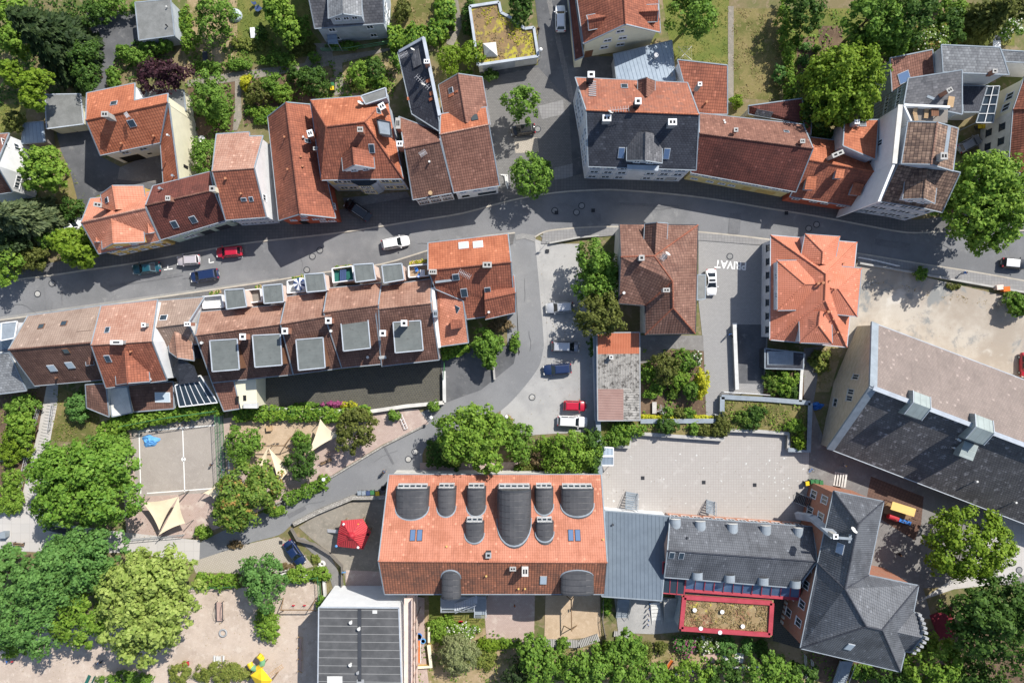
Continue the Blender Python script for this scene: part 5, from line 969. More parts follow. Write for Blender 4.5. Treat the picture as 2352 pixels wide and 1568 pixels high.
def crown_pts(rx, ry, rz, seed, style, leaf):
    leaf = leaf * .78
    R_ = math.sqrt(rx * ry); rg = np.random.default_rng(seed)
    rc0 = float(np.clip(R_ * .2, .32, .95)) * (1.0 if style != 'fine' else .8); rx, ry = rx * 1.1, ry * 1.1; N = int(np.clip(4.4 * (R_ / rc0) ** 2, 14, 520))
    th = rg.uniform(0, 2 * math.pi, N); cz = rg.uniform(-.25, 1, N); ph = rg.uniform(0, 6.28, 5)
    am = (.12 if style != 'round' else .04)
    f = 1 + am * np.sin(2 * th + ph[0]) * .6 + am * np.sin(3 * th + ph[1]) + am * np.sin(5 * th + ph[2] + cz * 2) * .8 + am * .5 * np.sin(9 * th + ph[3])
    rad = np.sqrt(np.clip(1 - cz ** 2, 0, 1)); k = np.where(rg.random(N) < .72, rg.uniform(.8, 1.0, N), rg.uniform(.35, .8, N))
    hole = (np.sin(3.1 * th + 4 * cz + ph[4]) > .9) & (style != 'round')
    d = np.stack([rad * np.cos(th), rad * np.sin(th), cz], 1)
    cc = d * (f * k)[:, None] * np.array([max(rx - rc0 * .55, rx * .6), max(ry - rc0 * .55, ry * .6), max(rz - rc0 * .4, rz * .6)]); cc[:, 2] += .12 * rz * np.sin(4 * th + ph[1]) * (style != 'round')
    keep = ~hole; cc = cc[keep]; d = d[keep]; rc = rc0 * rg.uniform(.65, 1.25, len(cc))
    per = int(np.clip(3.2 * (rc0 / leaf) ** 2, 18, 92)); return clump_leaves(cc, rc, per, leaf, d, jit=.42 if style != 'round' else .3)
def conifer_pts(r, h, seed, leaf=.34, droop=.35):
    rg = np.random.default_rng(seed); cs = []; al = []
    lv = int(h / .55)
    for i in range(lv):
        u = i / lv; rr = r * (1 - u) ** .75 + .25; nb = max(5, int(11 * (1 - u) + 4)); a0 = rg.uniform(0, 6.28)
        for b in range(nb):
            a = a0 + 6.283 * b / nb + rg.normal() * .15; L_ = rr * rg.uniform(.72, 1.08); k = max(3, int(L_ / .22)); t = (np.arange(k) + .6) / k
            for side in (-1, 0, 1):
                sw = side * (.1 + .42 * np.sin(t * 2.6)) * min(1.0, L_ * .28)
                x = np.cos(a) * L_ * t - np.sin(a) * sw; y = np.sin(a) * L_ * t + np.cos(a) * sw; z = h * u * .92 + .6 - droop * L_ * t ** 2 * .6 + rg.normal(size=k) * .06
                cs.append(np.stack([x, y, z], 1)); al.append(np.stack([np.full(k, math.cos(a)) + rg.normal(size=k) * .3 - side * math.sin(a) * .5, np.full(k, math.sin(a)) + rg.normal(size=k) * .3 + side * math.cos(a) * .5, np.full(k, -.35)], 1))
    c = np.concatenate(cs); al = np.concatenate(al); n = np.zeros_like(c); n[:, 2] = 1; n += NR.normal(size=c.shape) * .45; n[:, :2] += c[:, :2] / max(r, .1) * .4
    return quads(c, n, leaf * NR.uniform(.6, 1.2, len(c)), asp=1.35, along=al)
def trunk_mesh(cx, cy, zb, h, r, rx, ry, rz, seed, zc):
    rg = random.Random(seed); m = MB(); p = Vector((cx, cy, zb)); top = Vector((cx + rg.uniform(-.2, .2), cy + rg.uniform(-.2, .2), zc)); mid = p.lerp(top, .5)
    m.tube(p, mid, r * 1.15, 8, 0, r * .8); m.tube(mid, top, r * .8, 8, 0, r * .45)
    for k in range(6):
        a = k * 1.047 + rg.uniform(-.3, .3); q = mid.lerp(top, rg.uniform(.1, .9)); e = Vector((cx + math.cos(a) * rx * .62, cy + math.sin(a) * ry * .62, zc + rz * rg.uniform(.1, .45)))
        j = q.lerp(e, .5) + Vector((0, 0, .2)); m.tube(q, j, r * .4, 6, 0, r * .25); m.tube(j, e, r * .25, 6, 0, r * .1)
    return m
SEED = [100]
def tree(x, y, rx, ry, h, mat, label, style='broad', leaf=.3, group=None, name='tree', rot=0.0, zb=0.0, lobes=None, cat='tree', flowers=None):
    SEED[0] += 1; sd = SEED[0]
    if style in ('conifer', 'fir'):
        k = SP * (HC - h * .45) / HC; r = (rx + ry) / 2 * k; p = W(x, y, h * .45); root = empty(name, (p.x, p.y, zb), label, cat, group)
        v = conifer_pts(r, h, sd, leaf, .35 if style == 'conifer' else .15); v[:, 0] *= rx * k / r; v[:, 1] *= ry * k / r
        o = bpy.data.objects.new('crown', leafmesh('crown', v, L[mat])); COL.objects.link(o); o.parent = root
        m = MB(); m.tube((p.x, p.y, zb), (p.x, p.y, h * .9), .22, 8, 0, .05); m.out('trunk', Q['bark'], root); return root
    k = SP * (HC - h * .6) / HC; RX, RY = rx * k, ry * k; R_ = math.sqrt(RX * RY); rz = min(max(h * .42, R_ * .55), R_ * 1.05, h * .48); zc = h - rz
    p = W(x, y, zc + rz * .3); root = empty(name, (p.x, p.y, zb), label, cat, group)
    parts = [(0, 0, 1, 1, 1)] if not lobes else lobes
    vv = []
    for (lx, ly, sx, sy, sz) in parts:
        v = crown_pts(RX * sx, RY * sy, rz * sz, sd, style, leaf); sd += 1000; v = v + np.array([lx * RX, ly * RY, (sz - 1) * rz * .4]); vv.append(v)
    v = np.concatenate(vv)
    if rot: c, s = math.cos(rot), math.sin(rot); v = v @ np.array([[c, s, 0], [-s, c, 0], [0, 0, 1]])
    v[:, 2] = np.maximum(v[:, 2] + zc - zb, .15)
    o = bpy.data.objects.new('crown', leafmesh('crown', v, L[mat])); COL.objects.link(o); o.parent = root
    trunk_mesh(p.x, p.y, zb, h, max(.09, R_ * .055), RX, RY, rz, sd, zc).out('trunk', Q['bark'], root)
    if flowers:
        j = NR.choice(len(v) // 4, max(8, len(v) // 90), replace=False); c = v.reshape(-1, 4, 3)[j].mean(1) + np.array([0, 0, .12]); n = np.tile(np.array([[0, 0, 1.]]), (len(c), 1)) + NR.normal(size=c.shape) * .3
        f = bpy.data.objects.new('blossom', leafmesh('blossom', quads(c, n, np.full(len(c), leaf * .6)), L[flowers])); COL.objects.link(f); f.parent = root
    return root
def shrub(x, y, rx, ry, h, mat, label, style='broad', leaf=.2, group=None, name='shrub', flowers=None, zb=0.0, rot=0.0, cat='shrub'):
    SEED[0] += 1; k = SP * (HC - h * .6) / HC; RX, RY = rx * k, ry * k; rz = h * .55; p = W(x, y, h * .6 + zb); root = empty(name, (p.x, p.y, zb), label, cat, group)
    if style == 'conifer': v = conifer_pts(math.sqrt(RX * RY), h, SEED[0], leaf)
    else: v = crown_pts(RX, RY, rz, SEED[0], style, leaf)
    if rot: c, s = math.cos(rot), math.sin(rot); v = v @ np.array([[c, s, 0], [-s, c, 0], [0, 0, 1]])
    if style != 'conifer': v[:, 2] = np.maximum(v[:, 2] + h - rz, .05)
    o = bpy.data.objects.new('foliage', leafmesh('foliage', v, L[mat])); COL.objects.link(o); o.parent = root
    if flowers:
        j = NR.choice(len(v) // 4, max(8, len(v) // 50), replace=False); c = v.reshape(-1, 4, 3)[j].mean(1) + np.array([0, 0, .1]); n = np.tile(np.array([[0, 0, 1.]]), (len(c), 1)) + NR.normal(size=c.shape) * .3
        f = bpy.data.objects.new('blossom', leafmesh('blossom', quads(c, n, np.full(len(c), .16)), L[flowers])); COL.objects.link(f); f.parent = root
    return root
def hedge(pts, w, h, mat, label, leaf=.2, dens=26, z0=0.0, name='hedge', jag=.25):
    P = [(v.x, v.y) for v in PL(pts, z0 + h * .8)]; out = []; nn = []
    for i in range(len(P) - 1):
        a, c = np.array(P[i]), np.array(P[i+1]); d = c - a; ln = np.linalg.norm(d); d /= ln; s = np.array([-d[1], d[0]]); k = int(ln * (w + 2 * h) * dens)
        t = NR.uniform(0, ln, k); wob = 1 + jag * np.sin(t * 1.7 + i) * .6 + jag * np.sin(t * 4.1) * .4; u = NR.uniform(-1, 1, k)
        th = u * math.pi * .5; rr = NR.uniform(.7, 1.05, k) * wob
        off = np.clip(np.sin(th) * 1.25, -1, 1) * w / 2 * rr; z = z0 + np.maximum(.05, h * np.minimum(1.0, np.cos(th) * 1.5) * rr * NR.uniform(.55, 1.0, k) ** .4)
        out.append(np.stack([a[0] + d[0] * t + s[0] * off, a[1] + d[1] * t + s[1] * off, z], 1)); nn.append(np.stack([s[0] * np.sin(th), s[1] * np.sin(th), np.cos(th) + .3], 1))
    c = np.concatenate(out); n = np.concatenate(nn) + NR.normal(size=c.shape) * .45; org = W(*pts[len(pts)//2], 0); org.z = z0
    v = quads(c, n, leaf * NR.uniform(.6, 1.3, len(c))) - np.array([org.x, org.y, org.z])
    o = bpy.data.objects.new(name, leafmesh(name, v, L[mat])); COL.objects.link(o); o.location = org; return tag(o, label, 'hedge')
def inpoly(x, y, p):
    r = np.zeros(len(x), bool); j = len(p) - 1
    for i in range(len(p)):
        c = ((p[i][1] > y) != (p[j][1] > y)) & (x < (p[j][0] - p[i][0]) * (y - p[i][1]) / (p[j][1] - p[i][1] + 1e-9) + p[i][0]); r ^= c; j = i
    return r
def cover(name, polys, mat, dens, leaf, h, patchy=.5, z0=0.0, seed=0):  # z0 lifts it onto a roof or terrace
    """ground cover nobody could count: leafy tufts in patches"""
    rg = np.random.default_rng(seed + 5); cs = []
    for pts in polys:
        P = [(v.x, v.y) for v in PL(pts, z0)]; xs = [q[0] for q in P]; ys = [q[1] for q in P]; A = (max(xs)-min(xs)) * (max(ys)-min(ys)); k = int(A * dens)
        x = rg.uniform(min(xs), max(xs), k); y = rg.uniform(min(ys), max(ys), k)
        f = np.sin(x * .9 + seed) * np.sin(y * .8 - seed) + .6 * np.sin(x * 2.3 + y * 1.1 + seed) + .5 * np.sin(y * 3.1 - x * 1.7)
        q = inpoly(x, y, P) & (f > (patchy - .5) * 2); x, y, f = x[q], y[q], f[q]
        cs.append(np.stack([x, y, z0 + .02 + h * rg.uniform(0, 1, len(x)) * np.clip((f + 1.2) * .5, .15, 1)], 1))
    c = np.concatenate(cs); n = np.zeros_like(c); n[:, 2] = 1; n += NR.normal(size=c.shape) * .5
    o = bpy.data.objects.new(name, leafmesh(name, quads(c, n, leaf * NR.uniform(.5, 1.3, len(c))), L[mat])); COL.objects.link(o); return stuff(o)
t = tree; s = shrub
# north west
t(110,85,66,92,17,'dark','tall dark green conifer filling the north west corner','conifer',.42,name='conifer_tree'); t(192,150,30,62,7,'deep','dark leafy bushy tree along the drive below the tall conifer',leaf=.24)
t(12,55,42,60,10,'bright','light green tree in the far north west corner',lobes=[(0,0,1,1,1),(.5,-.6,.7,.6,.9)]); t(55,185,42,40,11,'lime','lime yellow tree above the double garage',lobes=[(-.6,.5,.75,.7,1),(.25,-.2,.7,.75,.95),(.7,.2,.6,.5,.8),(.35,-.95,.6,.6,.9)])
t(28,278,24,22,5,'olive','small olive green tree left of the double garage',leaf=.22); t(368,174,60,40,7,'purple','purple leaved tree behind the orange L-shaped house',leaf=.26); t(95,382,46,54,9,'bright','bright green maple in front of the white gabled house',lobes=[(0,.2,.8,.7,1),(-.35,-.4,.7,.6,.9),(.45,-.3,.6,.7,.9)])
t(45,500,78,62,13,'spruce','spreading grey green conifer at the west edge above the street','conifer',.4,name='conifer_tree'); s(163,478,28,24,3.5,'deep','dark round yew bush beside the white car'); t(165,566,50,48,8,'lime','yellow green tree at the pavement by the corner house',lobes=[(0,0,.85,.85,1),(.4,-.3,.6,.6,.85),(-.4,.3,.6,.6,.9)])
s(62,592,44,36,4,'olive','olive yellow bush by the pavement at the west edge'); t(10,600,34,50,7,'bright','fresh green bush cut by the west edge above the pavement',name='tree'); t(20,560,40,40,7,'dark','dark green tree behind the olive yellow bush'); s(110,548,26,22,4,'mid','mid green bush between grey conifer and yellow green tree')
s(305,128,44,20,2.6,'mid','low green bush group right of the tarmac drive',rot=-.3); s(345,108,30,18,2.8,'mid','bush under the flat roofed grey garage'); s(380,101,14,14,3.2,'mid','cone shaped clipped bush at the garage corner','round'); s(259,168,14,15,2.6,'mid','upper ball of the clipped topiary beside the drive','round'); s(259,186,14,12,2.0,'mid','lower ball of the clipped topiary beside the drive','round')
t(490,38,46,46,8,'mid','mid green fruit tree between garage and lawn',leaf=.24); s(437,92,22,26,3,'bright','light green bush right of the grey garage'); t(644,40,40,52,7,'bright','light green tree in front of the grey blue house',lobes=[(0,.1,.8,.8,1),(.4,-.5,.6,.6,.8),(-.3,.5,.7,.6,.9)]); s(690,62,24,28,4,'mid','green bush left of the grey blue house')
s(600,75,14,18,3,'deep','dark bush on the lawn beside the light green tree'); t(475,215,44,48,6.5,'mid','round green tree beside the paved garden path',leaf=.22); t(470,358,36,42,6,'mid','green tree beside the yellow firewall',leaf=.22); s(640,138,42,16,1.8,'mid','clipped hedge-like bush along the garden path'); s(545,148,26,14,1.6,'mid','bush row above the paved garden path, western end'); s(475,152,36,12,1.6,'mid','low bush row right of the purple tree')
s(720,187,36,34,4.5,'deep','large dark green bush left of the yellow bin'); s(590,215,26,26,3,'olive','olive bush beside the garden crossing path'); s(628,195,26,26,3,'mid','green bush in the middle of the garden beds'); s(650,215,20,22,2.6,'bright','light green bush in the garden beds, left of the large dark bush'); s(680,170,24,16,2.6,'deep','dark low bush above the garden beds'); s(600,255,42,12,1.4,'ivy','low clipped hedge above the red gable house'); s(565,190,14,20,2.0,'gold','yellow tinged bush beside the garden path')
s(823,168,26,30,4,'bright','round bright green bush between villa and gravel path'); s(862,160,22,28,3.6,'deep','dark bush next to the round bright green bush'); s(868,188,22,18,2.6,'bright','light green bush above the grey attic of the villa'); s(912,138,16,16,3,'mid','green bush beside the black slate house'); s(845,200,40,14,1.4,'grass','straw coloured bush row above the villa')
hedge([(892,85),(945,80),(1000,72),(1022,60),(1020,-20)],3.0,2.4,'ivy','tall L-shaped hedge beside the grey blue house',.24,30); s(925,22,20,24,3,'olive','brownish bush right of the grey blue house'); s(722,130,16,11,1.8,'mid','small bush beside the porch path'); s(795,105,36,10,1.2,'mid','low bushes under the facade of the grey blue house')
t(1033,132,28,34,5,'lime','lime green tree beside the pale firewall of the slate house',leaf=.22); t(1082,122,30,28,5,'lime','lime green tree at the corner of the sedum garage',leaf=.22); s(1126,173,18,14,2,'deep','dark bush below the sedum garage'); t(1196,14,26,46,6,'deep','dark green tree at the top edge beside the lane'); s(1078,40,18,40,2.5,'deep','dark hedge-like bush left of the sedum garage'); s(1062,175,26,12,1.6,'mid','low bush below the lime green trees')
t(1198,235,38,40,8,'mid','round tree over the black car in the parking court',leaf=.26); t(1222,399,47,49,8,'mid','round dense tree at the street corner by the steps',leaf=.25,style='round'); 
t(1597,22,58,58,11,'mid','large green tree right of the cream gable house'); s(1692,232,15,14,2,'lime','small yellow green bush at the end of the lawn path')
s(262,14,60,22,3,'mid','green bush belt at the top edge beside the grey garage'); s(215,30,30,30,4,'deep','dark bush at the head of the tarmac drive'); s(425,45,16,30,1.6,'ivy','narrow leafy plant row right of the grey garage'); s(570,100,40,14,.9,'grass','straw grass tuft on the lawn'); s(690,105,34,22,1.4,'olive','olive bush patch left of the porch'); s(500,260,30,34,1.2,'mid','vegetable bed plants below the round garden tree'); s(625,275,40,14,1.2,'ivy','low bush edging above the red gable house roof'); t(2325,20,40,24,4,'olive','olive bush tree in the far north east corner')
# north east
t(1856,22,46,42,8,'deep','dark round tree between lawn and vegetable beds',leaf=.24); t(2012,30,68,62,13,'mid','large green tree at the top edge above the bright tree',lobes=[(0,0,.9,.9,1),(.5,-.5,.6,.6,.8)]); t(2105,15,48,60,13,'deep','dark tree at the top edge right of the large green one'); t(1944,186,88,92,13,'lime','very large yellow green tree above the orange back house',leaf=.3,lobes=[(0,0,.85,.85,1),(-.35,.25,.6,.6,.95),(.3,.3,.6,.6,1),(.3,-.4,.65,.6,.9),(-.4,-.35,.6,.6,.85)])
t(1890,235,60,70,8,'deep','dark tree behind the back building under the large yellow green one'); t(2140,95,42,40,8,'rusty','blossoming pale green tree above the blue skylight house',leaf=.24,flowers='whitef'); s(2072,110,40,34,4,'mid','green bush cluster left of the pale blossoming tree'); t(2268,45,44,66,11,'olive','olive green conifer like tree near the north east corner','conifer',.36,name='conifer_tree'); s(2322,64,28,26,3.4,'mid','white flowering bush at the north east corner',flowers='whitef')
s(2190,20,36,28,3.5,'bright','light green bush group above the light grey slate roof'); s(2160,135,14,26,3.5,'ivy','narrow ivy bush between two tile roofs'); s(1800,45,14,60,3.4,'ivy','tall ivy covered bush row between lawns, northern part'); s(1812,125,14,34,3.2,'bright','light green bush row between lawns, middle part'); s(1814,195,14,46,3.2,'ivy','ivy bush row between lawns, southern part'); s(1792,170,16,20,2.4,'blue','bluish green bush on the brown lawn beside the ivy row'); s(1832,92,14,14,2,'mid','small bush at the head of the vegetable bed'); s(2080,65,14,14,2,'mid','small shrub on the soil bed under the dark trees')
s(1850,108,13,10,.8,'blue','cabbage patch plants in the dark bed, upper clump','broad',.16); s(1846,138,14,12,.8,'blue','cabbage patch plants in the dark bed, middle clump','broad',.16); s(1850,172,12,12,.8,'blue','cabbage patch plants in the dark bed, lower clump','broad',.16); s(1875,110,10,10,1,'mid','small plant right of the dark bed'); s(1980,300,60,20,3,'deep','dark bush belt behind the orange back house'); t(1890,300,36,26,5,'deep','dark low tree between the maroon roofs and the orange back house')
t(2275,458,92,104,15,'bright','huge green tree overhanging the street at the east edge',leaf=.32,lobes=[(-.1,.1,.8,.8,1),(.4,-.3,.65,.65,.9),(-.4,-.3,.6,.6,.85),(.35,.45,.6,.6,.9),(-.2,.6,.6,.5,.9),(.1,-.65,.5,.5,.8)])
s(2117,628,16,15,1.8,'mid','green weed bush at the low wall of the gravel lot'); t(2352,700,34,22,3.5,'mid','bush at the east end of the low wall'); s(2322,688,18,18,2.2,'mid','green bush standing on the gravel lot'); s(2190,658,16,7,.6,'olive','weeds along the low wall, middle patch')
t(1985,100,34,34,7,'deep','dark round tree between vegetable bed and the top edge trees'); t(2060,95,36,40,8,'mid','green tree behind the very large yellow green tree'); t(2185,60,34,40,7,'deep','dark tree right of the pale blossoming tree')
# centre
t(1366,600,42,44,8,'mid','dark green tree north end of the car park tree row',leaf=.25); t(1362,652,40,42,7,'mid','green tree in the middle of the car park row',leaf=.25); t(1398,640,30,60,7,'mid','green tree pressed against the brown hip roofed house',leaf=.25); t(1358,722,32,52,8,'olive','olive green tree at the south end of the car park row',leaf=.24); t(1398,722,36,46,8,'olive','olive green tree beside the corrugated garage roof',leaf=.24); s(1362,795,12,20,3,'deep','dark bush behind the silver van')
t(1118,790,38,46,5,'mid','green bushy tree in the yard of the orange corner house',lobes=[(0,0,1,.7,1),(.1,-.5,.5,.7,.9)]); hedge([(1012,812),(1045,800),(1075,792)],2.2,1.8,'ivy','hedge beside the east end of the terrace row',.22); s(1183,790,12,22,1.6,'mid','narrow bush on the stone bed by the side road'); s(1150,748,28,14,1.6,'brown','dry brown bush behind the corner house')
s(1490,856,20,22,2.4,'bright','bright bush next to the corrugated garage'); t(1530,846,30,36,5,'olive','large olive bush in the cottage garden',leaf=.2); s(1556,870,24,26,3,'bright','bright green bush in the middle of the cottage garden'); s(1512,885,18,16,2,'mid','small green bush above the white sun bed'); s(1545,905,14,12,.9,'rusty','low flowering bush amid the cottage garden stones'); s(1572,828,24,24,3.4,'mid','green bush at the rear of the cottage garden'); s(1594,822,18,18,2.6,'deep','dark bush with white flowers by the forecourt',flowers='whitef'); s(1612,880,18,32,3.4,'gold','golden yellow bush beside the forecourt'); s(1590,895,20,24,3,'mid','green bush left of the golden yellow bush'); s(1498,905,22,10,1.6,'ivy','clipped green hedge piece over the garden bench')
s(1535,947,15,13,1.8,'mid','round garden bush, leftmost of three by the golden hedge'); s(1560,949,14,13,1.8,'olive','round garden bush, middle of three by the golden hedge'); s(1582,948,14,13,1.8,'mid','round garden bush, rightmost of three by the golden hedge'); hedge([(1472,960),(1550,960),(1638,961)],.9,1.1,'gold','thin golden yellow hedge along the coping wall',.14,60)
s(1442,985,38,20,1.8,'ivy','ground covering green bush left end of the terrace bed',zb=.82); s(1415,1006,34,20,1.5,'mid','bush in the corner of the terrace bed above the bike shelter',zb=.82); s(1535,978,25,17,2.2,'deep','dark round bush in the terrace bed',zb=.82); s(1592,985,14,13,1.2,'mid','small bush in the terrace bed, left of the tall one',zb=.82); s(1618,988,15,13,1.2,'olive','small olive bush in the terrace bed',zb=.82); s(1650,988,18,14,1.2,'olive','dry olive bush at the bend of the terrace bed',zb=.82)
s(1720,958,30,16,1.4,'rusty','rust green bush on the walled green terrace',zb=.82); s(1737,950,22,18,2,'deep','dark green bush on the walled green terrace',zb=.82); s(1728,972,20,14,1.6,'deep','lower dark bush on the walled green terrace',zb=.82); s(1826,978,24,14,1.6,'bright','light green bush at the east end of the green terrace',zb=.82); s(1836,1010,13,22,1.4,'lime','lime bush in the narrow end of the green terrace',zb=.82); s(1660,975,18,26,1.4,'olive','heather bush in the terrace bed at the wall bend',zb=.82)
s(1805,875,30,28,2.4,'bright','pale feathery bush below the blue canopy'); s(1775,875,22,26,1.8,'rusty','red flecked bush below the blue canopy'); s(1796,904,14,13,1.6,'deep','clipped ball bush, left of two','round',.15); s(1823,900,13,18,1.6,'deep','clipped oval bush, right of two','round',.15); s(1885,830,24,28,1.2,'grass','weedy bush patch beside the sandstone gable')
# centre bottom hedges and big tree
t(1085,1000,80,76,11,'bright','big dense green tree at the bend above the orange school roof',leaf=.3,lobes=[(-.15,.2,.8,.75,1),(.35,.05,.65,.7,.9),(-.2,-.3,.7,.65,.9),(.4,-.75,.4,.5,.7)]); hedge([(980,1042),(1010,1042),(1060,1058)],3.6,1.8,'deep','dark hedge at the lane corner under the big tree',.22); t(1310,1042,60,52,6,'bright','broad bright green tree next to the tall wall of the school yard',leaf=.26); s(1255,1030,34,28,2.6,'bright','light green bush left of the broad bright tree'); s(1241,1052,19,22,2.2,'brown','brown wilted bush in front of the school'); t(1192,1015,36,46,4,'mid','green bushy tree right of the big dense tree'); s(1170,985,20,26,2,'rusty','rust tinged bush beside the gravel car park corner'); s(1225,1072,40,14,1.2,'olive','low olive bushes along the school forecourt'); t(1364,1040,20,60,5,'deep','narrow dark tree pressed against the yard wall'); s(1200,1078,20,10,1,'mid','low bush above the grey forecourt strip')
# south west playground greenery
t(186,1112,124,108,13,'big','huge broad tree west of the sports court',leaf=.32,lobes=[(-.1,.1,.8,.75,1),(.3,.4,.6,.6,.9),(-.35,-.4,.6,.6,.9),(.4,-.3,.6,.6,.9),(-.55,.3,.5,.5,.8)])
t(150,1310,150,78,12,'blue','broad feathery blue green tree south of the plaza',leaf=.28,style='fine',rot=.35,lobes=[(-.3,-.1,.6,.9,1),(.3,.1,.6,.85,1),(0,.1,.6,.9,.9)]); t(62,1420,90,80,11,'blue','feathery blue green tree at the west edge of the pale playground',leaf=.28,style='fine'); t(190,1420,66,62,10,'bright','green tree between feathery tree and pale plane tree',leaf=.3); t(10,1300,42,46,8,'blue','small feathery tree at the west edge by the plaza bench',style='fine'); s(28,1482,32,30,3.2,'bright','light green bush at the edge of the pale playground')
t(328,1396,118,140,15,'yel','huge pale yellow green plane tree over the pale playground',leaf=.36,lobes=[(-.1,-.15,.7,.6,1),(.3,.4,.6,.5,.95),(-.35,.2,.55,.5,.9),(.35,-.1,.6,.5,.95),(-.1,-.65,.5,.35,.8),(.05,.55,.6,.4,.9)])
t(602,1338,54,58,7,'blue','dense round green tree above the playground swings',leaf=.26); s(612,1432,28,44,3,'bright','light green bush column below the dense round tree'); t(563,1140,86,82,9,'rusty','chestnut tree with rust brown patches beside the sports court',leaf=.3,lobes=[(0,0,.85,.85,1),(.45,.3,.5,.55,.8),(-.4,-.5,.5,.5,.8)]); t(552,1022,42,42,6,'mid','green tree at the north east corner of the sports court',leaf=.25); t(693,1060,36,40,5,'deep','dark loose tree between the two shade sails',leaf=.22); s(690,1012,22,22,3,'mid','small round tree beside the swing frame',leaf=.18); t(815,985,46,50,6,'olive','feathery olive green tree overhanging the shade sail',leaf=.24,style='fine')
hedge([(232,1000),(262,975),(320,962),(400,950),(470,938),(505,932)],2.6,2.2,'bright','green climbing hedge behind the sports court fence',.24,24); hedge([(262,1000),(280,1050)],2.6,2.2,'mid','short green hedge west of the sports court',.24,24); hedge([(535,952),(620,950),(700,952),(790,955),(850,948)],2.2,1.6,'ivy','long green hedge along the top of the sand play area',.22,30)
s(175,935,28,34,3,'blue','grey green lilac bush right of the stair path'); t(45,980,30,36,4,'bright','light green bush left of the stair path, upper'); s(36,1012,38,38,2.6,'lime','yellow green bush bank left of the stair path, middle'); s(52,932,38,26,3,'mid','green bush above the bank by the slate roof'); s(22,1044,28,24,2.2,'lime','yellow green shrub at the west edge above the stone path'); s(26,1105,20,30,2.4,'bright','green bush left of the stair railing, below the stone path'); s(18,1150,34,34,2.2,'bright','green bush at the west edge by the plaza corner')
s(995,934,15,14,2.2,'mid','small round tree on the terrace wall near the lane',leaf=.16); s(905,955,13,14,2,'mid','small bush beside the white ladder frame'); s(745,1100,14,10,1.2,'bright','small bush by the white globe lamp'); hedge([(655,1150),(700,1130),(745,1108)],2.0,1.4,'mid','low hedge along the lane edge of the playground',.2); s(630,1172,22,14,1.2,'bright','low bush at the lane edge below the chestnut tree'); s(465,1222,20,14,1.6,'bright','small bush at the gate of the sports court'); s(540,1250,16,10,.8,'brown','dry grass bush under the chestnut tree shadow'); s(800,930,20,7,.7,'gold','yellow flower border at the dark yard wall'); s(765,928,26,6,.7,'pinkf','pink flower border at the dark yard wall'); s(705,930,30,6,.7,'mid','green border plants at the dark yard wall')
hedge([(450,1335),(500,1338),(545,1334)],2.4,1.3,'bright','bright hedge along the dark fence above the pale playground',.2); s(685,1322,30,20,2,'bright','light green bush behind the parked blue car'); s(735,1318,22,18,1.6,'bright','leafy bush right of the millstone'); s(735,1382,12,16,1.8,'mid','small bush at the corner of the white block'); s(655,1300,18,8,.7,'brown','dry plants beside the parked blue car'); s(725,1283,12,9,.6,'grass','grass tuft near the curved fence')
s(412,1548,24,26,1.6,'grass','grassy bank bush at the bottom edge, left piece','broad',.15); s(505,1545,62,26,1.6,'grass','grassy bank bush at the bottom edge, right piece','broad',.15); s(290,1560,60,18,1.8,'mid','green bush along the bottom edge below the plane tree')
# south middle and east
t(1055,1502,46,44,5,'olive2','grey green rounded tree on the slope beside the white block',leaf=.18,style='round'); s(1015,1445,32,34,1.2,'bright','vivid green bush carpet beside the paddling pool'); s(1062,1450,36,20,1.4,'bright','bright bush below the paddling pool',flowers='whitef'); s(1130,1480,40,14,1.4,'lime','lime green bush along the pink paving'); s(1170,1476,26,12,1.4,'bright','bright shrub at the corner of the pink paving'); s(1105,1510,36,28,.8,'grass','grassy slope bush right of the grey green tree')
t(1245,1528,58,56,8,'mid','green tree at the bottom edge, leftmost of the tree belt',lobes=[(0,0,.9,.9,1),(-.4,.6,.5,.5,.8)]); t(1190,1555,34,36,6,'dark','dark tree at the bottom edge left of the tree belt',leaf=.24); t(1345,1540,62,52,9,'mid','green tree at the bottom edge, second of the tree belt'); t(1430,1520,60,60,9,'mid','green tree at the bottom edge, third of the tree belt',lobes=[(0,0,.9,.9,1),(.3,.5,.5,.5,.8)]); t(1500,1556,40,36,7,'mid','low green tree at the bottom edge right of the tree belt')
t(1595,1555,50,34,7,'bright','bright tree at the bottom edge below the stone slabs'); t(1665,1550,42,40,7,'deep','dark green tree at the bottom edge below the flower bushes'); t(1770,1548,58,46,8,'mid','green tree at the bottom edge below the brick school'); s(1394,1482,12,10,.9,'lime','tiny lime bush by the grey ribbed edge, left of the ramp'); s(1379,1500,12,14,1,'lime','thin lime bush below the ribbed edge'); s(1294,1480,14,18,1.6,'mid','small green tree standing on the ribbed edge')
s(1482,1487,15,13,1.2,'olive','round bush by the small steps, left one'); s(1519,1487,15,14,1.2,'olive','round bush by the small steps, right one'); s(1484,1510,13,14,1.2,'olive','dry bush below the small steps'); s(1572,1482,26,24,1.5,'blue','lavender grey bush, first of five below the green roof',flowers='pinkf'); s(1622,1480,24,22,1.5,'rusty','pale pink flowering bush, second of five below the green roof',flowers='whitef'); s(1668,1484,26,22,1.5,'blue','blue green bush, third of five below the green roof'); s(1719,1484,18,20,1.5,'blue','blue green bush, fourth of five below the green roof'); s(1750,1490,18,20,1.5,'deep','dark bush, fifth of five below the green roof')
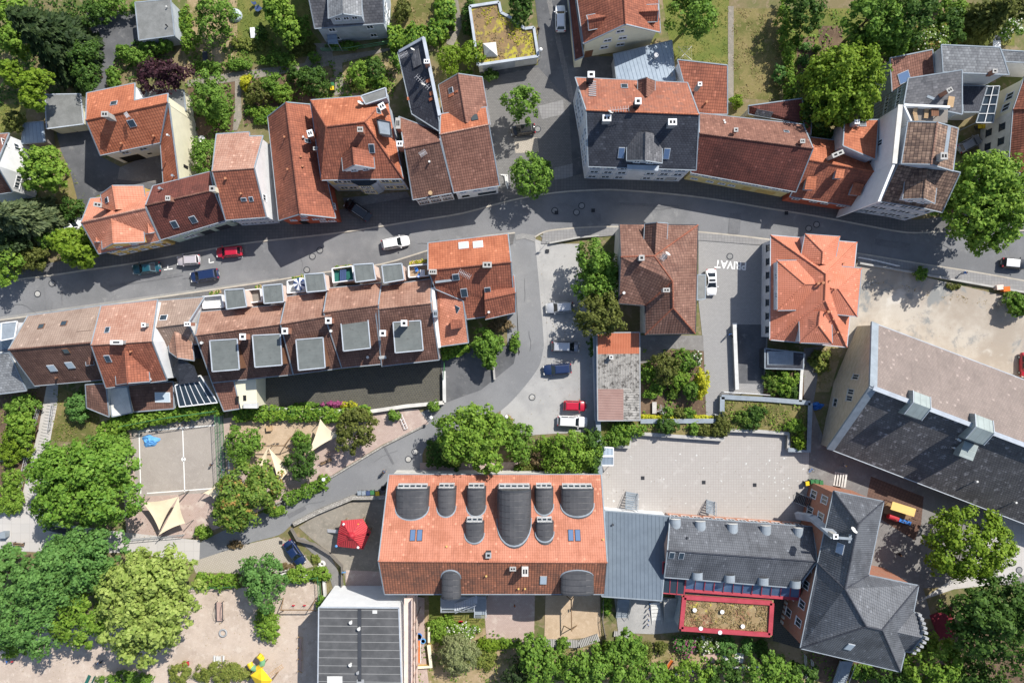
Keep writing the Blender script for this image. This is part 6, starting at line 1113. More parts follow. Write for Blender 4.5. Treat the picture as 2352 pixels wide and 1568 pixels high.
t(2236,1252,98,82,11,'lime','large round yellow green tree in the school yard east side',leaf=.3,style='round'); t(2300,1445,118,108,15,'deep','huge dark green tree in the south east corner',leaf=.34,lobes=[(0,0,.85,.85,1),(-.4,.3,.5,.5,.9),(.3,.5,.5,.5,.9)]); t(2152,1538,70,60,9,'bright','bright green tree at the bottom edge right of the brick school'); t(2235,1550,60,40,9,'deep','dark tree at the bottom edge in the south east'); t(2060,1560,44,30,6,'deep','dark low tree below the brick school roof'); s(1985,1545,26,20,1.5,'mid','green shrub beside the metal stair at the bottom'); s(1948,1520,16,20,1.2,'mid','narrow shrub beside the handrails')
t(1840,1555,40,30,6,'deep','dark green tree left of the metal stair at the bottom'); s(2115,1475,30,20,2,'deep','dark bush beside the stepped gable'); s(1395,1385,10,34,1.6,'ivy','climbing plant on the fence of the swing area')
# counted by nobody: ground cover
cover('undergrowth', [[(425,185),(545,180),(540,310),(440,330)],[(560,170),(770,140),(770,230),(560,290)],[(785,140),(930,120),(900,235),(765,220)],[(545,60),(720,100),(600,150),(440,180),(430,100)]], 'mid', 16, .17, .4, .42, seed=1)
cover('undergrowth', [[(0,890),(100,885),(50,1160),(0,1180)],[(125,890),(290,965),(230,1020),(110,1010)]], 'grass', 8, .14, .25, .5, seed=2)
cover('undergrowth', [[(1376,970),(1658,970),(1662,915),(1856,929),(1853,1030),(1815,1028),(1812,992),(1664,986),(1450,992),(1444,1023),(1378,1020)]], 'grass', 16, .13, .3, .35, .95, 12)
cover('undergrowth', [[(1470,800),(1618,805),(1625,955),(1470,960)],[(1750,840),(1850,830),(1846,920),(1750,925)],[(1800,20),(2200,20),(2160,120),(2040,140),(1960,260),(1830,260)]], 'ivy', 8, .17, .4, .55, seed=3)
cover('undergrowth', [[(935,1440),(1115,1440),(1250,1490),(1840,1490),(1900,1568),(930,1568)],[(2020,1480),(2352,1380),(2352,1580),(1860,1580),(1850,1500)]], 'ivy', 7, .16, .35, .5, seed=4)
cover('fallen_straw', [[(1090,1480),(1250,1490),(1840,1500),(1860,1568),(1100,1568)],[(125,890),(255,940),(290,965),(110,1010)],[(895,0),(1030,0),(1025,60),(905,75)],[(1680,20),(1800,20),(1790,232),(1685,225)],[(2000,640),(2352,705),(2352,720),(2000,655)],[(1858,800),(1905,800),(1890,900),(1862,900)]], 'straw', 12, .11, .12, .5, seed=5)
cover('grass', [[(520,0),(720,0),(715,70),(600,150),(545,130)],[(1520,0),(1675,0),(1672,150),(1545,140)],[(985,1366),(1120,1366),(1115,1440),(985,1480)],[(0,240),(60,240),(60,300),(0,305)],[(160,380),(200,445),(195,500),(150,540),(120,470)]], 'grass', 14, .10, .10, .45, seed=6)
cover('hedge_bottom_leaves', [[(0,430),(110,455),(110,600),(0,640)],[(0,0),(240,0),(235,50),(205,60),(150,90),(140,230),(0,250)],[(1960,0),(2200,0),(2160,110),(2040,135),(1960,120)],[(270,110),(320,95),(400,110),(420,180),(300,190),(262,150)],[(150,90),(205,60),(222,130),(215,205),(150,200)]], 'deep', 16, .2, .6, .35, seed=7)
cover('sedum_plants', [[(1574,1372),(1770,1384),(1765,1454),(1566,1440)]], 'straw', 26, .12, .15, .15, 4.42, 8)
cover('sedum_plants', [[(1574,1372),(1770,1384),(1765,1454),(1566,1440)]], 'brown', 18, .11, .16, .45, 4.42, 9)
cover('sedum_plants', [[(1090,22),(1146,12),(1180,52),(1220,72),(1228,125),(1150,100)]], 'gold', 14, .12, .15, .5, 3.22, 10)
cover('sedum_plants', [[(1085,20),(1146,12),(1180,52),(1220,72),(1230,126),(1102,142)]], 'straw', 14, .11, .12, .45, 3.22, 11)
cover('bed_plants', [[(1378,972),(1656,972),(1664,920),(1850,930),(1850,1028),(1816,1026),(1812,992),(1664,986),(1450,992),(1444,1023)]], 'bright', 9, .15, .4, .62, .95, 13)
cover('bed_plants', [[(1378,972),(1656,972),(1664,920),(1850,930),(1850,1028),(1816,1026),(1812,992),(1664,986),(1450,992),(1444,1023)]], 'straw', 9, .12, .25, .5, .95, 14)
cover('leaf_litter', [[(0,1440),(440,1360),(735,1350),(735,1568),(0,1568)],[(290,1140),(520,1130),(500,1230),(300,1235)],[(1240,560),(1365,780),(1365,985),(1200,985),(1250,840)]], 'straw', 1.2, .07, .02, .3, .14, 15)
cover('leaf_litter', [[(2000,640),(2352,720),(2352,860),(2010,740),(1965,790)],[(1376,1180),(1850,1200),(1856,1100),(1850,1040),(1376,1040)]], 'brown', .5, .06, .02, .4, .14, 16)
# ---------------------------------------------------------------- vehicles
def paint(name, c, metal=0.0):
    g = G(name); g.b.inputs['Base Color'].default_value = lc(c); g.b.inputs['Roughness'].default_value = .32; g.b.inputs['Metallic'].default_value = metal
    g.b.inputs['Coat Weight'].default_value = .8; g.b.inputs['Coat Roughness'].default_value = .06; g.b.inputs['Specular IOR Level'].default_value = .5; return g.m
PT = dict(white=paint('white_car_paint', (.78, .78, .78)), silver=paint('silver_car_paint', (.48, .49, .51), .35), grey=paint('grey_car_paint', (.22, .23, .26), .3), navy=paint('navy_car_paint', (.009, .022, .075)), black=paint('black_car_paint', (.008, .008, .010)),
 red=paint('red_car_paint', (.42, .008, .03)), teal=paint('dark_teal_car_paint', (.008, .06, .085)), lilac=paint('pale_lilac_silver_paint', (.50, .46, .48), .2))
CT = dict(hatch=dict(L=4.1, W=1.74, H=1.48, ws=(.26, .10), rr=(-.36, -.46), hood=.86), wagon=dict(L=4.6, W=1.8, H=1.5, ws=(.22, .08), rr=(-.41, -.475), hood=.84), sedan=dict(L=4.5, W=1.78, H=1.45, ws=(.23, .07), rr=(-.20, -.37), hood=.86),
 mpv=dict(L=4.45, W=1.82, H=1.66, ws=(.31, .13), rr=(-.42, -.475), hood=.95), coupe=dict(L=4.35, W=1.8, H=1.42, ws=(.22, .03), rr=(-.17, -.40), hood=.85), mini=dict(L=3.8, W=1.7, H=1.43, ws=(.23, .13), rr=(-.41, -.46), hood=.9))
def car(x, y, hd, typ, col, label, roof=None, rails=False, glassroof=False, L=None, stripes=False):
    c = CT[typ]; Lc, Wd, H = L or c['L'], c['W'], c['H']; p = W(x, y, .9); a = math.atan2(-hd[1], hd[0])
    root = empty('car', (p.x, p.y, LAYER[0] + .002), label, 'car', 'cars', a); pm = PT[col]
    hz = c['hood']; hw = Wd / 2; back = hz + .06 if typ != 'sedan' else hz + .02
    st = [(-.5, .74, .42, back - .22), (-.485, .86, .32, back - .08), (-.44, .95, .24, back), (-.3, .995, .2, back + .02), (0, 1, .19, hz + .05), (.2, .995, .2, hz + .02), (.33, .97, .2, hz - .03), (.42, .92, .22, hz - .1), (.47, .84, .28, hz - .2), (.497, .70, .36, hz - .32)]
    vs, fs = [], []
    for (xf, wf, zb, zt) in st:
        w = hw * wf; X = xf * Lc
        for yy, zz in ((-w*.86, zb), (-w, zb+.12), (-w, (zb+zt)/2+.05), (-w*.965, zt-.06), (-w*.86, zt), (0, zt+.045), (w*.86, zt), (w*.965, zt-.06), (w, (zb+zt)/2+.05), (w, zb+.12), (w*.86, zb)): vs.append((X, yy, zz))
    k = 11
    for i in range(len(st) - 1):
        for j in range(k): fs.append((i*k+j, (i+1)*k+j, (i+1)*k+(j+1) % k, i*k+(j+1) % k))
    fs += [tuple(range(k)), tuple(range((len(st)-1)*k, len(st)*k))[::-1]]
    x0, x1, x2, x3 = c['ws'][0]*Lc, c['ws'][1]*Lc, c['rr'][0]*Lc, c['rr'][1]*Lc; wb, wt = hw * .9, hw * .73; zb = hz - .02; n = len(vs)
    vs += [(x0, -wb, zb), (x0, wb, zb), (x3, wb, zb), (x3, -wb, zb), (x1, -wt, H-.06), (x1, wt, H-.06), (x2, wt, H-.08), (x2, -wt, H-.08), (x1-.12, -wt*.8, H), (x1-.12, wt*.8, H), (x2+.12, wt*.8, H-.03), (x2+.12, -wt*.8, H-.03)]
    fs += [tuple(n+i for i in f) for f in ((0,1,5,4), (1,2,6,5), (2,3,7,6), (3,0,4,7), (4,5,9,8), (5,6,10,9), (6,7,11,10), (7,4,8,11), (8,9,10,11))]
    mi = [0] * len(fs)
    if roof: mi[-1] = 1; mi[-2] = mi[-3] = mi[-4] = mi[-5] = 1
    b = mk('body', vs, fs, [pm, PT[roof] if roof else pm], root, mi=mi, local=True, uv=False)
    b.data.polygons.foreach_set('use_smooth', [i < len(fs) - 9 for i in range(len(fs))])
    def pane(nm, q, off=.012):
        q = [Vector(v) for v in q]; nrm = newell(q).normalized(); cen = sum(q, Vector()) / len(q)
        if nrm.dot(cen - Vector((cen.x * .5, 0, .6))) < 0: q = q[::-1]; nrm = -nrm
        mk(nm, [v + nrm * off for v in q], [tuple(range(len(q)))], Q['carglass'], root, local=True, uv=False)
    def lp(A, B, t): return Vector(A).lerp(Vector(B), t)
    A, B, C_, D = vs[n], vs[n+1], vs[n+5], vs[n+4]
    pane('windscreen', [lp(lp(A,B,.05), lp(D,C_,.05), .04), lp(lp(A,B,.95), lp(D,C_,.95), .04), lp(lp(A,B,.93), lp(D,C_,.93), .97), lp(lp(A,B,.07), lp(D,C_,.07), .97)])
    A, B, C_, D = vs[n+2], vs[n+3], vs[n+7], vs[n+6]
    pane('rear_window', [lp(lp(A,B,.08), lp(D,C_,.08), .22), lp(lp(A,B,.92), lp(D,C_,.92), .22), lp(lp(A,B,.9), lp(D,C_,.9), .93), lp(lp(A,B,.1), lp(D,C_,.1), .93)])
    for s, (i0, i1, i2, i3) in ((-1, (0, 3, 7, 4)), (1, (1, 2, 6, 5))):
        A, B, C_, D = vs[n+i0], vs[n+i1], vs[n+i2], vs[n+i3]
        for u0, u1 in ((.09, .47), (.5, .9)): pane('side_window', [lp(lp(A,B,u0), lp(D,C_,u0), .16), lp(lp(A,B,u1), lp(D,C_,u1), .16), lp(lp(A,B,u1), lp(D,C_,u1), .9), lp(lp(A,B,u0), lp(D,C_,u0), .9)])
    if glassroof: mk('glass_roof', [(x1-.2, -wt*.78, H+.012), (x1-.2, wt*.78, H+.012), (x2+.3, wt*.78, H-.01), (x2+.3, -wt*.78, H-.01)], [(0,1,2,3)], Q['carglass'], root, local=True, uv=False)
    for fx in (.31, -.31):
        for s in (-1, 1):
            m = MB(); m.tube((fx*Lc, s*(hw-.2), .31), (fx*Lc, s*(hw+.005), .31), .31, 14); w_ = m.out('wheel', Q['rubber'], root, local=True, uv=False)
            m = MB(); m.tube((fx*Lc, s*(hw-.02), .31), (fx*Lc, s*(hw+.015), .31), .2, 12); m.out('rim', Q['chrome'], w_, local=True, uv=False)
    for s in (-1, 1):
        m = MB(); m.obox(Vector((.468*Lc, s*hw*.66, hz-.24)), Vector((.09, s*-.03, 0)), Vector((.02, .15, 0)), Vector((0, 0, .075))); m.out('headlight', Q['pale'], root, local=True, uv=False)
        m = MB(); m.obox(Vector((-.478*Lc, s*hw*.74, back-.13)), Vector((.06, 0, 0)), Vector((0, .13, 0)), Vector((0, 0, .12))); m.out('taillight', Q['crimson'], root, local=True, uv=False)
        m = MB(); m.obox(Vector((x0-.18, s*(hw+.1), hz+.1)), Vector((.06, 0, 0)), Vector((0, .11, 0)), Vector((0, 0, .07))); m.out('wing_mirror', pm, root, local=True, uv=False)
        if rails: m = MB(); m.tube((x1-.25, s*wt*.93, H+.05), (x2+.15, s*wt*.93, H+.03), .025, 6); m.out('roof_rail', Q['chrome'], root, local=True, uv=False)
    m = MB(); m.box(.494*Lc, -.26, .36, .504*Lc, .26, .47); m.box(-.506*Lc, -.26, .5, -.496*Lc, .26, .61); m.out('number_plate', Q['pale'], root, local=True, uv=False)
    return root
car(1287.5,42,(-.02,-1),'hatch','white','white hatchback parked in the lane beside the sett strip at the top',L=4.4); car(1201,298,(-1,.12),'hatch','black','black hatchback parked under the round tree in the parking court')
k_=car(820,482,(-.83,-.56),'mpv','black','black people carrier with open tailgate and silver rails by the villa',rails=True,L=4.6)
m=MB(); m.obox(Vector((-2.45,0,1.72)),Vector((.42,0,.05)),Vector((0,.72,0)),Vector((0,0,.03))); m.out('tailgate',PT['black'],k_,local=True,uv=False)
car(908,557,(1,-.18),'wagon','white','white estate car driving alone along the street bend',rails=True); car(335,615.5,(-1,.12),'sedan','teal','dark teal car parked westernmost on the street',L=4.7); car(432,597,(-1,.06),'mini','lilac','pale silver hatchback parked between teal and red cars',rails=True); car(525.5,578,(-1,.08),'hatch','red','red hatchback parked by the kerb on the street',L=4.3); car(469,632.5,(-1,.16),'mpv','navy','dark blue people carrier driving beside the parked silver hatchback',L=4.7)
car(1285,706,(-1,.06),'wagon','silver','silver estate with its tail under the car park trees'); car(1299,796,(1,.02),'mpv','grey','grey van like car, northern one below the trees in the gravel car park',roof='silver',L=4.6,rails=True); car(1280,848,(-1,.08),'wagon','navy','dark blue estate parked alone in the middle of the gravel car park',L=4.7); car(1321,932,(1,.03),'mini','red','small red car in the gravel car park beside a white estate'); car(1315,968,(1,.05),'wagon','white','white estate parked southernmost in the gravel car park',rails=True,L=5.0)
car(1634,648,(.03,1),'coupe','white','white car with black glass roof parked below the painted word',glassroof=True); car(2330,605,(1,.1),'mini','black','black and red small car with white roof leaving at the east edge',roof='white',L=4.0); car(676,1270,(.56,.8),'sedan','navy','dark blue saloon parked beside the curved wooden fence',L=4.6); car(164,521,(.75,-.6),'hatch','white','white car half hidden by bushes beside the corner house'); car(2228,330,(.85,-.45),'hatch','grey','grey car standing in the shaded courtyard by the yellow bins'); car(2358,838,(0,1),'hatch','red','red car mostly cut off by the east edge on the gravel lot')
# ---------------------------------------------------------------- people
def person(x, y, h, face, shirt, trousers, label, pose='walk', hair='hair', group=None, cz=0.0, arms=.3, lean=0.0):
    p = W(x, y, cz + h * .5); s = h / 1.75; root = empty('person', (p.x, p.y, cz + LAYER[0] + .002), label, 'person' if h > 1.45 else 'child', group, face)
    V, E, Rr, K = [], [], [], []
    def v(px, py, pz, r, par=None, kind=0):
        V.append((px * s, py * s, pz * s)); Rr.append(r * s); K.append(kind)
        if par is not None: E.append((par, len(V) - 1))
        return len(V) - 1
    sit = pose in ('sit', 'ride'); z0 = -.42 if pose == 'sit' else (.08 if pose == 'ride' else 0); st = .26 if pose == 'walk' else .05; ln = lean + (.25 if pose == 'ride' else 0)
    pel = v(0, 0, .95 + z0, .125); sp = v(.05 * ln * 4, 0, 1.15 + z0, .125, pel); ch = v(ln * .6, 0, 1.36 + z0, .15, sp); nk = v(ln * .85, 0, 1.52 + z0, .055, ch, 2); hd = v(ln + .02, 0, 1.62 + z0, .095, nk, 2); tp = v(ln + .01, 0, 1.70 + z0, .085, hd, 2)
    v(ln + .115, 0, 1.615 + z0, .022, hd, 2)
    for sd in (-1, 1):
        hp = v(0, sd * .09, .88 + z0, .095, pel, 1)
        if pose == 'sit': kn = v(.42, sd * .1, .52, .065, hp, 1); an = v(.44, sd * .1, .10, .042, kn, 1); v(.60, sd * .11, .04, .038, an, 3)
        elif pose == 'ride': kn = v(.34, sd * .12, .72 + sd * .1, .065, hp, 1); an = v(.18, sd * .12, .38 + sd * .12, .042, kn, 1); v(.33, sd * .12, .33 + sd * .12, .038, an, 3)
        else: kn = v(sd * st * .6 + .04, sd * .09, .49, .062, hp, 1); an = v(sd * st - .05, sd * .09, .09, .042, kn, 1); v(sd * st + .13, sd * .10, .04, .038, an, 3)
        sh = v(ln * .7, sd * .19, 1.42 + z0, .062, ch)
        if pose == 'ride': el = v(ln * .7 + .18, sd * .26, 1.22, .045, sh); wr = v(.52, sd * .24, 1.05, .032, el, 2)
        else: el = v(ln * .7 - sd * st * .45, sd * .25, 1.14 + z0, .045, sh); wr = v(ln * .7 - sd * st * .8 + arms * .4, sd * .25, .92 + z0 + arms * .2, .032, el, 2)
        wx, wy, wz = [c / s for c in V[wr]]; pm = v(wx + .03, wy, wz - .07, .034, wr, 2)
        for fi, (dy, ln_) in enumerate(((-.027, .075), (-.009, .088), (.009, .084), (.027, .066))): f1 = v(wx + .045, wy + dy, wz - .12, .0095, pm, 2); v(wx + .06, wy + dy, wz - .12 - ln_ * .6, .0085, f1, 2)
        v(wx + .075, wy - sd * .03, wz - .10, .010, pm, 2)
    me = bpy.data.meshes.new('person_body'); me.from_pydata(V, E, []); o = bpy.data.objects.new('body', me); COL.objects.link(o)
    md = o.modifiers.new('s', 'SKIN'); md.use_smooth_shade = True
    for i, sv_ in enumerate(me.skin_vertices[0].data): sv_.radius = (Rr[i], Rr[i]); sv_.use_root = (i == 0)
    o.modifiers.new('u', 'SUBSURF').levels = 1; bpy.context.view_layer.update()
    m2 = bpy.data.meshes.new_from_object(o.evaluated_get(bpy.context.evaluated_depsgraph_get())); o.modifiers.clear(); o.data = m2; o.parent = root
    m2.materials.clear()
    for q in (shirt, trousers, 'skin', 'black'): m2.materials.append(Q[q])
    pts = np.array(V); 
    for pg in m2.polygons: pg.material_index = K[int(np.argmin(((pts - np.array(pg.center)) ** 2).sum(1) / np.array(Rr) ** .5))]; pg.use_smooth = True
    hx, hy, hz_ = V[hd]; m = MB(); n = 10; rr = .108 * s; rows = []
    for i in range(5):
        ph = i / 4 * 1.75; rows += [(hx - .015 * s + rr * math.sin(ph) * math.cos(2*math.pi*j/n) * 1.05, hy + rr * math.sin(ph) * math.sin(2*math.pi*j/n), hz_ + .045 * s + rr * math.cos(ph)) for j in range(n)]
    fs = [(i*n+j, (i+1)*n+j, (i+1)*n+(j+1) % n, i*n+(j+1) % n) for i in range(4) for j in range(n) if not (i >= 2 and j in (0, 1, 9))] ; m.add(rows, fs); m.out('hair', Q[hair], root, local=True, smooth=True, uv=False)
    m = MB()
    for sd in (-1, 1): m.tube((hx + .086 * s, hy + sd * .034 * s, hz_ + .012 * s), (hx + .098 * s, hy + sd * .034 * s, hz_ + .012 * s), .012 * s, 6)
    m.out('eyes', Q['black'], root, local=True, uv=False); m = MB(); m.box(hx + .085 * s, hy - .025 * s, hz_ - .055 * s, hx + .097 * s, hy + .025 * s, hz_ - .043 * s); m.out('mouth', Q['crimson'], root, local=True, uv=False)
    m = MB()
    for sd in (-1, 1): m.obox(Vector((hx, hy + sd * .098 * s, hz_)), Vector((.022 * s, 0, 0)), Vector((0, .012 * s, 0)), Vector((0, 0, .035 * s)))
    m.out('ears', Q['skin'], root, local=True, uv=False)
    return root
def bicycle(x, y, rz, col, label, sc=1.0, flat=False):
    p = W(x, y, .4); root = empty('bicycle', (p.x, p.y, LAYER[0]), label, 'bicycle', None, rz)
    def T_(v): return (v[0]*sc, v[2]*sc, .08 + .1*abs(v[1])) if flat else (v[0]*sc, v[1]*sc, v[2]*sc)
    for cx in (-.52, .52):
        m = MB(); n = 18; ring = [(cx + .33*math.cos(2*math.pi*i/n), 0, .34 + .33*math.sin(2*math.pi*i/n)) for i in range(n)]
        for i in range(n): m.tube(T_(ring[i]), T_(ring[(i+1) % n]), .022*sc, 5)
        w_ = m.out('wheel', Q['rubber'], root, local=True, uv=False); m = MB()
        for i in range(0, n, 3): m.tube(T_((cx,0,.34)), T_(ring[i]), .006, 4)
        m.out('spokes', Q['chrome'], w_, local=True, uv=False)
    m = MB()
    for a, b in (((-.52,0,.34),(-.12,0,.32)), ((-.12,0,.32),(-.22,0,.86)), ((-.52,0,.34),(-.2,0,.72)), ((-.2,0,.74),(.38,0,.78)), ((-.12,0,.32),(.38,0,.66)), ((.52,0,.34),(.36,0,.98))): m.tube(T_(a), T_(b), .022, 6)
    m.out('frame', Q[col], root, local=True, uv=False); m = MB(); m.tube(T_((.34,-.29,1.0)), T_((.34,.29,1.0)), .018, 6); m.out('handlebar', Q['black'], root, local=True, uv=False)
    m = MB(); m.beam(T_((-.34,0,.9)), T_((-.08,0,.92)), .15, .06); m.out('saddle', Q['black'], root, local=True, uv=False); return root
person(1236,69,1.75,-1.6,'black','black','pedestrian in black on the lane at the top beside the sedum garage'); person(2213,627,1.75,.25,'blue','denim','pedestrian in blue jacket on the pavement below the huge street tree'); person(2064,1272,1.78,-.3,'black','black','fair haired person in black crossing the shaded school court',hair='woodlight')
bicycle(880,1086,.85,'darkmetal','bicycle ridden on the side road above the orange school'); person(880,1085,1.75,.85,'black','denim','cyclist riding up the side road above the orange school',pose='ride',hair='hair')
person(1675,768,1.75,-1.2,'blue','denim','person in blue shirt standing by the dark bicycle on the forecourt',pose='stand'); bicycle(1683,776,-.9,'black','dark bicycle beside the person in blue on the forecourt')
person(486,1066,1.3,.4,'black','denim','child running alone on the sports court','walk'); person(509,1079,1.35,2.4,'black','blue','child at the green fence of the sports court','walk'); person(625,1275,1.72,1.4,'black','black','dark dressed person on the grass pavers near the parked saloon')
person(415,975,1.3,.3,'pale','black','child in pale top at the upper court line'); bicycle(428,976,.2,'darkmetal','small bicycle lying at the upper court line',.8,True); person(1939,1068,1.4,.5,'pale','denim','child with pale shirt in the shadow of the hall',hair='gold_hair') if 'gold_hair' in Q else person(1939,1068,1.4,.5,'pale','denim','fair haired child with pale shirt in the shadow of the hall',hair='yellowp')
bicycle(1866,1086,.4,'blue','small blue bicycle lying near the green bins',.8,True)
for i,(x,y,c,l) in enumerate(((18,1517,'blue','child in blue at the bottom left below the feathery tree'),(30,1517,'crimson','child in red at the bottom left below the feathery tree'),(226,1521,'skyblue','child in light blue in the plane tree shade'),(234,1518,'black','child in dark top in the plane tree shade beside the light blue one'),(327,1514,'denim','child at the tree shade edge, left of a group of three'),(334,1522,'orangep','child in orange in a group of three at the tree shade edge'),(347,1519,'brown','child in brown, right of a group of three at the tree shade edge'))): person(x,y,1.15,i*1.3,c,'denim',l,'stand' if i%2 else 'walk')
for i,(x,y,c,l) in enumerate(((1492,1386,'skyblue','topmost'),(1491,1398,'blue','second from the top'),(1489,1411,'denim','third from the top'),(1489,1423,'skyblue','fourth from the top'),(1488,1434,'blue','lowest'))): person(x,y,1.2,3.0 if i%2 else .1,c,'denim','child in blue in the row by the school stairs, '+l,'stand',group='children in a row')
person(1182,1390,1.1,1.0,'orangep','brown','small child in orange below the school wall','stand'); person(447,1470,1.1,.5,'pale','denim','small child in pale clothes beside the toy umbrella','stand') if False else None
# ---------------------------------------------------------------- street and garden furniture
def bin_(x, y, col, rz, label, group='wheelie bins', z0=0.0):
    p = W(x, y, 1.0); root = empty('wheelie_bin', (p.x, p.y, z0 + LAYER[0]), label, 'bin', group, rz); m = MB()
    lo, hi = [(-.24,-.22),(.24,-.22),(.24,.22),(-.24,.22)], [(-.3,-.3),(.3,-.3),(.3,.3),(-.3,.3)]
    m.add([(a, b, .08) for a, b in lo] + [(a, b, .98) for a, b in hi], [(3,2,1,0),(4,5,6,7),(0,1,5,4),(1,2,6,5),(2,3,7,6),(3,0,4,7)]); m.out('body', Q['darkmetal'] if col in ('yellowp',) else Q[col], root, local=True, uv=False)
    m = MB(); m.add([(-.33,-.35,.99),(.33,-.35,.99),(.33,.33,.99),(-.33,.33,.99),(-.29,-.3,1.06),(.29,-.3,1.06),(.29,.28,1.08),(-.29,.28,1.08)], [(3,2,1,0),(4,5,6,7),(0,1,5,4),(1,2,6,5),(2,3,7,6),(3,0,4,7)]); l = m.out('lid', Q[col], root, local=True, uv=False)
    m = MB(); m.tube((-.28,.37,.98),(.28,.37,.98),.025,6); m.out('handle', Q[col], root, local=True, uv=False); m = MB()
    for s in (-1,1): m=MB(); m.tube((s*.22,.24,.1),(s*.28,.24,.1),.1,10); m.out('wheel', Q['rubber'], root, local=True, uv=False)
    return root
for x,y,c,l in ((825.5,1132,'zinc','grey blue wheelie bin, first of five by the rubble wall'),(835.5,1132,'zinc','grey blue wheelie bin, second of five by the rubble wall'),(845.5,1132,'denim','dark blue wheelie bin, third of five by the rubble wall'),(855,1131,'greenp','green wheelie bin beside the yellow one by the rubble wall'),(867,1133,'yellowp','yellow lidded bin by the rubble wall'),(880,1121,'black','black bin in the corner at the school wall'),
 (1854,1110,'yellowp','yellow bin at the corner of the school yard'),(1866,1106,'greenp','green bin next to the yellow bin at the school yard corner'),(1876,1106,'greenp','middle green bin at the school yard corner'),(1886,1108,'greenp','green bin closest to the stone steps'),(2250,291,'yellowp','left yellow bin in the shaded courtyard'),(2260,291,'yellowp','right yellow bin in the shaded courtyard'),(763,185,'black','black bin in the garden, topmost of three'),(763,194,'greenp','green bin in the garden, between black and yellow'),(763,203,'yellowp','yellow bin in the garden above the villa'),(593,891,'zinc','grey blue bin at the west end of the dark paved yard')): bin_(x,y,c,.1,l)
def crate(x, y, col, l, sz=(1.0,.7,.8), rz=.1, name='crate'):
    p = W(x, y, .5); m = MB(); a = Vector((math.cos(rz), math.sin(rz), 0)); b = Vector((-a.y, a.x, 0)); m.obox(Vector((p.x,p.y,sz[2]/2+LAYER[0])), a*sz[0]/2, b*sz[1]/2, Vector((0,0,sz[2]/2)))
    m.obox(Vector((p.x,p.y,sz[2]+LAYER[0]+.04)), a*(sz[0]/2+.05), b*(sz[1]/2+.05), Vector((0,0,.04))); return tag(m.out(name, Q[col]), l, name.replace('_',' '))
crate(2293,660,'pinkwall','pale orange grit box by the low wall',name='grit_box'); crate(2308,664,'orangep','orange grit box by the low wall',name='grit_box'); crate(618.5,983,'woodlight','wooden cube block in the sand play area',(.8,.8,.6),.1,'play_cube'); crate(12,1226,'zinc','pale metal utility box on the plaza',(.9,.9,1.0),0,'utility_box'); crate(1701,748,'paint','white square panel lying on the forecourt',(.7,.7,.1),0,'panel') if False else None
o=mk('panel',[(-.38,-.38,0),(.38,-.38,0),(.38,.38,0),(-.38,.38,0),(-.38,-.38,.06),(.38,-.38,.06),(.38,.38,.06),(-.38,.38,.06)],[(3,2,1,0),(4,5,6,7),(0,1,5,4),(1,2,6,5),(2,3,7,6),(3,0,4,7)],Q['paint'],local=True); p=W(1687,747); o.location=(p.x,p.y,LAYER[0]); tag(o,'white square cover on the forecourt above the person in blue','cover plate')
def lamp(x, y, h, l, arm=0):
    p = W(x, y, h); root = empty('street_lamp', (p.x, p.y, 0), l, 'street lamp'); m = MB(); m.tube((p.x,p.y,0),(p.x,p.y,h-.2),.06,8,0,.045); m.out('post', Q['grey'], root)
    bpy_me = MB(); bpy_me.lathe((p.x,p.y,h-.25),[(.08,0),(.22,.06),(.30,.2),(.27,.36),(.15,.46),(.02,.5)],14); bpy_me.out('globe', Q['lampwhite'], root, smooth=True)
lamp(1242,114,4.0,'white globe lamp at the corner of the sedum garage'); lamp(742.6,1101,3.5,'white globe lamp at the lane edge below the swings'); lamp(990,959,2.4,'small white lamp on the lane kerb below the terrace'); lamp(1163,957,3.5,'white globe lamp at the corner of the gravel car park'); lamp(1282,1127,3.0,'small white lamp behind the school forecourt hedge') if False else None
def wall(pts, w, h, mat, label, cap=None, name='garden_wall', z0=0.0, capw=.12, caph=.1, cat='wall'):
    P = [W(q[0], q[1], h) for q in pts]; L_ = [(v.x, v.y) for v in P]; a, c = offset_line(L_, w/2), offset_line(L_, -w/2); n = len(L_)
    def st(m, a, c, z0, z1):
        vs = [(p.x,p.y,z1) for p in a] + [(p.x,p.y,z1) for p in c] + [(p.x,p.y,z0) for p in a] + [(p.x,p.y,z0) for p in c]; fs = []
        for i in range(n-1): fs += [(n+i,n+i+1,i+1,i),(i,i+1,2*n+i+1,2*n+i),(3*n+i,3*n+i+1,n+i+1,n+i)]
        m.add(vs, fs + [(0,2*n,3*n,n),(n-1,2*n-1,4*n-1,3*n-1)])
    cx, cy = L_[n//2]; root = empty(name, (cx, cy, z0), label, cat); m = MB(); st(m, a, c, z0, h); m.out('wall', Q[mat], root)
    if cap: m = MB(); st(m, offset_line(L_, w/2+capw), offset_line(L_, -w/2-capw), h, h+caph); m.out('coping', Q[cap], root)
    return root
wall([(1366,766),(1370,880),(1372,968)],.4,2.9,'bluegrey','long pale blue wall between car park and corrugated garage','zinc'); wall([(1374,968),(1379,1088)],.5,2.6,'bluegrey','pale blue wall between bright tree and school yard','zinc')
wall([(1471,967),(1658,966)],.35,1.2,'concrete','pale coping wall below the cottage garden','zinc',capw=.2); wall([(1658,966),(1659,911)],.35,1.2,'concrete','short pale wall west of the green terrace','zinc',capw=.2); wall([(1657,911),(1764,917),(1861,925)],.35,1.2,'concrete','pale coping wall along the north of the green terrace','zinc',capw=.2); wall([(1861,925),(1857,1036),(1810,1032)],.35,1.2,'concrete','pale coping wall along the east end of the green terrace','zinc',capw=.2)
wall([(1378,1020),(1446,1026),(1453,994),(1560,1002),(1662,1009),(1666,987),(1740,990),(1811,995),(1811,1031)],.45,.9,'drystone','stepped low retaining wall along the north of the school yard','concrete',capw=.06)
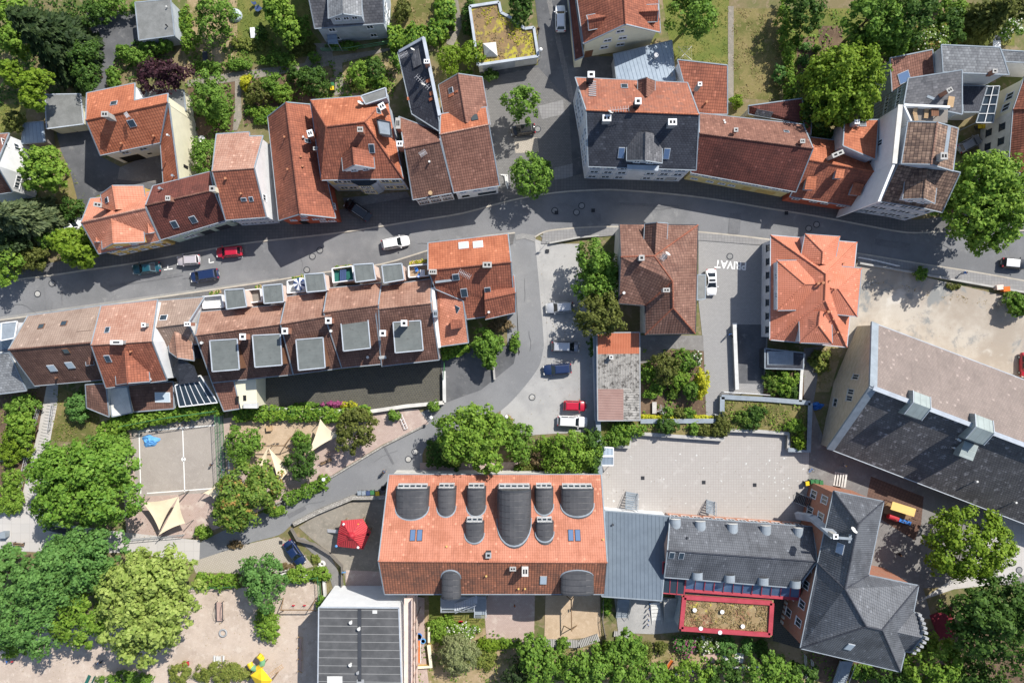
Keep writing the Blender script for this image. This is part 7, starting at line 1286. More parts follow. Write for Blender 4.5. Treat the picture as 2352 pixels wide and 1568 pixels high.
wall([(1687,745),(1690,820),(1693,894)],.35,1.1,'concrete','low wall dividing forecourt from the sunken ramp','pale'); wall([(1846,812),(1841,860),(1838,922)],.25,1.2,'concrete','narrow pale wall between canopy garden and alley','pale'); wall([(590,938),(700,942),(840,946),(935,932),(1020,924)],.35,.9,'concrete','low garden wall along the south of the dark paved yard','stonewhite'); wall([(1020,852),(1021,924)],.3,.9,'concrete','short wall at the east end of the dark paved yard','pale')
wall([(673,1204),(728,1176),(808,1143),(884,1142)],.7,.9,'drystone','thick rubble wall above the red pavilion',None); wall([(612,1166),(700,1127),(770,1090),(876,1026),(976,976)],.3,.35,'drystone','low stone edging of the play area along the lane',None,cat='edging'); wall([(1132,820),(1136,872)],.3,.7,'concrete','short divider wall in the asphalt yard',None)
wall([(105,1214),(190,1232)],.4,1.4,'darkmetal','dark walled planter under the huge broad tree',None); wall([(743,1330),(747,1388)],.4,.7,'stonewhite','pale stone wall right of the playground swings',None); wall([(240,1045),(300,1052)],.2,.4,'drystone','low stone edge under the huge broad tree',None) if False else None
wall([(0,1056),(55,1050)],.5,.4,'drystone','grey gravelly stone edge between the western bushes',None); wall([(985,1480),(990,1530),(952,1532),(955,1568)],.35,.8,'ochre','low ochre wall around the grass beside the white block','cream'); wall([(985,1440),(985,1475)],.35,.8,'cream','cream low wall by the paddling pools',None)
wall([(665,1306),(640,1316),(700,1322),(735,1300)],.5,.4,'stonewhite','pale rough kerb behind the parked saloon',None); wall([(1500,1568),(1560,1545),(1640,1534),(1780,1530)],.25,.3,'stonewhite','curved pale stone edging below the stone slabs',None,cat='edging'); wall([(1650,894),(1640,900)],.2,.5,'pale','tiny wall',None) if False else None
wall([(1262,558),(1330,545),(1375,541)],.25,.6,'concrete','low weathered wall at the north end of the car park',None)
def palisade(pts, label, h=.45, w=.5, mat='concrete'):
    P = PL(pts, h); m = MB(); 
    for i in range(len(P)-1):
        n = max(2, int((P[i+1]-P[i]).length/.27)); t = (P[i+1]-P[i]).normalized(); s_ = Vector((-t.y,t.x,0))
        for k in range(n): c = P[i].lerp(P[i+1],(k+.5)/n); m.obox(Vector((c.x,c.y,h/2)), t*.10, s_*w/2, Vector((0,0,h/2)))
    return tag(m.out('palisade_edging', Q[mat]), label, 'edging')
palisade([(1223,1475),(1330,1479),(1376,1463)],'grey ribbed palisade edging below the swing sand area',.45,1.2); palisade([(1410,1455),(1452,1460)],'short grey palisade edging below the metal stairs',.4,.8)
def fence(pts, h, label, mat='greenp', rail='greenp', sp=2.5, mesh=True, name='fence', panel=None, bars=0):
    P = PL(pts, 0); root = empty(name, P[len(P)//2], label, 'fence')
    for i in range(len(P)-1):
        d = P[i+1]-P[i]; n = max(1, int(d.length/sp))
        for k in range(n + (i == len(P)-2)):
            q = P[i]+d*(k/n); m = MB(); m.tube(q, q+Vector((0,0,h)), .045, 6); m.out('post', Q[mat], root)
    m = MB()
    for i in range(len(P)-1):
        for z in ((h,h*.5,.15) if not panel else (h,)): m.beam(P[i]+Vector((0,0,z)), P[i+1]+Vector((0,0,z)), .06, .06)
        if mesh:
            n = max(2,int((P[i+1]-P[i]).length/.5))
            for k in range(n): q = P[i].lerp(P[i+1],(k+.5)/n); m.tube(q, q+Vector((0,0,h)), .012, 4)
            for k in range(int(h/.5)): m.beam(P[i]+Vector((0,0,.5*k+.3)), P[i+1]+Vector((0,0,.5*k+.3)), .02,.02)
        if bars:
            n = max(2,int((P[i+1]-P[i]).length/bars))
            for k in range(n): q = P[i].lerp(P[i+1],(k+.5)/n); m.tube(q, q+Vector((0,0,h)), .022, 5)
    m.out('rails', Q[rail], root)
    if panel:
        m = MB()
        for i in range(len(P)-1):
            n = max(2,int((P[i+1]-P[i]).length/.16))
            for k in range(n): m.beam(P[i].lerp(P[i+1],(k+.08)/n)+Vector((0,0,h*.5)), P[i].lerp(P[i+1],(k+.92)/n)+Vector((0,0,h*.5)), .05, h*.9)
        m.out('boards', Q[panel], root)
    return root
fence([(304,973),(400,955),(512,940)],4,'tall green ball fence along the north of the sports court'); fence([(512,948),(516,1030),(519,1095)],3.2,'green ball fence between sports court and chestnut tree'); fence([(672,1210),(687,1237),(724,1246),(763,1270),(788,1296),(788,1342)],1.2,'curved grey board fence around the pavilion yard','woodgrey','woodgrey',panel='woodgrey')
fence([(292,1238),(380,1230),(425,1226)],1.1,'grey railing between sports court terrace and plaza','grey','grey',mesh=False,bars=.9); fence([(440,1346),(500,1344),(546,1340)],1.3,'dark green fence above the pale playground'); fence([(680,1330),(735,1318),(738,1370)],1.6,'green wire fence around the swing sand'); fence([(740,118),(800,117),(910,98)],1.1,'pale green garden fence in front of the grey blue house','greenl','greenl',mesh=False); fence([(1384,1370),(1383,1420),(1390,1460)],1.2,'wooden fence overgrown with climbers beside the swing sand','woodgrey','woodgrey',mesh=False,bars=.3)
fence([(97,925),(78,990)],1.0,'pale stair railing along the left of the stair path, upper','chrome','chrome',mesh=False,bars=.5); fence([(75,1010),(59,1078)],1.0,'pale stair railing along the left of the stair path, middle','chrome','chrome',mesh=False,bars=.5); fence([(55,1105),(42,1165)],1.0,'pale stair railing along the left of the stair path, lowest','chrome','chrome',mesh=False,bars=.5); fence([(127,925),(118,985)],1.0,'thin railing on the right of the stair path','chrome','chrome',mesh=False,bars=.6)
fence([(1658,899),(1705,902)],1.3,'white arched balustrade piece next to the forecourt','white','white',mesh=False,bars=.14); fence([(1706,902),(1762,906)],1.3,'white balustrade above the green terrace, eastern piece','white','white',mesh=False,bars=.14); fence([(1637,950),(1652,952)],1.3,'small white garden gate at the foot of the forecourt','white','white',mesh=False,bars=.14); fence([(1968,592),(2010,600),(2060,612)],.9,'low white pipe barrier at the gravel lot entrance','white','white',mesh=False); fence([(1022,830),(1020,870)],1.2,'green wire fence at the end of the dark yard')
fence([(1846,1500),(1849,1555)],1.0,'thin pale handrail on the slope below the brick school, left','pale','pale',mesh=False,sp=2) ; fence([(1862,1512),(1864,1556)],1.0,'thin pale handrail on the slope below the brick school, right','pale','pale',mesh=False,sp=2)
# steps of the stair path
m=MB()
for k in range(40):
    u=k/39; x=120-34*u if u>.3 else 121-8*u/.3*.6; a=W(112-52*max(0,u-.1)/.9,890+262*u); c=W(134-62*max(0,u-.1)/.9,893+266*u); m.beam(a+Vector((0,0,.03+LAYER[0])),c+Vector((0,0,.03+LAYER[0])),.12,.06)
struct(m.out('step_edges',Q['concrete']))
def stair(x0, y0, x1, y1, w, n, zt, mat, label, rails=True, name='stairs', zb=0.0):
    """open flight from the top (x0,y0) down to the foot (x1,y1)"""
    a, c = W(x0,y0,zt), W(x1,y1,zb); d = c-a; d.z = 0; t = d.normalized(); s_ = Vector((-t.y,t.x,0)); root = empty(name,(c.x,c.y,zb),label,'stairs'); m = MB()
    for k in range(n):
        z = zt+(zb-zt)*(k+.5)/n; q = a+d*((k+.5)/n); m.obox(Vector((q.x,q.y,z)), t*(d.length/n*.42), s_*w/2, Vector((0,0,.03)))
    m.out('treads', Q[mat], root); m = MB()
    for k in (-1,1): m.beam(Vector((a.x,a.y,zt-.1))+s_*w/2*k, Vector((c.x,c.y,zb+.05))+s_*w/2*k, .07,.25)
    m.out('stringers', Q[mat], root)
    if rails:
        m = MB()
        for k in (-1,1):
            p,q = Vector((a.x,a.y,zt+.95))+s_*w/2*k, Vector((c.x,c.y,zb+.95))+s_*w/2*k; m.tube(p,q,.04,6)
            for j in range(4): r=p.lerp(q,j/3); m.tube(r,r-Vector((0,0,.95)),.025,6)
        m.out('handrail', Q['zinc'], root)
    return root
stair(1450,1170,1451,1130,1.9,9,1.9,'zinc','grey metal stairs down to the yard beside the link building'); stair(1632,1180,1632,1149,1.4,8,1.7,'zinc','grey metal stairs in front of the grey school wing'); stair(1862,1155,1826,1140,1.6,10,2.2,'darkmetal','dark metal stairs at the brick school entrance'); stair(1433,1376,1428,1417,1.9,11,2.4,'zinc','blue grey metal stairs behind the link building'); stair(1539,1375,1540,1426,2.0,10,2.0,'concrete','shaded concrete stairs beside the green roofed pavilion',False); stair(1505,1382,1508,1432,1.5,6,.5,'pale','pale ramp-like steps left of the shaded concrete stairs',False); stair(1945,1518,1925,1572,2.0,12,2.6,'zinc','metal stairs leaving the brick school at the bottom edge'); stair(1945,1104,1915,1098,2.2,5,.9,'stonewhite','pale stone steps near the stepped grey roof',False); stair(1425,1462,1424,1488,.9,8,.8,'concrete','small steps between the round bushes and ribbed edge',False)
# steel escape platform
root=empty('escape_platform',W(1065,1390,0),'galvanised escape stair platform behind the orange school','escape stair'); m=MB(); p=PL([(1014,1368),(1090,1368),(1090,1398),(1014,1400)],3.0); m.prism([(v.x,v.y) for v in p],2.9,3.0); q=PL([(1092,1368),(1117,1368),(1117,1412),(1090,1412)],1.6); m.prism([(v.x,v.y) for v in q],1.5,1.6); m.out('deck',Q['zinc'],root); m=MB()
for v in p+q:
    m.tube((v.x,v.y,0),(v.x,v.y,4.0 if v.z>2 else 2.6),.05,6)
for r in (p,q):
    for i in range(4):
        for dz in (.5,1.0): m.beam(r[i]+Vector((0,0,dz)),r[(i+1)%4]+Vector((0,0,dz)),.05,.05)
a,c=W(1046,1394,3.0),W(1094,1376,4.6)
for k in range(10): v=a.lerp(c,k/9); m.beam(v+Vector((0,-.6,0)),v+Vector((0,.6,0)),.3,.05)
for dy in (-.6,.6): m.beam(a+Vector((0,dy,.9)),c+Vector((0,dy,.9)),.06,.06); m.beam(a+Vector((0,dy,0)),c+Vector((0,dy,0)),.06,.2)
m.out('railing',Q['lightmetal'],root)
# bike shelter
root=empty('bike_shelter',W(1394,1047,0),'grey corrugated bike shelter in the corner of the school yard','shelter'); m=MB(); p=[W(1380,1026,2.2),W(1409,1028,2.2),W(1409,1047,2.6),W(1380,1047,2.6),W(1409,1068,2.1),W(1379,1068,2.1)]; vs,fs,_,_=shell(p,orient(p,[(0,3,2,1),(3,5,4,2)]),.08); mk('roof',vs,fs,T['metal'],root); m=MB()
for i in (0,1,4,5): m.tube((p[i].x*.998,p[i].y,0),(p[i].x*.998,p[i].y,2.0),.05,6)
m.out('post',Q['grey'],root); m=MB(); m.beam(p[3]+Vector((0,0,.04)),p[2]+Vector((0,0,.04)),.3,.06); m.beam(p[0],p[1],.2,.1); m.beam(p[5],p[4],.2,.1); m.beam(p[1],p[2],.12,.1); m.beam(p[2],p[4],.12,.1); m.out('edge_trim',Q['white'],root)
# shade sails
def sail(pts, label, sag=.14):
    P = [W(*v) for v in pts]; c = sum(P, Vector())/3; root = empty('shade_sail',(c.x,c.y,0),label,'shade sail','shade sails'); n = 10; vs = []; idx = {}
    for i in range(n+1):
        for j in range(n+1-i):
            u, v_ = i/n, j/n; w_ = 1-u-v_; q = P[0]*w_+P[1]*u+P[2]*v_
            k = 4*(u*v_*(1 if w_ < 1 else 0)+v_*w_+w_*u); e = 0
            pull = sag*(4*u*v_*(1-w_)**1.0*math.exp(-6*w_)+4*v_*w_*math.exp(-6*u)+4*w_*u*math.exp(-6*v_)); q = q.lerp(c, pull); q.z -= .25*27*u*v_*w_*.5; idx[(i,j)] = len(vs); vs.append(q)
    fs = []
    for i in range(n):
        for j in range(n-i):
            fs.append((idx[(i,j)],idx[(i+1,j)],idx[(i,j+1)]))
            if j < n-i-1: fs.append((idx[(i+1,j)],idx[(i+1,j+1)],idx[(i,j+1)]))
    m = len(vs); vs = vs+[v-Vector((0,0,.02)) for v in vs]; fs = fs+[tuple(i+m for i in f)[::-1] for f in fs]; mk('canvas',vs,fs,Q['sail'],root,smooth=True)
    for v in P:
        d = (v-c); d.z = 0; d = d.normalized()*.25; mb = MB(); mb.tube((v.x+d.x,v.y+d.y,0),(v.x+d.x,v.y+d.y,v.z+.15),.06,8); mb.out('mast',Q['woodgrey'],root)
sail([(735.5,962,3.6),(778,1000,2.6),(706,1043,2.8)],'large cream shade sail by the olive feathery tree'); sail([(615,1027,3.2),(585,1075,2.5),(613,1068,2.4)],'narrow cream shade sail half hidden by the chestnut tree'); sail([(617,1028,3.2),(672,1076,2.4),(640,1112,2.6)],'cream shade sail between swing frame and dark loose tree'); sail([(537,1090,3.2),(466,1132,2.5),(492,1146,2.5)],'cream shade sail at the lower right corner of the sports court'); sail([(327,1153,2.8),(409,1140,3.4),(366,1217,2.6)],'cream shade sail, left of the pair below the sports court'); sail([(410,1140,3.5),(425,1201,2.6),(365,1228,2.7)],'cream shade sail, right of the pair below the sports court')
# swings
def swing(x0,y0,x1,y1,h,label,seats=2,mat='wood',sc='crimson'):
    a,c=W(x0,y0,h),W(x1,y1,h); d=(c-a).normalized(); s_=Vector((-d.y,d.x,0)); g=(a+c)/2; root=empty('swing',(g.x,g.y,0),label,'swing'); m=MB(); m.tube(a-d*.2,c+d*.2,.09,8)
    for e,k in ((a,-1),(c,1)):
        for q in (-1,1): m.tube(e,Vector((e.x,e.y,0))+s_*1.1*q+d*.35*k,.075,8)
    m.out('frame',Q[mat],root)
    for i in range(seats):
        q=a.lerp(c,(i+.8)/(seats+.6)); 
        z=Vector((q.x,q.y,.5)); m=MB(); m.obox(z,d*.24,s_*.1,Vector((0,0,.03))); o=m.out('seat',Q[sc],root); m=MB()
        for k in (-1,1): m.tube(z+d*.22*k,q+d*.22*k,.012,4)
        m.out('chain',Q['chrome'],o)
    return root
swing(572,1023,652,1023,2.6,'wooden swing frame in the sand play area near the shade sails',2,'wood','black'); swing(645,1400,712,1400,2.4,'wooden swing frame with red seats on the sand above the white block',2); swing(1312,1378,1313,1446,2.6,'wooden climbing swing pole in the sand below the orange school',1,'wood','black')
# slide bridge, tyres, table, ride-on
root=empty('play_bridge',W(504,1403,0),'red decked play bridge with hoop rails on the pale sand','play equipment'); m=MB(); a,c=W(504,1382,.6),W(505,1425,.6); m.beam(a,c,.95,.06); m.out('deck',Q['pinkstone'],root); m=MB()
for dx in (-.5,.5):
    m.beam(a+Vector((dx,0,.05)),c+Vector((dx,0,.05)),.09,.14)
    for k in range(10): t0,t1=math.pi*k/10,math.pi*(k+1)/10; m.tube(a.lerp(c,.5-.4*math.cos(t0))+Vector((dx,0,.1+.7*math.sin(t0))),a.lerp(c,.5-.4*math.cos(t1))+Vector((dx,0,.1+.7*math.sin(t1))),.03,6)
    for e in (a,c): m.tube(Vector((e.x+dx,e.y,0)),Vector((e.x+dx,e.y,.95)),.05,6)
m.out('frame',Q['darkmetal'],root)
def ring(x,y,r,t,h,mat,label,name,cat,n=22,hole=True):
    p=W(x,y,h); m=MB(); k=8; vs=[]; 
    for i in range(n):
        a=2*math.pi*i/n
        for j in range(k): b=2*math.pi*j/k; rr=r-t+t*math.cos(b); vs.append((p.x+rr*math.cos(a),p.y+rr*math.sin(a),h/2+h/2*math.sin(b)+LAYER[0]))
    m.add(vs,[(i*k+j,((i+1)%n)*k+j,((i+1)%n)*k+(j+1)%k,i*k+(j+1)%k) for i in range(n) for j in range(k)]); return tag(m.out(name,Q[mat],smooth=True),label,cat)
ring(512,1453,.72,.15,.3,'grey','grey tyre ring lying on the pale sand','tyre_ring','play equipment'); o=ring(739,1295,.62,.24,.4,'stonewhite','old millstone by the end of the curved fence','millstone','millstone')
def table(x,y,w,l,h,mat,label,z0=0,benches=True,rz=0.0,name='picnic_table'):
    p=W(x,y,z0+h); root=empty(name,(p.x,p.y,z0+LAYER[0]*(z0==0)),label,'table',None,rz); m=MB()
    for k in range(4): m.box(-w/2+w*k/4+.015,-l/2,h-.05,-w/2+w*(k+1)/4-.015,l/2,h)
    m.out('tabletop',Q[mat],root,local=True,uv=False); m=MB()
    for sx in (-1,1):
        for sy in (-1,1): m.beam(Vector((sx*w*.42,sy*l*.42,0)),Vector((sx*w*.36,sy*l*.42,h-.05)),.08,.08)
    m.out('legs',Q[mat],root,local=True,uv=False)
    if benches:
        m=MB()
        for sx in (-1,1): m.box(sx*(w/2+.35)-.15,-l/2,.4,sx*(w/2+.35)+.15,l/2,.45); m.beam(Vector((sx*(w/2+.35),-l*.35,0)),Vector((sx*(w/2+.35),-l*.35,.4)),.1,.1); m.beam(Vector((sx*(w/2+.35),l*.35,0)),Vector((sx*(w/2+.35),l*.35,.4)),.1,.1)
        m.out('benches',Q[mat],root,local=True,uv=False)
table(502,1516,.8,1.5,.7,'pale','pale picnic table with benches beside the grassy bank'); table(2289,101,1.3,1.0,.75,'white','white garden table behind the light slate roof',benches=False,name='garden_table'); table(1503,936,.7,1.9,.4,'stonewhite','white sun bed in the cottage garden',benches=False,name='sun_bed'); table(970,626,.75,.9,.72,'white','small white table on the easternmost balcony',6.2,False,name='balcony_table'); table(788,632,1.0,1.8,.5,'denim','dark low table on the green mat balcony',6.4,False,name='balcony_table'); table(2148,258,1.1,1.1,.7,'brown','brown table on the roof terrace',12.2,False,name='terrace_table')
def chair(x,y,mat,label,z0=0.0,rz=0.0,name='chair'):
    p=W(x,y,z0+.5); root=empty(name,(p.x,p.y,z0+LAYER[0]*(z0==0)),label,'chair',None,rz); m=MB(); m.box(-.24,-.24,.41,.24,.24,.46); m.out('seat',Q[mat],root,local=True,uv=False); m=MB(); m.obox(Vector((0,.26,.72)),Vector((.24,0,0)),Vector((0,.02,0)),Vector((0,.06,.3))); m.out('backrest',Q[mat],root,local=True,uv=False)
    for sx in (-1,1):
        for sy in (-1,1): m=MB(); m.tube((sx*.21,sy*.21,0),(sx*.21,sy*.21,.42),.02,6); m.out('leg',Q[mat],root,local=True,uv=False)
chair(957,620,'blue','blue chair on the easternmost balcony, nearer the street',6.2,.3); chair(963,633,'blue','blue chair on the easternmost balcony, nearer the roof',6.2,2.6); chair(2284,90,'grey','garden chair, left of two at the white garden table',0,0); chair(2294,90,'grey','garden chair, right of two at the white garden table',0,0); chair(613,17,'denim','dark blue garden chair under the light green tree',0,.5); chair(585,8,'denim','blue garden chair at the top edge of the lawn',0,2); chair(598,20,'denim','blue garden chair next to the round table on the lawn',0,1)
def lounger(x,y,rz,z0,label):
    p=W(x,y,z0+.4); root=empty('sun_lounger',(p.x,p.y,z0),label,'sun lounger',None,rz); m=MB()
    for k in range(8): m.box(-.3,-.9+k*.15,.3,.3,-.79+k*.15,.34)
    m.out('seat',Q['woodlight'],root,local=True,uv=False); m=MB(); m.obox(Vector((0,.55,.5)),Vector((.3,0,0)),Vector((0,.28,.2)),Vector((0,-.01,.02))); m.out('backrest',Q['woodlight'],root,local=True,uv=False); m=MB()
    for sx in (-1,1):
        for sy in (-.8,.3): m.box(sx*.27-.03,sy-.03,0,sx*.27+.03,sy+.03,.3)
    m.out('legs',Q['woodlight'],root,local=True,uv=False)
lounger(2103,263,.2,12.2,'wooden lounger with cushions on the roof terrace, left one'); lounger(2129,257,-.1,12.2,'wooden lounger on the roof terrace, right one'); crate(2184,266,'darkmetal','dark storage box',(1,.7,.8)) if False else None
# ride-on, pools, tarp, umbrellas
def tarp(x,y,r,h,mat,label,name='tarpaulin',seed=1):
    rg=random.Random(seed); p=W(x,y,.2); n=18; vs=[(p.x,p.y,LAYER[0]+h)]; fs=[]
    for k in range(1,5):
        for i in range(n): a=2*math.pi*i/n; q=r*k/4*(1+.18*math.sin(3*a+1)+.12*math.sin(5*a)); vs.append((p.x+q*math.cos(a)*1.15+rg.uniform(-.06,.06),p.y+q*math.sin(a)*.8+rg.uniform(-.06,.06),LAYER[0]+.02+max(0,h*(1-k/4)**.6*rg.uniform(.3,1.1)+(rg.uniform(0,.18) if k<4 else 0))))
    fs=[(0,1+i,1+(i+1)%n) for i in range(n)]+[(1+k*n+i,1+(k+1)*n+i,1+(k+1)*n+(i+1)%n,1+k*n+(i+1)%n) for k in range(3) for i in range(n)]
    return tag(mk(name,vs,fs,Q[mat]),label,'tarpaulin' if name=='tarpaulin' else name.replace('_',' '))
tarp(345,1012,1.2,.5,'skyblue','crumpled bright blue tarpaulin on the sports court'); tarp(1878,932,.85,.7,'blue','blue plastic sacks beside the sandstone gable','plastic_sacks',4); tarp(690,650,.01,.01,'blue','x') if False else None
def pool(x,y,r,rim,water,label):
    p=W(x,y,.2); root=empty('paddling_pool',(p.x,p.y,LAYER[0]),label,'paddling pool'); m=MB(); m.lathe((p.x,p.y,LAYER[0]),[(r,0),(r+.04,.12),(r,.26),(r-.1,.26),(r-.12,.2)],18); m.out('rim',Q[rim],root); m=MB(); m.disc((p.x,p.y,LAYER[0]),r-.1,.2,18); m.out('basin',Q[water],root)
pool(1058,1435,.75,'crimson','blue','red rimmed blue paddling pool on the lawn'); pool(962,1461,.55,'blue','blue','blue paddling pool, upper of two beside the white block'); pool(972,1471,.42,'skyblue','skyblue','light blue paddling pool, lower of two beside the white block')
# awning
root=empty('awning',W(953,1496,0),'orange striped awning on the side of the white block','awning'); m=MB()
for k in range(9): a,c=W(941+k*2.75,1470,2.6-.03*k),W(941+k*2.75,1522,2.6-.03*k); m.beam(a,c,.2,.03,k%2)
m.out('cloth',[Q['orangep'],Q['terracotta']],root); m=MB(); m.beam(W(966,1470,2.3),W(966,1522,2.3),.1,.1)
for y in (1472,1520): p=W(966,y,2.3); m.tube((p.x,p.y,0),p,.04,6)
m.out('frame',Q['pale'],root)
# red pavilion
root=empty('pavilion',W(808,1228,0),'red roofed play pavilion beside the orange school','pavilion'); R6=[W(x,y,2.7) for x,y in ((784,1195),(833,1191),(852,1222),(834,1261),(773,1254),(777,1222))]; ap=W(806,1231,4.3); P=R6+[ap]; F=orient(P,[(i,(i+1)%6,6) for i in range(6)]); vs,fs,lp,inn=shell(P,F,.1); mk('roof',vs,fs,[m_ribs('red_roof_sheet',(.52,.055,.065),(.42,.04,.05),pu=.3,line=(.30,.03,.035),lw=.2)],root); m=MB()
for i in range(6): m.tube(R6[i],ap,.06,6)
m.lathe(ap-Vector((0,0,.25)),[(.7,0),(.5,.2),(.1,.45)],6); m.out('ridge_cap',Q['crimson'],root)
for v in R6: m=MB(); q=v.lerp(ap,.15); m.tube((q.x,q.y,0),(q.x,q.y,2.7),.09,8); m.out('post',Q['wood'],root)
m=MB(); m.prism([(v.lerp(ap,.18).x,v.lerp(ap,.18).y) for v in R6],.9,1.0); m.out('deck',Q['wood'],root); m=MB(); m.beam(W(776,1220,1.1),W(752,1218,.2),.55,.06); m.out('slide',Q['chrome'],root)
for x,y,c in ((789,1204,'white'),(823,1204,'yellowp'),(845,1227,'black'),(772,1254,'skyblue'),(822,1257,'white')): p=W(x,y,3.1); m=MB(); m.lathe((p.x,p.y,2.95),[(.2,0),(.22,.12),(.12,.24),(.02,.27)],10); m.out('finial',Q[c],root)
# play house with yellow roof, red tube and blue slide
root=empty('play_tower',W(2068,1180,0),'play tower with yellow roof, red tube and blue slide','play equipment'); m=MB(); p=PL([(2050,1151),(2104,1168),(2099,1186),(2045,1169)],2.4); m.prism([(v.x,v.y) for v in p],2.3,2.45); m.out('roof',Q['sail2'] if 'sail2' in Q else Q['yellowp'],root); m=MB()
for v in PL([(2036,1160),(2050,1190),(2070,1195),(2095,1190),(2100,1170),(2040,1150)],1.0): m.tube((v.x,v.y,0),(v.x,v.y,2.3),.07,6)
m.out('post',Q['wood'],root); m=MB(); q=PL([(2034,1152),(2098,1172),(2092,1194),(2030,1178)],1.1); m.prism([(v.x,v.y) for v in q],1.0,1.1); m.out('deck',Q['wood'],root); m=MB(); m.tube(W(2040,1184,1.1),W(2062,1192,1.1),.45,14); m.out('tube',Q['crimson'],root); m=MB(); m.beam(W(2066,1193,1.3),W(2092,1202,.2),.6,.06); m.out('slide',Q['blue'],root)
# yellow spiral slide tower
root=empty('play_tower',W(600,1540,0),'yellow and green spiral slide tower at the bottom edge','play equipment'); m=MB(); c=PL([(575,1550),(600,1532),(625,1562),(600,1590)],3.0); t_=W(600,1562,4.2); m.add(c+[t_],[(0,1,4),(1,2,4),(2,3,4),(3,0,4)]); m.add([v-Vector((0,0,.06)) for v in c]+[t_-Vector((0,0,.06))],[(4,1,0),(4,2,1),(4,3,2),(4,0,3)]); m.out('roof',Q['yellowp'],root); m=MB()
for v in c: m.tube((v.x*1.0,v.y,0),(v.x,v.y,3.0),.08,6)
m.out('post',Q['wood'],root)
pts=[W(588+15*math.cos(a),1519+16*math.sin(a),2.2-a*.27) for a in [k*.42-1.2 for k in range(11)]]
for i in range(10): m=MB(); m.tube(pts[i],pts[i+1],.45,12); m.out('tube',Q['yellowp' if (i//2)%2==0 else 'greenl'],root)
root=empty('wooden_ladder',W(633,1537,0),'wooden ladder lying on the sand beside the spiral slide','ladder'); m=MB(); a,c=W(617,1552,.1),W(650,1528,.1); n_=Vector((-(c-a).y,(c-a).x,0)).normalized()*.3; m.beam(a+n_,c+n_,.07,.07); m.beam(a-n_,c-n_,.07,.07); m.out('rails',Q['woodlight'],root); m=MB()
for k in range(9): q=a.lerp(c,(k+.5)/9); m.beam(q+n_,q-n_,.06,.05)
m.out('rungs',Q['woodlight'],root)
root=empty('balance_trail',W(692,1500,0),'wooden balance trail with ropes in the shade of the white block','play equipment'); m=MB()
for y in (1462,1486,1512,1540): a,c=W(685,y,.4),W(694,y+4,.4); m.beam(a,c,.12,.12); m.tube((a.x,a.y,0),(a.x,a.y,.8),.06,6)
m.out('beams',Q['woodlight'],root); m=MB(); m.beam(W(690,1464,.45),W(690,1540,.45),.35,.05); m.out('net',Q['pinkstone'],root)
def bench(x,y,rz,label,mat='wood',l=1.8):
    p=W(x,y,.45); root=empty('bench',(p.x,p.y,LAYER[0]),label,'bench',None,rz); m=MB()
    for k in range(3): m.box(-l/2,-.22+k*.15,.42,l/2,-.1+k*.15,.46)
    m.out('seat',Q[mat],root,local=True,uv=False); m=MB()
    for k in range(2): m.box(-l/2,.26,.58+k*.16,l/2,.3,.7+k*.16)
    m.out('backrest',Q[mat],root,local=True,uv=False)
    for s_ in (-1,1): m=MB(); m.box(s_*l*.4-.04,-.2,0,s_*l*.4+.04,.28,.42); m.out('leg',Q['darkmetal'],root,local=True,uv=False)
bench(43,1249,-.1,'wooden bench on the plaza at the west edge'); bench(767,1041,.1,'wooden bench under the large shade sail','pinkstone',2.4); bench(749,1060,.4,'wooden bench next to the dark loose tree','wood',2.0); bench(1300,1040,0,'x') if False else None
bench(1333,1017,0,'pale bench in front of the broad bright tree','pale',1.3) if False else None
# white frame, clothes dryer
m=MB()
for a,c in (((917,955),(930,985)),((923,952),(936,983))): m.tube(W(*a,.5),W(*c,.5),.05,6)
for k in range(4): a,c=W(917+k*4.3,955+k*10,.5),W(923+k*4.3,952+k*10.3,.5); m.tube(a,c,.04,6); m.tube(Vector((a.x,a.y,0)),a,.04,6); m.tube(Vector((c.x,c.y,0)),c,.04,6)
tag(m.out('bike_rack',Q['white']),'white tubular rack by the lane next to the small trees','bike rack')
def dryer(x,y,r,label,h=1.8,rot=.8,lines=True):
    p=W(x,y,h); root=empty('clothes_dryer',(p.x,p.y,0),label,'clothes dryer'); m=MB(); m.tube((p.x,p.y,0),(p.x,p.y,h),.04,6); e=[]
    for k in range(4): a=rot+k*math.pi/2; q=Vector((p.x+r*math.cos(a),p.y+r*math.sin(a),h+.1)); e.append(q); m.tube((p.x,p.y,h-.2),q,.035,5)
    m.out('arms',Q['pale'],root); m=MB()
    for f in (.45,.7,.95):
        for k in range(4): m.tube(Vector((p.x,p.y,h-.1)).lerp(e[k],f),Vector((p.x,p.y,h-.1)).lerp(e[(k+1)%4],f),.008,4)
    m.out('lines',Q['pale'],root)
dryer(1573,123,1.6,'rotary clothes dryer on the lawn above the side building'); dryer(1521,941,.9,'small white star shaped dryer in the cottage garden',1.2,.3)
tag(MB().disc(W(463,319,.72),.55,.04,20).tube((W(463,319,.72).x,W(463,319,.72).y,0),W(463,319,.72),.05).out('round_table',Q['white']),'round white table top beside the yellow firewall','table')
tag(MB().disc(W(592,20,.72),.5,.04,20).tube((W(592,20,.72).x,W(592,20,.72).y,0),W(592,20,.72),.05).out('round_table',Q['denim']),'round blue table on the lawn at the top edge','table')
tag(MB().lathe(W(542,37,0),[(1.1,.02),(1.0,.5),(.6,.95),(.05,1.1)],12).out('plastic_cloche',Q['glasspale']),'translucent domed cover on the lawn beside the fruit tree','garden cloche'); crate(582,77,'white','white garden box on the lawn at its left edge',(.7,1.6,.6),.1,'garden_box'); crate(470,131,'darkmetal','dark framed cold frame bed in the garden',(.7,1.8,.2),.05,'cold_frame')
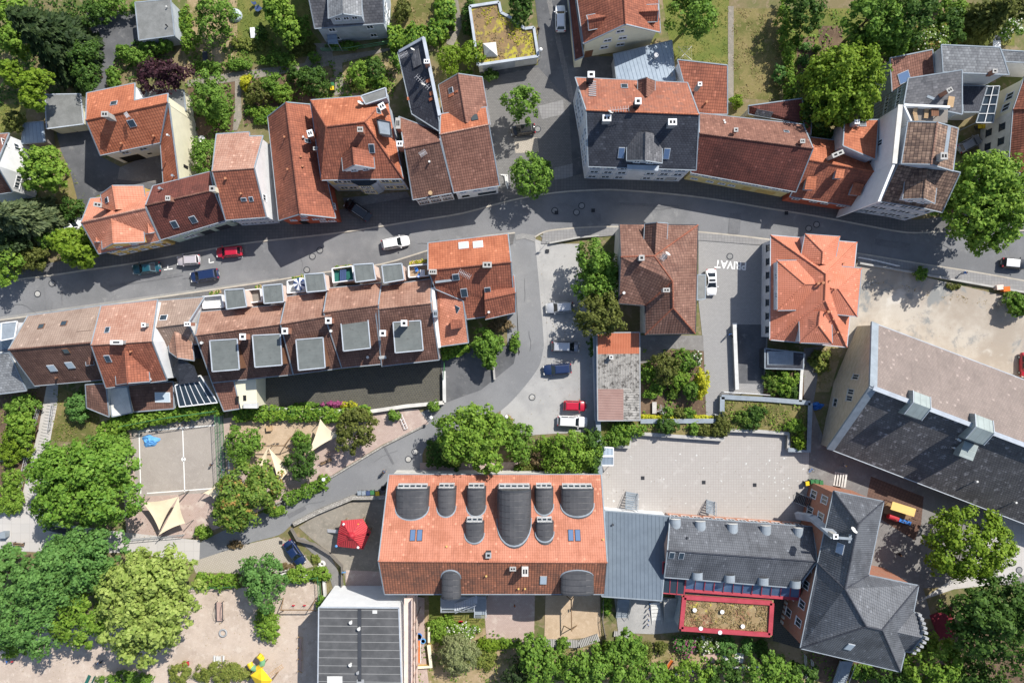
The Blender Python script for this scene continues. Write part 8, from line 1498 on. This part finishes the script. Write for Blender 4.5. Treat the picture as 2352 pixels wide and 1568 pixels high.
# balcony things
def planter(x0,y0,x1,y1,z,label,fl):
    a,c=W(x0,y0,z),W(x1,y1,z); root=empty('flower_box',((a+c)/2),label,'flower box'); m=MB(); m.beam(a,c,.5,.4); m.out('box',Q['woodlight'],root); k=int((c-a).length*40); t_=NR.uniform(0,1,k); pc=np.stack([a.x+(c.x-a.x)*t_,a.y+(c.y-a.y)*t_,np.full(k,z+.25)],1)+NR.normal(size=(k,3))*np.array([.08,.14,.08]); nn=np.tile(np.array([[0,0,1.]]),(k,1))+NR.normal(size=(k,3))*.5
    o=bpy.data.objects.new('plants',leafmesh('plants',quads(pc,nn,NR.uniform(.07,.16,k))-np.array(ORG[root]),L[fl])); COL.objects.link(o); o.parent=root
planter(941,604,980,599,6.4,'flower box on the easternmost balcony with yellow and pink plants','gold'); planter(768,617,808,611,6.6,'wooden flower box above the green mat balcony','rusty'); planter(672,640,698,635,6.4,'planted box on the street balcony with striped parasol','ivy'); planter(483,674,507,669,5.9,'green planted box on the westernmost street balcony','ivy'); planter(588,660,600,657,5.9,'small planted box on the second balcony from the west','ivy')
root=empty('parasol',W(688,650,6.2),'blue and white striped parasol on a terrace balcony','parasol'); m=MB(); p=W(688,652,7.6); 
for i in range(12): a,b2_=2*math.pi*i/12,2*math.pi*(i+1)/12; m.add([p+Vector((0,0,.35)),p+Vector((math.cos(a),math.sin(a),0)),p+Vector((math.cos(b2_),math.sin(b2_),0))],[(0,1,2)],i%2); m.add([p+Vector((0,0,.33)),p+Vector((math.cos(a),math.sin(a),-.02)),p+Vector((math.cos(b2_),math.sin(b2_),-.02))],[(2,1,0)],i%2)
m.out('canopy',[Q['white'],Q['denim']],root); m=MB(); m.tube((p.x,p.y,6.2),p+Vector((0,0,.3)),.03,6); m.out('pole',Q['chrome'],root)
# slabs, orange slide, toy
m=MB()
for k,(x,y) in enumerate(((1620,1508),(1640,1510),(1667,1510),(1697,1509))): p=W(x,y); m=MB(); m.obox(Vector((p.x,p.y,.06)),Vector((.72,-.08,0)),Vector((.1,.8,0)),Vector((0,0,.06))); tag(m.out('stone_slab',Q['pale' if k>1 else 'pinkstone']),'flat stone slab below the flower bushes, '+['first','second','third','fourth'][k]+' from the left','stone slab','stone slabs')
root=empty('slope_slide',W(1533,1528,0),'orange wooden slide lying on the dry slope','slide'); m=MB(); m.beam(W(1544,1516,.7),W(1526,1542,.2),.75,.06); m.out('deck',Q['orangep'],root); m=MB(); m.beam(W(1548,1518,.9),W(1531,1545,.4),.1,.35); m.beam(W(1539,1514,.9),W(1521,1540,.4),.1,.35); m.out('sides',Q['woodlight'],root)
root=empty('ride_on_toy',W(427,1523,0),'red ride-on toy beside the grassy bank','toy'); p=W(427,1523,.3); m=MB(); m.obox(p+Vector((0,0,.1)),Vector((.5,.1,0)),Vector((-.06,.28,0)),Vector((0,0,.16))); m.obox(p+Vector((.2,.05,.4)),Vector((.2,.03,0)),Vector((-.03,.22,0)),Vector((0,0,.2))); m.out('body',Q['crimson'],root); m=MB()
for dx in (-.35,.35):
    for dy in (-.3,.3): m=MB(); m.tube(p+Vector((dx,dy-.04,-.1)),p+Vector((dx,dy+.04,-.1)),.15,10); m.out('wheel',Q['black'],root)
root=empty('garden_bench',W(205,1562,0),'dark green bench seat at the bottom edge','bench'); m=MB(); m.beam(W(196,1572,.45),W(206,1550,.45),.5,.08); m.out('seat',Q['teal'],root); m=MB(); m.beam(W(209,1572,.8),W(218,1552,.8),.1,.4); m.out('backrest',Q['teal'],root)
# signs on posts and little poles
def sign(x,y,h,label,mat='pale'):
    p=W(x,y,h*.5); root=empty('sign_post',(p.x,p.y,0),label,'sign'); m=MB(); m.tube((p.x,p.y,0),(p.x,p.y,h),.035,6); m.out('post',Q['grey'],root); m=MB(); m.obox(Vector((p.x,p.y-.05,h-.3)),Vector((.3,0,0)),Vector((0,.015,0)),Vector((0,0,.3))); m.out('plate',Q[mat],root)
sign(1256,556,2.6,'sign post at the mouth of the side road'); sign(792,1310,1.8,'pale blue notice on the curved fence','skyblue'); sign(2154,616,2.6,'sign post at the low wall of the gravel lot')
# ---------------------------------------------------------------- camera and light
cam = bpy.data.cameras.new('camera'); co = bpy.data.objects.new('camera', cam); COL.objects.link(co); SC.camera = co
co.location = (0, 0, HC); cam.sensor_width = 36; cam.lens = 36 * HC / (2352 * SP); cam.clip_end = 1000
sv = Vector((.66 * math.cos(math.radians(46)), .75 * math.cos(math.radians(46)), math.sin(math.radians(46)))).normalized()
sun = bpy.data.lights.new('sun', 'SUN'); sun.energy = 4.6; sun.angle = math.radians(.5); sun.color = (1, .955, .88)
so = bpy.data.objects.new('sun', sun); COL.objects.link(so); so.rotation_euler = sv.to_track_quat('Z', 'Y').to_euler(); so.location = (60, 60, 80)
w = bpy.data.worlds.new('World'); SC.world = w; w.use_nodes = True; n = w.node_tree.nodes; bg = n['Background']
sky = n.new('ShaderNodeTexSky'); sky.sky_type = 'NISHITA'; sky.sun_disc = False; sky.sun_elevation = math.asin(sv.z); sky.sun_rotation = math.atan2(sv.x, sv.y)
w.node_tree.links.new(sky.outputs[0], bg.inputs[0]); bg.inputs[1].default_value = .11
SC.view_settings.view_transform = 'Standard'; SC.view_settings.look = 'None'; SC.view_settings.exposure = .5; SC.view_settings.gamma = 1
